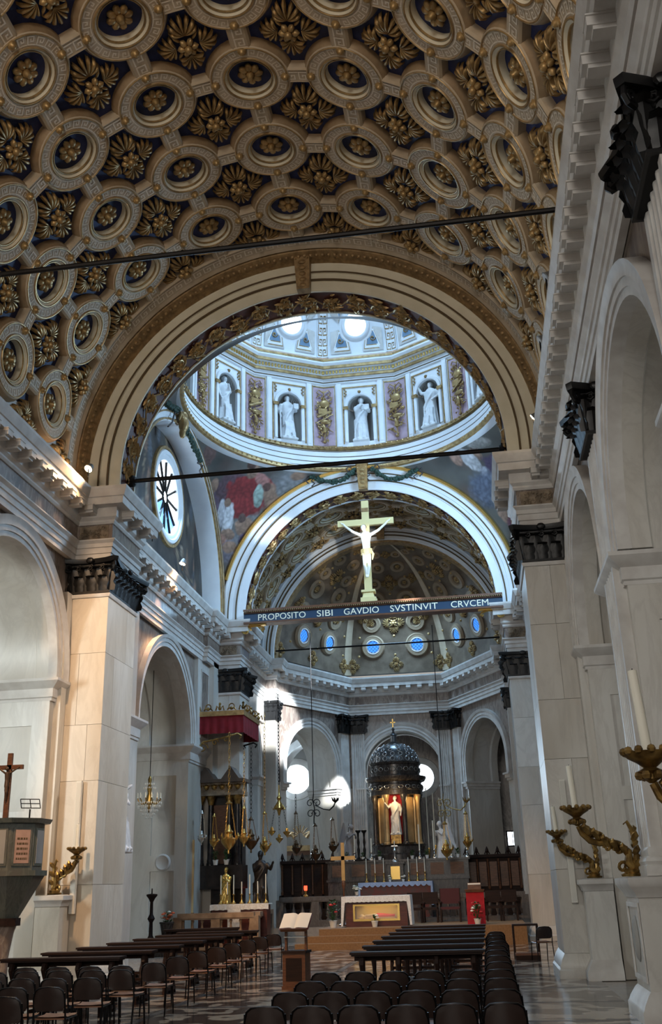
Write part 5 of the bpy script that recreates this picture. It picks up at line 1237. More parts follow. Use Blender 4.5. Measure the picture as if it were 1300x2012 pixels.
# ---- lectern with open book
le = thing('reading_lectern', 'wooden lectern on two posts carrying an open book, between the chair blocks', 'lectern', (-.24, 19.35, 0), -.12)
MB().box(-.23,.23,-.18,.18,0,.06).box(-.215,.215,-.165,.165,.06,.62).build('body', M_woodmid, le, 0)
MB().box(-.235,.235,-.19,.19,.60,.64).build('top_board', M_wood, le, 0)
MB().box(-.15,.15,-.172,-.165,.14,.52).build('front_panel', M_wood, le, 0)
for s in (-1, 1): MB().box(s*.19-.02,s*.19+.02,-.03,.03,.64,1.08).build('post', M_woodmid, le, 0)
MB().box(-.20,.20,-.12,.14,.86,.875).build('glass_shelf', mat('shelf_glass', (.75,.85,.9), .05, trans=.6), le, 0)
M_page = mat('book_page', (.80,.74,.64), .7)
R = Matrix.Translation((0,0,1.12)) @ Matrix.Rotation(radians(38), 4, 'X')
MB().box(-.25,.25,-.20,.20,-.03,-.01).box(-.25,.25,-.22,-.20,-.03,.03).xf(R).build('desk', M_woodmid, le, 0)
bk = thing('open_book', 'open book with pale pages on the wooden lectern', 'book', (-.24, 19.35, 0), -.12)
for s in (-1, 1):
    m = MB(); m.grid([[(s*x, y, .0+.045*sin(min(1, x/.08)*pi/2)*(1-.4*x/.27)) for x in (0,.02,.05,.09,.15,.21,.27)] for y in (-.19,0,.20)]); m.grid([[(s*x, y, -.008) for x in (0,.27)] for y in (-.19,.20)]); m.xf(R); m.build('page_block', M_page, bk, 60)
MB().box(-.28,.28,-.195,.205,-.012,-.006).xf(R).build('cover', mat('book_cover', (.15,.03,.02), .5), bk, 0)
# ---- right hand prie-dieu and chair
pk = thing('prie_dieu', 'narrow dark prie-dieu beside the near right pier', 'kneeler', (4.12, 25.6, 0))
MB().box(-.30,.30,-.12,.16,.72,.76).build('desk_top', M_wood, pk, 0)
for s in (-1, 1): MB().box(s*.28-.025,s*.28+.025,-.08,.12,0,.72).build('side', M_wood, pk, 0)
MB().box(-.28,.28,-.42,-.10,.10,.15).build('kneeler', M_woodmid, pk, 0); MB().box(-.28,.28,-.42,.12,0,.1).build('foot_board', M_wood, pk, 0)
chair(4.45, 25.0, 'lone brown chair behind the prie-dieu at the right pier', 'lone chair', .3)
# ---- carpeted platform
M_carp = mat('tan_carpet', (.25,.135,.06), .9, col2=(.20,.105,.045), scale=20)
pf = thing('altar_platform', 'tan carpeted altar platform with two front steps', 'platform', (0,0,0))
MB().box(-1.75,4.35,31.3,35.4,0,.54).build('dais', M_carp, pf, 0)
MB().box(-2.05,2.4,30.95,31.3,0,.36).build('step', M_carp, pf, 0); MB().box(-2.35,2.4,30.55,30.95,0,.18).build('step', M_carp, pf, 0)
# ---- mass altar with a glazed effigy
al = thing('mass_altar', 'altar table with lace cloth and lit glass case holding a lying figure', 'altar', (-.12, 32.7, .54))
M_lace = mat('lace_cloth', (.80,.78,.74), .8, col2=(.62,.59,.55), scale=26); M_mah = mat('mahogany', (.10,.022,.014), .35, col2=(.06,.014,.01), scale=5, stretch=(1,6,6))
ca_ = MB().box(-.95,-.72,-.35,.4,0,.80).box(.72,.95,-.35,.4,0,.80).box(-.72,.72,-.35,.4,0,.16).box(-.72,.72,-.35,.4,.64,.80).box(-.72,.72,.3,.4,.16,.64).build('case', M_mah, al, 0)
tt_ = MB().box(-1.02,1.02,-.44,.46,.80,.87).build('table_top', M_mah, al, 0)
lc = MB(); n = 60
def lacedrop(x): return .16+.018*abs(sin(x*22))
rows = [[(-1.06+2.12*i/n, y, z) for i in range(n+1)] for y, z in ((.47,.877),(-.455,.877))]; rows.append([(-1.06+2.12*i/n, -.465+.008*sin(i), .877-lacedrop(-1.06+2.12*i/n)) for i in range(n+1)]); lc.grid(rows)
for s in (-1, 1): lc.grid([[(s*1.065, y, .877) for y in (-.46,-.2,.1,.47)], [(s*(1.075+.012*(i % 2)), y, .40) for i, y in enumerate((-.46,-.2,.1,.47))], [(s*(1.085+.015*(i % 2)), y, .03) for i, y in enumerate((-.47,-.2,.1,.47))]])
for s in (-1, 1): lc.grid([[(s*1.06,-.462,.877),(s*.93,-.466,.877)],[(s*1.08,-.47,.4),(s*.98,-.468,.5)],[(s*1.09,-.475,.03),(s*1.03,-.47,.03)]])
lc.build('lace_cloth', M_lace, tt_, 50)
M_goldin = mat('gilt_lining', (.75,.50,.14), .35, .6)
MB().box(-.70,.70,.27,.295,.17,.63).box(-.70,.70,-.25,.27,.165,.18).build('gilt_lining', M_goldin, ca_, 0)
MB().box(-.72,-.66,-.37,-.34,.16,.64).box(.66,.72,-.37,-.34,.16,.64).box(-.66,.66,-.37,-.34,.59,.64).box(-.66,.66,-.37,-.34,.16,.22).build('gilt_frame', M_goldbr, ca_, 0)
MB().box(-.68,.68,-.345,-.340,.2,.6).build('glass', mat('case_glass', (1,1,1), .03, alpha=.10), ca_, 0)
light('case_lamp', 'AREA', (-.12, 32.62, 1.15), (-.12, 32.7, .6), 1.6, (1,.75,.4), 1.0, .2)
ef = thing('lying_effigy', 'small lying saint figure in cream and red robes inside the glass case', 'figure', (-.12, 32.7, .72))
e = MB(); e.ball((-.50,0,.11), .07, 10, 8, 1.1, .9, .95); rows = [[(x, a*cos(2*pi*j/12), .085+b_*sin(2*pi*j/12)) for j in range(12)] for x, a, b_ in ((-.44,.05,.04),(-.38,.11,.07),(-.2,.12,.085),(0,.11,.08),(.25,.10,.07),(.5,.07,.05),(.56,.05,.06),(.58,.03,.03))]
e.grid(rows, closed_u=True); e.add(rows[0], [tuple(range(12))]); e.add(rows[-1], [tuple(range(12))])
e.tube([(-.36,-.10,.13),(-.2,-.14,.14),(-.05,-.05,.17)], [.04,.035,.025], 6)
me = remesh(e, .012, 1); me.materials.append(mat('effigy_robe', (.72,.60,.42), .6)); put('body', me, None, ef)
rows = [[(x, a*cos(pi*j/10), .085+b_*sin(pi*j/10)) for j in range(11)] for x, a, b_ in ((-.02,.13,.11),(.1,.125,.105),(.25,.115,.09),(.42,.09,.075),(.54,.07,.075))]
MB().grid(rows).build('red_robe', mat('red_silk', (.55,.03,.05), .45), ef, 60); MB().ball((-.53,0,.05), .12, 10, 5, 1, 1.1, .4).build('pillow', mat('gold_pillow', (.6,.4,.15), .5), ef)
# ---- ambo draped in red
am = thing('ambo', 'reading stand draped with a bright red cloth at right of the altar', 'lectern', (2.92, 32.3, .54))
M_redc = mat('bright_red_cloth', (.42,.008,.018), .75, col2=(.33,.006,.012), scale=9)
MB().box(-.24,.24,-.15,.2,0,.9).build('body', M_woodmid, am, 0)
MB().taper((0,.02,.9), (.27,.22), (0,.04,.98), (.30,.26)).box(-.2,.2,-.12,.2,.98,1.1).build('book_rest', M_woodmid, am, 0)
MB().grid([[(x, -.16-.012*abs(sin(x*18)), z) for x in (-.27,-.2,-.1,0,.1,.2,.27)] for z in (.92,.6,.3,-.02+.02)]).grid([[(x, y, .925) for x in (-.27,.27)] for y in (-.17,.2)]).build('red_cloth', M_redc, am, 60)
gb = thing('gospel_book', 'closed brown book lying on the red draped stand', 'book', (2.92, 32.3, 1.64)); MB().box(-.2,.2,-.12,.16,0,.07).build('cover', M_woodmid, gb, 0); MB().box(-.19,.19,-.125,.15,.012,.058).build('pages', M_page, gb, 0)
# ---- plants and flowers
M_leafg = mat('leaf_green', (.03,.075,.022), .6, col2=(.05,.11,.03), scale=12); M_pot = mat('white_pot', (.72,.71,.68), .5)
FL = {'red': (.5,.03,.03), 'white': (.85,.82,.72), 'orange': (.8,.16,.06), 'yellow': (.8,.6,.1), 'pink': (.7,.25,.3)}
FLM = {k: mat('petal_'+k, v, .6) for k, v in FL.items()}
def plant(label, p, h, r, flowers, nleaf=40, pot=.12, seed=1, name='potted_plant', cat='plant', potm=None):
    t = thing(name, label, cat, p); rn = random.Random(seed)
    MB().lathe([(pot*.7,0),(pot,pot*1.5),(pot*1.08,pot*1.55),(pot*1.08,pot*1.75),(pot*.9,pot*1.75)], 14).build('pot', potm or M_pot, t)
    m = MB(); z0 = pot*1.7
    for k in range(nleaf):
        a = rn.uniform(0, 2*pi); q = rn.random(); rr = r*sqrt(rn.random())*(.5+.5*sin(pi*min(1, .25+q*.75))); c = Vector((rr*cos(a), rr*sin(a), z0+h*q)); l = rn.uniform(.06,.12)*(1+h*.4)
        d = Vector((cos(a), sin(a), rn.uniform(-.2,.9))).normalized(); w = d.cross(Vector((0,0,1))).normalized()*l*.32
        m.add([c-d*l*.5, c+w, c+d*l*.6, c-w], [(0,1,2,3)])
    m.build('foliage', M_leafg, t, 0)
    m = MB()
    for k in range(5): a = rn.uniform(0, 6.28); m.tube([(0,0,z0*.8),(r*.3*cos(a),r*.3*sin(a),z0+h*.5),(r*.6*cos(a),r*.6*sin(a),z0+h*.85)], .008, 4)
    m.build('stems', M_leafg, t)
    for col, n in flowers:
        for k in range(n):
            a = rn.uniform(0, 2*pi); q = rn.uniform(.3, 1); rr = r*rn.uniform(.3,.9); f = MB(); c = Vector((rr*cos(a), rr*sin(a), z0+h*q))
            for j in range(5): b_ = 2*pi*j/5; f.ball(c+Vector((.03*cos(b_), .03*sin(b_), 0)), .03, 6, 4, 1, 1, .7)
            f.ball(c+Vector((0,0,.015)), .022, 6, 4); f.build('blossom', FLM[col], t)
    return t
plant('tall potted rose bush with red blooms at left of the altar', (-1.45, 32.2, .54), .62, .22, [('red', 5)], 90, .12, 3)
plant('small white pot with green sprig before the altar case', (-.15, 32.05, .54), .16, .10, [('white', 2)], 26, .10, 4)
plant('flower arrangement of red and white blooms before the red stand', (2.95, 31.75, .54), .45, .20, [('red', 7), ('white', 4)], 70, .10, 5)
plant('round white bouquet in a vase behind the altar', (-1.15, 35.9, 1.42), .18, .15, [('white', 16)], 20, .07, 6)
# ---- processional cross
pc = thing('wooden_cross', 'plain golden wooden cross on a pole behind the altar', 'cross', (-1.28, 33.6, .54))
MB().box(-.055,.055,-.03,.03,1.35,2.52).box(-.40,.40,-.03,.03,1.98,2.10).build('cross', mat('honey_wood', (.45,.26,.08), .4, col2=(.36,.2,.06), scale=4), pc, 0)
MB().lathe([(.03,0),(.03,1.1),(.06,1.18),(.07,1.28),(.04,1.36)], 10).build('pole', M_woodmid, pc); MB().lathe([(.18,0),(.18,.04),(.06,.10),(.03,.14)], 12).build('foot', M_woodmid, pc)
# ---- balustrades
M_bal = mat('tan_marble', (.36,.24,.15), .35, col2=(.24,.15,.09), scale=5); M_bal2 = marble('grey_brown_marble', (.085,.065,.055), (.16,.14,.12), (.055,.042,.037), 3, .35, .4, 12)
def balm(h, mt):
    m = MB().lathe([(.06,0),(.06,.05*h),(.035,.08*h),(.04,.14*h),(.07,.30*h),(.075,.38*h),(.05,.55*h),(.03,.72*h),(.028,.80*h),(.05,.86*h),(.04,.90*h),(.06,.94*h),(.06,h)], 10).mesh('baluster', 40); m.materials.append(mt); return m
def balustrade(label, path, z0, h, mt, step=.26, posts=True):
    t = thing('balustrade', label, 'balustrade', (path[0][0], path[0][1], z0)); o = Vector((path[0][0], path[0][1], 0)); bm = balm(h-.32, mt)
    P = [Vector((x, y)) for x, y in path]
    for a, c in zip(P, P[1:]):
        d = (c-a).normalized(); L = (c-a).length; n = max(1, int(L/step)); rz = atan2(d.y, d.x); mid = (a+c)/2-Vector((o.x, o.y))
        for nm, w, za, zb in (('top_rail', .15, h-.14, h), ('plinth', .14, 0, .18)):
            q = MB().box(-L/2, L/2, -w, w, za, zb).box(-L/2, L/2, -w*.8, w*.8, (za-.04) if nm == 'top_rail' else zb, za if nm == 'top_rail' else zb+.03); q.xf(Matrix.Translation((mid.x, mid.y, 0)) @ Matrix.Rotation(rz, 4, 'Z')); q.build(nm, mt, t, 0)
        for i in range(n): p = a+(c-a)*((i+.5)/n)-Vector((o.x, o.y)); put('baluster', bm, None, t, (p.x, p.y, .20))
    if posts:
        for p in P: MB().box(p.x-o.x-.13, p.x-o.x+.13, p.y-o.y-.13, p.y-o.y+.13, .0, h-.1).build('post', mt, t, 0)
    return t
balustrade('warm lit tan marble balustrade before the left side altar', [(-5.75, 30.2), (-4.6, 30.2), (-3.45, 30.2), (-3.75, 33.6)], 0, 1.10, M_bal)
balustrade('dark grey marble balustrade closing the choir at left of the altar', [(-3.85, 36.0), (-2.6, 36.0), (-1.2, 36.0)], .45, .97, M_bal2)
balustrade('dark grey marble balustrade closing the choir at right of the altar', [(.9, 36.0), (2.4, 36.0), (4.55, 36.0)], .45, .95, M_bal2)
# ---- sanctuary chairs
def sed(label, x, y, w, h, cloth):
    t = thing('sanctuary_chair', label, 'chair', (x, y, .54), 0, 'chairs of the sanctuary')
    for sx in (-1, 1):
        for sy in (-1, 1): MB().box(sx*w/2-.03, sx*w/2+.03, sy*.22-.03, sy*.22+.03, 0, .42 if sy < 0 else h).build('leg', M_wood, t, 0)
        MB().box(sx*w/2-.035, sx*w/2+.035, -.24, .22, .58, .62).build('armrest', M_wood, t, 0)
    MB().box(-w/2, w/2, -.24, .22, .38, .46).build('seat', cloth, t, 0); MB().box(-w/2, w/2, .18, .24, .55, h).build('backrest', cloth, t, 0)
M_redv = mat('dull_red_velvet', (.075,.018,.018), .8)
for i, (px_, c, hh) in enumerate(((815, M_wood, .92), (846, M_wood, .92), (885, M_redv, 1.02), (970, M_wood, .92), (1002, M_wood, .92))):
    p = ony(px_, 1790, 34.6); sed(['dark wooden chair right next to the altar', 'dark wooden chair, second from the altar', 'wide chair with dull red back between the dark chairs', 'dark wooden chair just right of the red stand', 'dark wooden chair nearest the right wall'][i], p.x, 34.6, .62 if i == 2 else .44, hh, c)
chf = struct('floor_choir', 'raised stone floor of the choir behind the altar platform', 'floor'); MB().box(-4.9,4.9,35.5,39.3,0,.45).box(-4.6,4.6,39.3,41.5,0,.45).build('raised_floor', M_fpale, chf, 0)
# ================================================================== candelabra on the pedestals
M_cg = mat('antique_gilt', (.38,.24,.075), .34, .75, col2=(.13,.075,.025), scale=9); M_candle = mat('candle_wax', (.80,.77,.66), .5)
def make_candelabrum():
    t = thing('bracket_candelabrum', 'gilded candelabrum', 'candelabrum')           # arm reaches towards -x
    m = MB().lathe([(.15,0),(.16,.03),(.11,.05),(.12,.08),(.07,.11)], 14); m.build('base', M_cg, t)
    m = MB(); m.tube([(.05,0,.08),(-.04,0,.18),(-.02,0,.32),(-.14,0,.42),(-.28,0,.46),(-.40,0,.44),(-.52,0,.48),(-.62,0,.58),(-.66,0,.68)], [.06,.07,.05,.05,.05,.04,.045,.04,.035], 8)
    for c, r_, s in (((-.12,0,.12), .085, 1), ((-.16,0,.34), .06, -1), ((-.40,0,.53), .06, 1), ((-.30,0,.38), .05, -1)):
        m.tube([(c[0]+s*r_*(1-q/14)*cos(q*.6), c[1], c[2]+r_*(1-q/14)*sin(q*.6)) for q in range(13)], .026, 6)
    m.build('scroll_arm', M_cg, t)
    m = MB()
    for k in range(9):
        x = -.05-.06*k; z = .30+.03*k if k < 5 else .44+.035*(k-4); a = (k % 2)*2-1
        m.tube([(x,0,z),(x-.03,a*.06,z+.06),(x-.07,a*.09,z+.10),(x-.05,a*.10,z+.14)], [.045,.055,.04,.008], 5)
    for k in range(6):
        z = .12+.09*k; m.tube([(.06,0,z),(.09,(k % 2*2-1)*.06,z+.06),(.10,(k % 2*2-1)*.10,z+.10)], [.045,.05,.008], 5)
    m.tube([(.05,0,.08),(.08,0,.35),(.06,0,.60),(.0,0,.72),(-.05,0,.68)], [.05,.04,.035,.025,.01], 6); m.build('acanthus_leaves', M_cg, t)
    m = MB().lathe([(.02,-.12),(.06,-.09),(.05,-.05),(.11,-.03),(.05,.0),(.10,.04),(.17,.08),(.20,.12),(.16,.125),(.06,.09),(0,.09)], 16, (-.67,0,.80), cap=False)
    for k in range(12): a = 2*pi*k/12; m.ball((-.67+.19*cos(a), .19*sin(a), .93), .035, 6, 4)
    for k in range(6): a = 2*pi*k/6; m.ball((-.67+.09*cos(a), .09*sin(a), .74), .04, 6, 4)
    m.build('drip_cup', M_cg, t)
    return t
def candle(label, p, h, r_, lean=0, group='candles on the pier candelabra'):
    t = thing('candle', label, 'candle', p, 0, group); MB().lathe([(r_,0),(r_*.96,h*.5),(r_*.92,h),(r_*.5,h+.006)], 12).build('wax', M_candle, t); MB().tube([(0,0,h),(.004,0,h+.02)], .004, 4).build('wick', M_iron, t); t.rotation_euler = (0, lean, 0)
CD = make_candelabrum()
spots = [(5.31, 14.75, 0, 1, 'gilded candelabrum on the near right pedestal, arm reaching left'), (5.33, 20.15, 0, .92, 'gilded candelabrum on the small pedestal by the right pier'), (5.36, 8.35, 0, 1, 'gilded candelabrum cut off by the right picture edge'), (-5.33, 20.15, pi-.5, .92, 'gilded candelabrum on the small pedestal by the left pier')]
for i, (x, y, rz, sc, lb) in enumerate(spots):
    o = CD if i == 0 else copy_tree(CD); o.location = (x, y, 1.722); o.rotation_euler = (0, 0, rz); o.scale = (sc,)*3; o['label'] = lb; o['group'] = 'gilded candelabra of the nave'
    cx, cy = x-.67*sc*cos(rz), y-.67*sc*sin(rz)
    candle(('white candle of the near right candelabrum', 'white candle of the candelabrum by the right pier', 'tall white candle cut near the right picture edge', 'white candle of the candelabrum by the left pier')[i], (cx, cy, 1.722+.885*sc), (.62,.50,.70,.50)[i], .042, -.05 if i < 3 else 0)
for s, wl in ((1, wallR), (-1, wallL)):
    x0, x1 = sorted((s*5.10, s*5.62)); mt = M_marble if s > 0 else M_marble2
    o = MB().box(x0, x1, 19.92, 20.42, .34, 1.55).build('corner_pedestal', mt, wl, 0)
    for pr, nm in (([(-.05,0),(.12,0),(.12,.14),(.08,.2),(0,.34),(-.05,.34)], 'plinth'), ([(-.05,1.5),(.02,1.5),(.05,1.58),(.10,1.62),(.10,1.70),(-.05,1.72)], 'pedestal_cap')):
        q = MB().sweep(pr, [(5.62,19.92),(5.10,19.92),(5.10,20.42)], side=-1)
        if s < 0: q.mirror()
        q.build(nm, M_trim, o)
# white column loudspeakers on the piers
M_spk = mat('white_speaker', (.74,.72,.66), .5)
for s, lb, xa, z0, z1 in ((1, 'slim white column loudspeaker on the near right pier', 4.93, 1.30, 3.55), (-1, 'slim white column loudspeaker on the near left pier', -5.02, 1.35, 3.95)):
    t = thing('column_loudspeaker', lb, 'loudspeaker', (xa, 20.40, z0)); MB().box(-.055,.055,-.09,0,0,z1-z0).build('body', M_spk, t, 0); MB().box(-.045,.045,-.097,-.09,.03,z1-z0-.03).build('grille', mat('speaker_grille', (.66,.64,.58), .7), t, 0); MB().box(-.03,.03,0,.05,.5,.6).build('bracket', M_iron, t, 0)
# ================================================================== pulpit at far left
M_pulp = marble('green_grey_marble', (.085,.10,.085), (.2,.2,.17), (.12,.11,.095), 3, .3, .4, 15)
pu = thing('pulpit', 'dark polygonal pulpit with inscribed pink panel at the left edge', 'pulpit', (-5.25, 17.9, 0))
def octo(r0, z0, r1, z1, mt, nm): MB().lathe([(r0, z0), (r1, z1)], 8, a0=pi/8, a1=2*pi+pi/8).build(nm, mt, pu, 0)
octo(.66,2.05,.66,2.14,M_pulp,'floor_moulding'); octo(.56,2.14,.56,2.95,M_pulp,'parapet'); octo(.66,2.95,.70,3.03,M_pulp,'top_rail'); octo(.22,1.35,.62,2.05,M_pulp,'underside'); octo(.26,1.22,.26,1.35,M_wood,'collar')
MB().lathe([(.20,0),(.20,.1),(.11,.2),(.10,.7),(.16,1.1),(.2,1.22)], 12).build('stem', M_brown, pu)
M_pinkp = mat('pink_marble_panel', (.50,.33,.27), .35, col2=(.40,.25,.2), scale=5)
ap = .56*cos(pi/8)
for k in range(8):
    a = k*pi/4; 
    if cos(a) < -.5 : continue
    f = MB().box(-.17,.17,-.02,.0,2.22,2.87); f.xf(Matrix.Rotation(a+pi/2, 4, 'Z') @ Matrix.Translation((0, -ap, 0))); f.build('panel_frame', M_pulp, pu, 0)
    q = MB().box(-.135,.135,-.03,-.02,2.26,2.83); q.xf(Matrix.Rotation(a+pi/2, 4, 'Z') @ Matrix.Translation((0, -ap, 0))); pn = q.build('inset_panel', M_pinkp if k in (7,) else M_darkwall, pu, 0)
    if k == 7:
        ln = MB()
        for r_ in range(5):
            x = -.10
            rn = random.Random(r_)
            while x < .09:
                w = rn.uniform(.02,.05); ln.box(x, min(.10, x+w), -.033, -.03, 2.66-.085*r_, 2.695-.085*r_); x += w+.012
        ln.xf(Matrix.Rotation(a+pi/2, 4, 'Z') @ Matrix.Translation((0, -ap, 0))); tag(ln.build('carved_lines', M_groove, pu, 0), kind='stuff')
pcx = thing('pulpit_crucifix', 'wooden crucifix standing on the pulpit at the left edge', 'crucifix', (-5.42, 17.9, 3.03))
MB().box(-.045,.045,-.03,.03,0,1.22).box(-.27,.27,-.03,.03,.92,1.0).build('cross', M_woodmid, pcx, 0)
c = MB(); c.tube([(0,-.06,.35),(.01,-.09,.5),(0,-.07,.62)], [.02,.03,.04], 6); c.tube([(0,-.07,.60),(0,-.07,.72),(0,-.07,.86)], [.045,.04,.055], 8); c.ball((-.01,-.09,.93), .04, 8, 6)
for s in (-1, 1): c.tube([(s*.05,-.06,.85),(s*.14,-.05,.91),(s*.22,-.04,.96)], [.022,.018,.012], 6)
me = remesh(c, .01, 1); me.materials.append(mat('bronze_corpus', (.10,.055,.03), .35, .4)); put('corpus', me, None, pcx)
ms = thing('music_stand', 'small black wire music stand on the pulpit rail', 'stand', (-4.88, 17.75, 3.03))
MB().tube([(0,0,0),(0,0,.17)], .014, 6).build('post', M_iron, ms)
R = Matrix.Translation((0,0,.27)) @ Matrix.Rotation(.6, 4, 'Z') @ Matrix.Rotation(radians(45), 4, 'X')
for a, b_ in (((-.17,-.12),(.17,-.12)),((.17,-.12),(.17,.12)),((.17,.12),(-.17,.12)),((-.17,.12),(-.17,-.12)),((-.17,0),(.17,0)),((0,-.12),(0,.12))): MB().tube([(a[0],a[1],0),(b_[0],b_[1],0)], .009, 5).xf(R).build('bar', M_iron, ms)
# ================================================================== left crossing wall sculptures
ni = thing('wall_monument', 'white marble statue standing on a broken pediment over a relief, left of the chapel arch', 'monument', (-5.47, 23.4, 0))
MB().box(-.15,.12,-.55,.55,0,.35).box(-.15,.06,-.5,.5,.35,2.25).box(-.15,.16,-.6,.6,2.25,2.4).build('plinth', M_marble, ni, 0)
MB().box(.06,.09,-.42,.42,.5,2.1).build('relief_panel', M_relief, ni, 0); MB().box(.06,.11,-.5,-.42,.4,2.2).box(.06,.11,.42,.5,.4,2.2).build('panel_frame', M_trim, ni, 0)
m = MB()
for s in (-1, 1): m.tube([(.05,s*.58,2.42),(.06,s*.5,2.62),(.06,s*.32,2.72),(.06,s*.2,2.66)], .06, 6)
m.build('pediment_scroll', M_trim, ni); MB().box(-.12,.1,-.35,.35,2.4,2.6).build('statue_base', M_marble, ni, 0)
for yy in (-.62, .62): MB().box(-.15,.02,yy-.06,yy+.06,2.6,5.3).build('niche_pilaster', M_marble, ni, 0)
MB().box(-.15,.0,-.56,.56,2.6,5.3).build('niche_back', M_darkwall, ni, 0)
me, sc = robed(77, 1.75, 'chest', 'hip', 1, False); me.materials.append(M_statue); o = put('marble_statue', me, None, None, (-5.26, 23.4, 2.66), (0, 0, pi/2), 1.1); tag(o, 'cream marble female statue in the niche left of the chapel arch', 'statue')
md = MB().lathe([(.0,.03),(.16,.03),(.2,.05),(.24,.03),(.25,0)], 20, cap=False).xf(Matrix.Translation((-6.35, 30.40, 2.55)) @ Matrix.Rotation(pi/2, 4, 'X')).build('medallion', M_trim, sideL)
# ================================================================== left side altar with red canopy
M_blkm = mat('black_marble', (.012,.010,.010), .2, col2=(.03,.022,.02), scale=4)
M_roofb = mat('dark_brown_stone', (.085,.06,.045), .5, col2=(.05,.035,.028), scale=4)
sa = thing('aedicule_altar', 'black and gilt columned aedicule altar under the red canopy', 'altar', (-5.0, 32.1, 0))
MB().box(-.85,.75,-.25,.7,0,1.05).build('altar_block', M_mah, sa, 0); MB().box(-.75,.65,.25,.75,1.05,5.0).build('back_wall', M_blkm, sa, 0)
MB().box(-.85,.75,-.12,.6,1.75,2.45).build('pedestal_zone', M_blkm, sa, 0)
for x, y in ((-.66,-.02),(-.36,.12),(.26,.12),(.56,-.02)):
    c_ = MB().lathe([(.13,0),(.13,.06),(.11,.1),(.115,.16),(.10,.2),(.095,1.0),(.085,1.85)], 14, (x,y,2.45)).build('column', M_blkm, sa)
    MB().lathe([(.085,0),(.10,.06),(.14,.2),(.16,.24),(.16,.28)], 10, (x,y,4.30)).build('capital', M_cg, c_)
MB().box(-.85,.75,-.2,.6,4.58,4.72).box(-.83,.73,-.17,.6,4.72,4.98).build('entablature', M_relief, sa, 0); MB().box(-.95,.85,-.32,.6,4.98,5.08).build('cornice', M_roofb, sa, 0)
for s in (-1, 1):
    g = MB(); x0 = -.05+s*.42; g.add([(x0-.30,-.3,5.08),(x0+.30,-.3,5.08),(x0,-.3,5.48),(x0-.30,.5,5.08),(x0+.30,.5,5.08),(x0,.5,5.48)], [(0,1,2),(3,4,5),(0,1,4,3),(1,2,5,4),(2,0,3,5)]); g.build('gable', M_roofb, sa, 0)
for k in range(6): x = -.7+.26*k; MB().ball((x,-.2,4.84), .09, 8, 6, 1, .6, 1).tube([(x-.1,-.2,4.9),(x,-.24,4.78),(x+.1,-.2,4.9)], .03, 5).build('gilt_swag', M_cg, sa)
MB().box(-.28,.18,.18,.26,2.5,4.3).build('niche_panel', M_woodmid, sa, 0)
at = thing('side_altar_table', 'side altar table covered with a white lace cloth behind the tan balustrade', 'altar table', (-4.2, 31.2, 0))
MB().box(-.75,.95,-.25,.25,0,1.28).build('table', M_mah, at, 0)
MB().box(-.8,1.0,-.28,.28,1.28,1.31).grid([[(x, -.285-.01*sin(x*30), 1.31) for x in [-.8+.06*i for i in range(31)]], [(x, -.29-.012*sin(x*30), 1.14+.02*abs(sin(x*16))) for x in [-.8+.06*i for i in range(31)]]]).build('white_cloth', M_lace, at, 40)
MB().box(-.25,.15,-.295,-.28,.55,1.28).build('lace_panel', M_lace, at, 0)
def stick(label, p, h, ch, mt, r_=.05, group='altar candlesticks', name='candlestick'):
    t = thing(name, label, 'candlestick', p, 0, group)
    MB().lathe([(r_*1.6,0),(r_*1.6,.03),(r_*.7,.08),(r_*.35,.14),(r_*.6,h*.35),(r_*.3,h*.45),(r_*.55,h*.6),(r_*.3,h*.75),(r_*.45,h*.9),(r_*1.1,h*.97),(r_*1.1,h),(r_*.4,h)], 10).build('stem', mt, t)
    MB().lathe([(r_*.36,0),(r_*.34,ch)], 8, (0,0,h)).build('candle', M_candle, t); return t
M_brass = mat('brass', (.55,.34,.10), .25, .9); M_silver = mat('silver', (.62,.62,.60), .25, .9)
for i, x in enumerate((-.55,-.35,-.15,.1,.35,.6,.85)): stick('brass candlestick on the white side altar cloth, %s from the left' % ORD[i], (-4.2+x, 31.25, 1.312), .28, .35 if i % 2 else .55, M_brass, .045, 'candlesticks of the left side altar')
gs = thing('gilt_statuette', 'gilded standing statuette in the middle of the left side altar', 'statue', (-4.72, 31.75, 1.06)); me, sc = robed(12, 1.75, 'chest', 'chest', 0, False); me.materials.append(M_goldbr); put('figure', me, None, gs, None, None, .75)
plant('green plant in white pot on the left side altar step, nearer the wall', (-5.1, 31.9, 2.46), .28, .15, [], 50, .09, 21); plant('green plant in white pot on the left side altar step, nearer the canopy chain', (-4.75, 31.9, 2.46), .28, .15, [], 50, .09, 22)
tp = thing('tall_candle', 'thick tall cream candle beside the black columns', 'candle', (-5.62, 31.1, 0)); MB().lathe([(.16,0),(.16,.05),(.04,.12),(.03,.9),(.08,1.0),(.08,1.1)], 10).build('stand', M_brass, tp); MB().lathe([(.055,0),(.055,2.1)], 10, (0,0,1.1)).build('wax', mat('old_wax', (.62,.42,.2), .5), tp)
bs = thing('dark_statue', 'dark bronze draped statue holding a candle beside the left side altar', 'statue', (-3.72, 32.2, 1.05)); me, sc = robed(31, 1.75, 'chest', 'out', 0, True); me.materials.append(mat('dark_patina', (.02,.016,.014), .4, .3)); put('figure', me, None, bs, None, None, 1.02); MB().box(-.3,.3,-.3,.3,-1.05,-.06).build('pedestal', M_blkm, bs, 0)
cn = thing('red_canopy', 'red velvet canopy with gilt crest hanging over the left side altar', 'canopy', (-4.85, 32.4, 6.45))
M_velv = mat('crimson_velvet', (.22,.010,.018), .85, col2=(.15,.006,.012), scale=4)
hx, hy = .78, 1.15; per = [(-hx,-hy),(hx,-hy),(hx,hy),(-hx,hy)]
m = MB(); pts = []
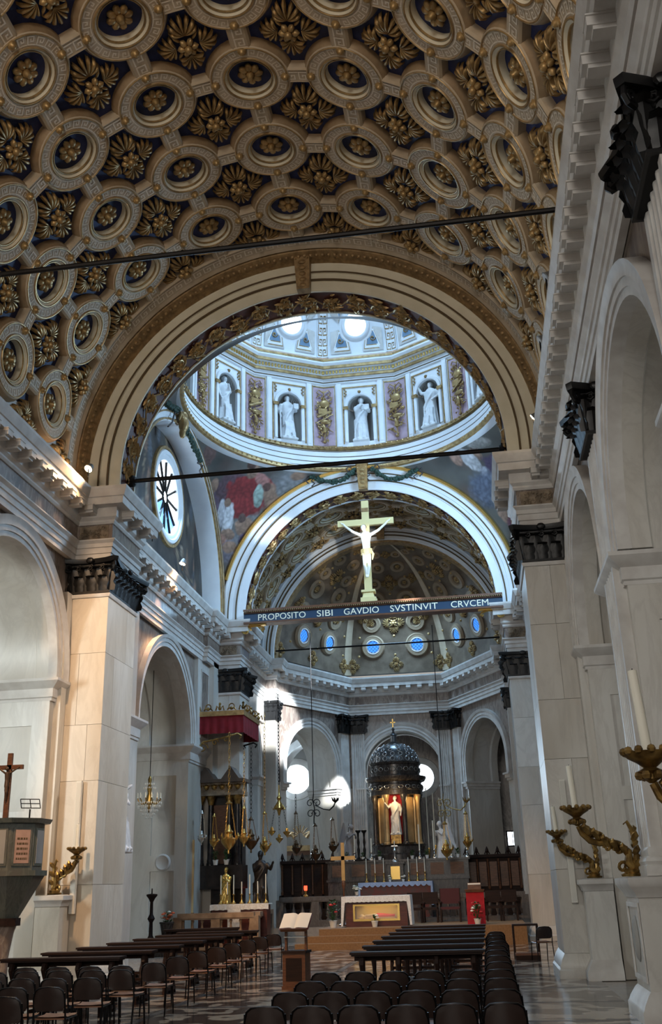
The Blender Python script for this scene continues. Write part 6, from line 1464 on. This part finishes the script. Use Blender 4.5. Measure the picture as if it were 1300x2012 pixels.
for a, c_ in zip(per[:3], per[1:]+per[:1]):
    for i in range(24): t_ = i/24; pts.append((a[0]+(c_[0]-a[0])*t_, a[1]+(c_[1]-a[1])*t_))
pts.append(per[3])
def pl(p, i, k): s_ = 1+.025*sin(i*1.57)*k; return (p[0]*s_, p[1]*s_)
m.grid([[(*pl(p, i, k), z) for i, p in enumerate(pts)] for z, k in ((.58,0),(.3,.7),(0,1))]); m.build('valance', M_velv, cn, 60)
MB().box(-hx,hx,-hy,hy,.55,.58).build('ceiling_cloth', M_velv, cn, 0)
gc_ = MB().sweep([(-.03,.56),(.04,.56),(.07,.62),(.07,.68),(.10,.72),(-.03,.72)], per, closed=True, side=-1).build('gilt_cornice', M_gold, cn)
k_ = 0
for a, c_ in zip(per[:2], per[1:3]):
    for i in range(5):
        t_ = i/4.0; x = a[0]+(c_[0]-a[0])*t_; y = a[1]+(c_[1]-a[1])*t_; q = MB(); big = i % 2 == 0
        q.ball((x,y,.80), .06, 8, 6); q.tube([(x-.14,y,.74),(x-.10,y,.88 if big else .8),(x-.02,y,.80)], [.025,.03,.015], 5); q.tube([(x+.14,y,.74),(x+.10,y,.88 if big else .8),(x+.02,y,.80)], [.025,.03,.015], 5)
        if big: q.tube([(x,y,.80),(x,y,1.0)], [.05,.015], 6); q.ball((x,y,.95), .045, 6, 5)
        else: q.tube([(x+.09*cos(2*pi*j/10),y,.86+.09*sin(2*pi*j/10)) for j in range(10)], .02, 5, closed=True)
        q.build('crest_ornament', M_cg, gc_)
for yy in (-hy, hy):
    b_ = MB().tube([(-.9,yy,-.75),(-.55,yy,-.25),(.1,yy,-.15),(.6,yy,-.03),(.72,yy,-.1),(.66,yy,-.2)], .03, 6)
    for c0, r_ in (((-.55,-.45), .18), ((-.15,-.28), .12), ((.22,-.2), .1)): b_.tube([(c0[0]+r_*(1-q/15)*cos(q*.6), yy, c0[1]+r_*(1-q/15)*sin(q*.6)) for q in range(14)], .022, 5)
    b_.build('scroll_bracket', M_iron if yy > 0 else M_cg, cn)
# ================================================================== hanging sanctuary lamps
def chain(m, a, b_, n, r_=.008):
    a, b_ = Vector(a), Vector(b_)
    for i in range(n):
        p = a.lerp(b_, (i+.5)/n); L = (b_-a).length/n*.62; d = (b_-a).normalized(); s_ = d.orthogonal().normalized() if i % 2 else d.cross(d.orthogonal()).normalized()
        m.tube([p+d*L*cos(2*pi*j/8)+s_*L*.45*sin(2*pi*j/8) for j in range(8)], r_, 4, closed=True)
def hlamp(label, px, py, Y, top, ctop, mt, sz=1.0, gl=False):
    p = ony(px, py, Y); zt = ony(px, top, Y).z; zc = ony(px, ctop, Y).z if ctop else zt+.1
    t = thing('hanging_lamp', label, 'lamp', p, 0, 'hanging sanctuary lamps'); s = sz
    bo_ = MB().lathe([(.0,-.26*s),(.025*s,-.24*s),(.02*s,-.18*s),(.07*s,-.14*s),(.15*s,-.04*s),(.17*s,.03*s),(.14*s,.05*s),(.09*s,.07*s),(.075*s,.13*s),(.10*s,.17*s),(.05*s,.22*s),(.03*s,.30*s),(0,.33*s)], 14, cap=False).build('bowl', mt, t)
    m = MB()
    for k in range(3): a = 2*pi*k/3+.3; chain(m, (.15*s*cos(a), .15*s*sin(a), .04*s), (.05*s*cos(a), .05*s*sin(a), zt-p.z), 16, .006)
    tag(m.build('bowl_chains', mt, t), kind='stuff')
    MB().lathe([(.07*s,0),(.08*s,.02),(.04*s,.07),(.015,.12),(.0,.13)], 10, (0,0,zt-p.z)).build('crown_plate', mt, t)
    if zc > zt+.25: m = MB(); chain(m, (0,0,zt-p.z+.12), (0,0,zc-p.z), max(4, int((zc-zt)/.13)), .009); tag(m.build('main_chain', M_iron if mt is not M_brass else mt, t), kind='stuff')
    for k in range(3): a = 2*pi*k/3; MB().tube([(.15*s*cos(a), .15*s*sin(a), .02*s), (.2*s*cos(a), .2*s*sin(a), .09*s), (.19*s*cos(a), .19*s*sin(a), .15*s)], [.03*s,.025*s,.008*s], 5).build('handle', mt, bo_)
    return t
M_bronze = mat('lamp_bronze', (.085,.05,.025), .32, .8)
for a in (('small silver lamp hanging before the left black columns', 396, 1648, 31.0, 1600, None, M_silver, .75), ('small brass lamp hanging between the black columns', 420, 1656, 31.0, 1606, None, M_brass, .8), ('large brass lamp in the middle of the side altar group', 449, 1652, 30.6, 1580, 1440, M_brass, 1.5),
          ('brass lamp on a long chain under the canopy corner', 479, 1648, 31.3, 1590, 1476, M_brass, .95), ('dark bronze lamp on a long chain before the dark statue', 493, 1655, 31.6, 1612, 1462, M_bronze, 1.25), ('brass lamp on a long chain right of the dark statue', 520, 1664, 33.5, 1600, 1400, M_brass, 1.05),
          ('slender dark lamp in front of the gilded side altar', 582, 1668, 37.0, 1600, 1560, M_bronze, 1.0), ('bronze lamp below the left wrought iron scroll', 620, 1680, 36.5, 1624, None, M_bronze, 1.1), ('bronze lamp at the end of the left scroll arm', 654, 1664, 36.5, 1612, None, M_bronze, 1.0),
          ('brass lamp at the end of the right scroll arm', 918, 1655, 36.5, 1600, None, M_brass, 1.0), ('brass lamp below the right wrought iron scroll', 877, 1672, 36.5, 1620, None, M_brass, 1.2)): hlamp(*a)
# brass three lamp hanger
hb = ony(548, 1585, 35.5); t = thing('triple_lamp_hanger', 'brass hanger with three small lamps and a long chain left of the choir', 'lamp', hb)
MB().lathe([(.02,.75),(.03,.4),(.09,.3),(.05,.2),(.14,.05),(.2,-.05),(.08,-.12),(.03,-.3)], 12).build('crown', M_brass, t)
for k in range(6): a = 2*pi*k/6; MB().tube([(.12*cos(a),.12*sin(a),.05),(.22*cos(a),.22*sin(a),-.1),(.27*cos(a),.27*sin(a),0)], [.03,.025,.01], 5).build('arm', M_brass, t)
m = MB(); chain(m, (0,0,.75), (0,0,ony(548,1365,35.5).z-hb.z), 26, .012)
for dx, dz in ((-.27,-.75),(.0,-1.0),(.27,-.8)): chain(m, (dx*.6,0,-.1), (dx,0,dz+.1), 6, .006)
tag(m.build('chains', M_iron, t), kind='stuff')
for dx, dz in ((-.27,-.85),(.0,-1.1),(.27,-.9)): MB().lathe([(0,-.14),(.03,-.1),(.13,0),(.14,.04),(.06,.07),(.05,.15),(.0,.2)], 10, (dx,0,dz), cap=False).build('lamp_bowl', M_brass, t)
for s, px, lb in ((-1, 616, 'wrought iron scroll bracket on a long rod at left of the choir'), (1, 872, 'gilt wrought iron scroll bracket on a long rod at right of the choir')):
    p = ony(px, 1585, 36.5); zt = 10.9; t = thing('scroll_hanger', lb, 'lamp bracket', p); mt = M_iron if s < 0 else M_cg
    MB().tube([(0,0,.4),(0,0,zt-p.z)], .016, 6).build('rod', M_iron, t)
    for sx in (-1, 1):
        for c0, r_ in (((.13,.12), .16), ((.11,-.25), .17)): MB().tube([(sx*c0[0]-sx*r_*(1-q/18)*cos(q*.5), 0, c0[1]+r_*(1-q/18)*sin(q*.5)) for q in range(16)], .017, 6).build('scroll', mt, t)
    MB().tube([(0,0,.45),(-.03,0,.2),(.03,0,-.05),(0,0,-.45),(0,0,-.6)], .022, 6).build('spine', mt, t)
    MB().tube([(.05,0,.05),(.35,0,-.10),(.58,0,-.14),(.74,0,.0),(.80,0,.14)], [.02,.02,.025,.03,.02], 6).build('arm', mt, t)
    m = MB()
    for k in range(7): a = 2*pi*k/7; m.tube([(.80,0,.12),(.80+.1*cos(a),.1*sin(a),.2),(.80+.14*cos(a),.14*sin(a),.3)], [.03,.03,.006], 5)
    m.build('flower_cup', mt, t)
# ================================================================== high altar with domed temple
M_dkm = marble('dark_altar_marble', (.022,.018,.017), (.10,.085,.07), (.04,.03,.027), 4, .25, .5, 21)
M_scale = mat('leaden_dome', (.13,.14,.15), .28, .5, col2=(.08,.085,.09), scale=8)
ha = thing('high_altar', 'dark marble high altar with stepped shelf behind the balustrade', 'altar', (0, 39.6, .45))
MB().box(-2.65,2.65,-.35,.4,0,1.42).build('altar_body', M_dkm, ha, 0); MB().box(-2.7,2.7,-.42,.4,1.42,1.5).box(-2.68,2.68,-.2,.4,1.5,2.1).box(-2.74,2.74,-.28,.4,2.1,2.17).build('shelf', M_dkm, ha, 0)
for k in range(7):
    x = -2.25+.75*k
    if abs(x) > .2: MB().box(x-.25,x+.25,-.225,-.2,1.6,2.02).build('inlay_panel', M_woodmid, ha, 0)
MB().box(-1.35,1.25,-.95,-.35,0,1.36).build('mensa', mat('antependium', (.16,.035,.025), .6, col2=(.10,.05,.04), scale=7), ha, 0)
M_bluec = mat('pale_blue_cloth', (.42,.50,.66), .8, col2=(.30,.38,.56), scale=30)
n = 78; rows = [[(-1.42+2.74*i/n, y, z) for i in range(n+1)] for y, z in ((-.34,1.375),(-.98,1.375))]; rows.append([(-1.42+2.74*i/n, -.99, 1.375-.10-.07*abs(sin(i*pi/6))) for i in range(n+1)])
m = MB().grid(rows)
for x in (-1.425, 1.325): m.grid([[(x, y, z) for y in (-.99,-.34)] for z in (1.375, .55)]); m.grid([[(x, -.992, z), (x+(.07 if x < 0 else -.07), -.992, z)] for z in (1.375, .55)])
m.build('blue_cloth', M_bluec, ha, 30)
tb = thing('tabernacle', 'small tabernacle with gilded door at the middle of the high altar', 'tabernacle', (-.05, 39.12, 1.83)); MB().box(-.30,.30,-.1,.25,0,.62).box(-.36,.36,-.16,.25,.62,.70).build('body', M_dkm, tb, 0); MB().box(-.17,.17,-.115,-.1,.08,.54).build('gilt_door', M_goldbr, tb, 0)
stt = thing('altar_cross', 'small pale altar cross standing on the tabernacle', 'cross', (-.05, 39.12, 2.53)); MB().lathe([(.14,0),(.12,.05),(.04,.12),(.03,.3),(.07,.4),(.02,.5),(.02,.75)], 10).build('stem', M_silver, stt); MB().box(-.12,.12,-.015,.015,.55,.585).build('arms', M_silver, stt, 0)
te = thing('tempietto', 'round columned temple with leaden coffered dome on the high altar', 'temple', (0, 40.6, 0))
MB().lathe([(1.15,2.62),(1.15,2.8),(1.05,2.86),(1.05,3.1),(1.12,3.17),(0,3.17)], 32, cap=False).build('podium', M_dkm, te); MB().lathe([(1.1,.45),(1.1,2.62)], 24).build('podium_core', M_dkm, te)
M_gstone = mat('golden_stone', (.50,.34,.16), .35, .3, col2=(.36,.23,.10), scale=3)
MB().lathe([(.62,3.17),(.62,5.05)], 32, a0=-pi/2+.42, a1=1.5*pi-.42, cap=False).build('inner_wall', M_gstone, te)
for k in range(8):
    a = -pi/2+pi/8+k*pi/4; c_ = MB().lathe([(.15,0),(.15,.06),(.11,.1),(.115,.14),(.10,.2),(.09,1.6),(.12,1.7),(.15,1.82),(.15,1.86)], 14, (.92*cos(a), .92*sin(a), 3.17)).build('column', M_dkm if k % 2 == 0 else M_gstone, te)
    a2 = -pi/2+k*pi/4
    if k: MB().box(-.2,.2,-.03,.03,3.25,4.95).xf(Matrix.Translation((.70*cos(a2), .70*sin(a2), 0)) @ Matrix.Rotation(a2+pi/2, 4, 'Z')).build('golden_panel', M_gstone, te, 0)
MB().lathe([(.0,5.03),(1.05,5.03),(1.05,5.2),(1.08,5.22),(1.08,5.42),(1.02,5.45),(1.02,5.52),(1.16,5.58),(1.22,5.68),(1.22,5.74),(1.05,5.78),(.98,5.8),(.98,6.18),(1.02,6.2),(1.05,6.28),(.98,6.30)], 40, cap=False).build('entablature', M_dkm, te)
db = MB(); rows = []
prof = [(.97*cos(t*pi/2/10*.96), 6.30+.80*sin(t*pi/2/10*.96)) for t in range(11)]; db.lathe(prof, 40, cap=False); dm_ = db.build('dome', M_scale, te, 60)
rg = MB()
for i, (t, nn, rr) in enumerate(((.13, 20, .085), (.38, 18, .078), (.62, 15, .068), (.86, 12, .055), (1.10, 9, .04))):
    for k in range(nn):
        a = 2*pi*(k+.5*(i % 2))/nn; c_ = Vector((.985*cos(t)*cos(a), .985*cos(t)*sin(a), 6.30+.81*sin(t))); nrm = Vector((cos(t)*cos(a), cos(t)*sin(a), sin(t))); u_ = nrm.cross(Vector((0,0,1))).normalized(); v_ = nrm.cross(u_)
        rg.tube([c_+(u_*cos(2*pi*j/10)+v_*sin(2*pi*j/10))*rr for j in range(10)], .02, 4, closed=True)
tag(rg.build('dome_rings', mat('silvered_rings', (.42,.44,.46), .35, .5), dm_), kind='stuff')
fr = MB()
for k in range(24): a = 2*pi*k/24; fr.tube([Vector((1.0*cos(a+.10*cos(2*pi*j/8)), 1.0*sin(a+.10*cos(2*pi*j/8)), 6.0+.08*sin(2*pi*j/8))) for j in range(8)], .014, 4, closed=True); fr.tube([Vector((1.09*cos(a+.09*cos(2*pi*j/8)), 1.09*sin(a+.09*cos(2*pi*j/8)), 5.32+.06*sin(2*pi*j/8))) for j in range(8)], .012, 4, closed=True)
tag(fr.build('frieze_rings', M_silver, te), kind='stuff')
ln_ = MB().lathe([(.22,7.08),(.24,7.12),(.13,7.16),(.12,7.4),(.17,7.44),(.08,7.52),(.04,7.6),(.07,7.68),(.02,7.75)], 12).build('lantern', M_scale, te); MB().box(-.02,.02,-.02,.02,7.75,8.1).box(-.11,.11,-.02,.02,7.93,7.97).build('finial_cross', M_goldbr, ln_, 0)
MB().box(-.36,.36,-.60,-.55,3.2,5.02).build('red_hanging', M_redc, te, 0)
me, sc = robed(55, 1.75, 'out', 'down', -1, False); me.materials.append(mat('ivory_marble', (.80,.70,.58), .45)); o = put('temple_statue', me, None, None, (0, 39.72, 3.56), None, .80); tag(o, 'ivory marble female statue before a red cloth inside the little temple', 'statue'); MB().box(-.24,.24,-.24,.24,-.46,-.06).build('pedestal', M_cg, o, 0)
light('temple_lamp', 'POINT', (.0, 39.2, 4.9), (0, 39.2, 0), 14, (1,.72,.38), .12); light('temple_lamp', 'POINT', (-.75, 39.85, 4.8), (0,0,0), 5, (1,.66,.3), .08); light('temple_lamp', 'POINT', (.75, 39.85, 4.8), (0,0,0), 5, (1,.66,.3), .08)
def angel(label, x, y, z, rz, mt, sc=1.0):
    m = MB(); rows = []
    for i in range(12):
        t = i/11; a = .30-.13*t; b_ = .36-.22*t; row = []
        for j in range(24): th = 2*pi*j/24; f = 1+.08*sin(8*th+3*t); row.append((a*f*cos(th), b_*f*sin(th)+.06*(1-t), .75*t))
        rows.append(row)
    m.grid(rows, closed_u=True); m.add(rows[0], [tuple(range(24))]); m.add(rows[-1], [tuple(range(24))])
    m.tube([(0,0,.6),(0,-.04,.9),(0,-.05,1.06)], [.16,.17,.08], 10); m.tube([(0,-.05,1.0),(0,-.10,1.16)], .05, 8); m.ball((0,-.13,1.24), .09, 10, 8); m.ball((0,-.10,1.27), .095, 10, 8)
    for s in (-1, 1): m.tube([(s*.15,-.05,1.0),(s*.19,-.16,.85),(s*.03,-.26,1.0)], [.06,.05,.03], 8)
    me = remesh(m, .02, 1); me.materials.append(mt); t = thing('kneeling_angel', label, 'statue', (x, y, z), rz, 'kneeling angels of the high altar'); t.scale = (sc,)*3; put('body', me, None, t)
    for s in (-1, 1):
        w = MB(); w.grid([[(s*(.06+.10*v+.16*v*u_), .12+.05*v+.22*u_*v, .95+.5*sin(v*2.2)*(1-u_)-.55*v*u_-.1*u_) for u_ in (0,.25,.5,.75,1)] for v in (0,.25,.5,.75,1)]); w.grid([[(s*(.07+.10*v+.16*v*u_), .15+.05*v+.22*u_*v, .95+.5*sin(v*2.2)*(1-u_)-.55*v*u_-.1*u_) for u_ in (0,.25,.5,.75,1)] for v in (0,.25,.5,.75,1)]); w.build('wing', mt, t, 60)
M_grst = mat('grey_statue', (.20,.20,.21), .5); angel('grey kneeling angel with raised wings at left of the little temple', -1.85, 39.85, 2.62, .9, M_grst, 1.0); angel('pale kneeling angel at right of the little temple', 1.75, 39.85, 2.62, -.9, M_statue, 1.0)
# candlesticks and pots
for i, (px_, h, ch, Y, z) in enumerate(((697,.30,.62,39.5,2.62),(730,.30,.5,39.5,2.62),(825,.30,.95,39.5,2.62),(854,.32,1.05,39.5,2.62),(888,.30,.3,39.5,2.62),(918,.30,.25,39.5,2.62))): stick('silver candlestick on the altar shelf, %s from left' % ORD[i], (ony(px_, 1690, Y).x, Y, z), h, ch, M_silver, .07, 'silver candlesticks of the high altar')
for i, px_ in enumerate((720,737,754,803,820,835)): stick('thin brass candlestick on the blue altar cloth, %s from left' % ORD[i], (ony(px_, 1725, 38.9).x, 38.9, 1.83), .32, .52, M_brass, .045, 'brass candlesticks of the blue cloth')
for i, px_ in enumerate((706, 717)): stick('tall dark iron candlestick beside the grey angel, %s' % ('left one' if i == 0 else 'right one'), (ony(px_, 1680, 39.55).x, 39.3+.1*i, 2.62), 1.1, .02, M_iron, .10, 'dark candlesticks by the grey angel')
for i, px_ in enumerate((841, 854, 866)): stick('very tall white candle behind the altar shelf right of the temple, %s from left' % ORD[i], (ony(px_, 1640, 41.2).x, 41.2, .45), 2.6+.1*i, 2.3-.3*i, M_brass, .06, 'tall candles right of the temple')
for i, px_ in enumerate((682, 714, 747, 811, 840, 901)): plant('small potted plant on the altar shelf, %s from left' % ORD[i], (ony(px_, 1705, 39.42).x, 39.36, 2.62), .2, .12, [], 34, .07, 40+i)
for i, px_ in enumerate((766, 792)): plant('tiny white vase on the blue altar cloth, %s of the tabernacle' % ('left' if i == 0 else 'right'), (ony(px_, 1725, 38.85).x, 38.8, 1.83), .12, .06, [('white', 3)], 12, .05, 50+i)
# ---- choir stalls
def stalls(s, label):
    t = thing('choir_stalls', label, 'stalls', (s*3.6, 40.1, .45)); n = 5
    MB().box(-1.0,1.0,.15,.3,0,2.15).box(-1.0,1.0,-.35,.15,0,.5).build('body', M_wood, t, 0); MB().box(-1.06,1.06,-.02,.34,2.15,2.26).build('cornice', M_wood, t, 0)
    for k in range(n+1):
        x = -1.0+2.0*k/n; MB().box(x-.035,x+.035,-.35,.15,.5,1.0).build('divider', M_wood, t, 0); MB().lathe([(.04,0),(.05,.08),(.03,.14),(.035,1.0),(.05,1.08)], 8, (x,.10,1.02)).build('colonnette', M_woodmid, t)
        f = MB().lathe([(.05,0),(.03,.05),(.07,.12),(.05,.2),(.015,.28),(0,.3)], 8, (x,.15,2.26)).tube([(x-.1,.15,2.27),(x-.05,.15,2.36),(x,.15,2.3),(x+.05,.15,2.36),(x+.1,.15,2.27)], .025, 5); f.build('finial', M_wood, t)
    for k in range(n): x = -1.0+2.0*(k+.5)/n; MB().box(x-.14,x+.14,.125,.15,1.12,2.0).build('panel', M_woodmid if s > 0 else M_wood, t, 0)
stalls(-1, 'dark carved choir stalls at left of the high altar'); stalls(1, 'dark carved choir stalls with slim columns at right of the high altar')
vg = thing('votive_lamp', 'small red votive lamp glowing before the left stalls', 'lamp', (-2.95, 36.0, 1.42)); MB().lathe([(.10,0),(.10,.04),(.04,.08),(.05,.2)], 10).build('foot', M_brass, vg); MB().lathe([(.05,.2),(.06,.26),(.055,.36)], 10).build('red_glass', mat('red_glow', (.6,.02,.01), .2, emit=(1,.05,.02), estr=3), vg)
# ---- left chapel: chandelier, candle stand, urn
chp = ony(293, 1572, 29.4); cl = thing('crystal_chandelier', 'crystal chandelier hanging in the left chapel arch', 'chandelier', chp)
M_cry = mat('crystal', (.80,.78,.72), .08, spec=1.0); MB().tube([(0,0,.7),(0,0,7.4-chp.z+1.5)], .012, 5).build('cable', M_iron, cl); MB().lathe([(.02,.7),(.06,.6),(.04,.45),(.08,.35),(.05,.2),(.10,.05),(.06,-.2),(.0,-.4)], 10, cap=False).build('stem', M_brass, cl)
rn = random.Random(4)
for k in range(12):
    a = 2*pi*k/12; am_ = MB().tube([(.08*cos(a),.08*sin(a),-.05),(.22*cos(a),.22*sin(a),-.12),(.33*cos(a),.33*sin(a),-.02),(.35*cos(a),.35*sin(a),.05)], .012, 5).build('arm', M_brass, cl); MB().lathe([(.035,0),(.012,.02),(.012,.12),(.004,.16)], 6, (.35*cos(a),.35*sin(a),.05)).build('candle_bulb', M_candle, am_)
m = MB()
for z, r_, nn, l in ((.5,.14,14,.07),(.38,.18,18,.07),(-.05,.36,34,.09),(-.15,.33,32,.10),(-.27,.26,26,.09),(-.38,.18,18,.08),(-.48,.10,10,.08)):
    for k in range(nn): a = 2*pi*k/nn+rn.random()*.1; m.lathe([(0,-l),(.018,-l*.4),(0,0)], 5, (r_*cos(a), r_*sin(a), z), cap=False)
tag(m.build('crystal_drops', M_cry, cl, 0), kind='stuff'); light('chandelier_glow', 'POINT', chp+Vector((.3,-.6,.1)), chp, 4, (1,.75,.45), .2)
cs_ = ony(297, 1800, 29.6); cst = thing('floor_candle_stand', 'dark turned floor candle stand in the left chapel arch', 'candle stand', (cs_.x, 29.6, 0)); MB().lathe([(.24,0),(.24,.06),(.10,.14),(.06,.3),(.13,.42),(.06,.55),(.05,.9),(.11,1.0),(.05,1.12),(.045,1.45),(.10,1.55),(.16,1.62),(.16,1.66),(.02,1.68),(.015,1.82)], 14).build('stem', M_wood, cst)
up_ = ony(328, 1800, 29.7); ur = plant('dark stone urn of orange flowers standing by the left chapel pier', (up_.x, 29.7, .55), .28, .2, [('orange', 10), ('white', 2)], 40, .2, 61, 'flower_urn', 'urn', M_dkm); MB().box(-.26,.26,-.26,.26,-.55,0).build('pedestal', M_dkm, ur, 0)
rb = ony(263, 1758, 31.5); o = thing('red_cloth_hanging', 'small orange red cloth on a stand deep in the left chapel', 'cloth', (rb.x, 31.5, 0)); MB().tube([(0,0,0),(0,0,2.0)], .02, 5).build('pole', M_iron, o); MB().grid([[(x, .02*sin(x*30), z) for x in (-.18,-.1,0,.1,.18)] for z in (2.0,1.6,1.2)]).build('cloth', mat('orange_red_cloth', (.5,.07,.02), .8), o, 60)
wp = ony(1007, 1648, 47.5); w = tag(thing('window_6', 'tiny bright window low in the right ambulatory', 'window', wp), kind='structure'); MB().box(-.22,.22,0,.04,-.28,.3).build('pane', M_pane, w, 0); MB().box(-.28,-.22,-.04,.06,-.34,.36).box(.22,.28,-.04,.06,-.34,.36).box(-.22,.22,-.04,.06,.3,.36).box(-.22,.22,-.04,.06,-.34,-.28).box(-.015,.015,-.03,.0,-.28,.3).build('frame', M_wood, w, 0)
ambs = thing('wall_right_ambulatory', 'shadowed right ambulatory wall behind the tiny window', 'wall', kind='structure'); MB().box(3.0,10.9,47.6,47.8,0,9).build('plaster', M_brown, ambs, 0)
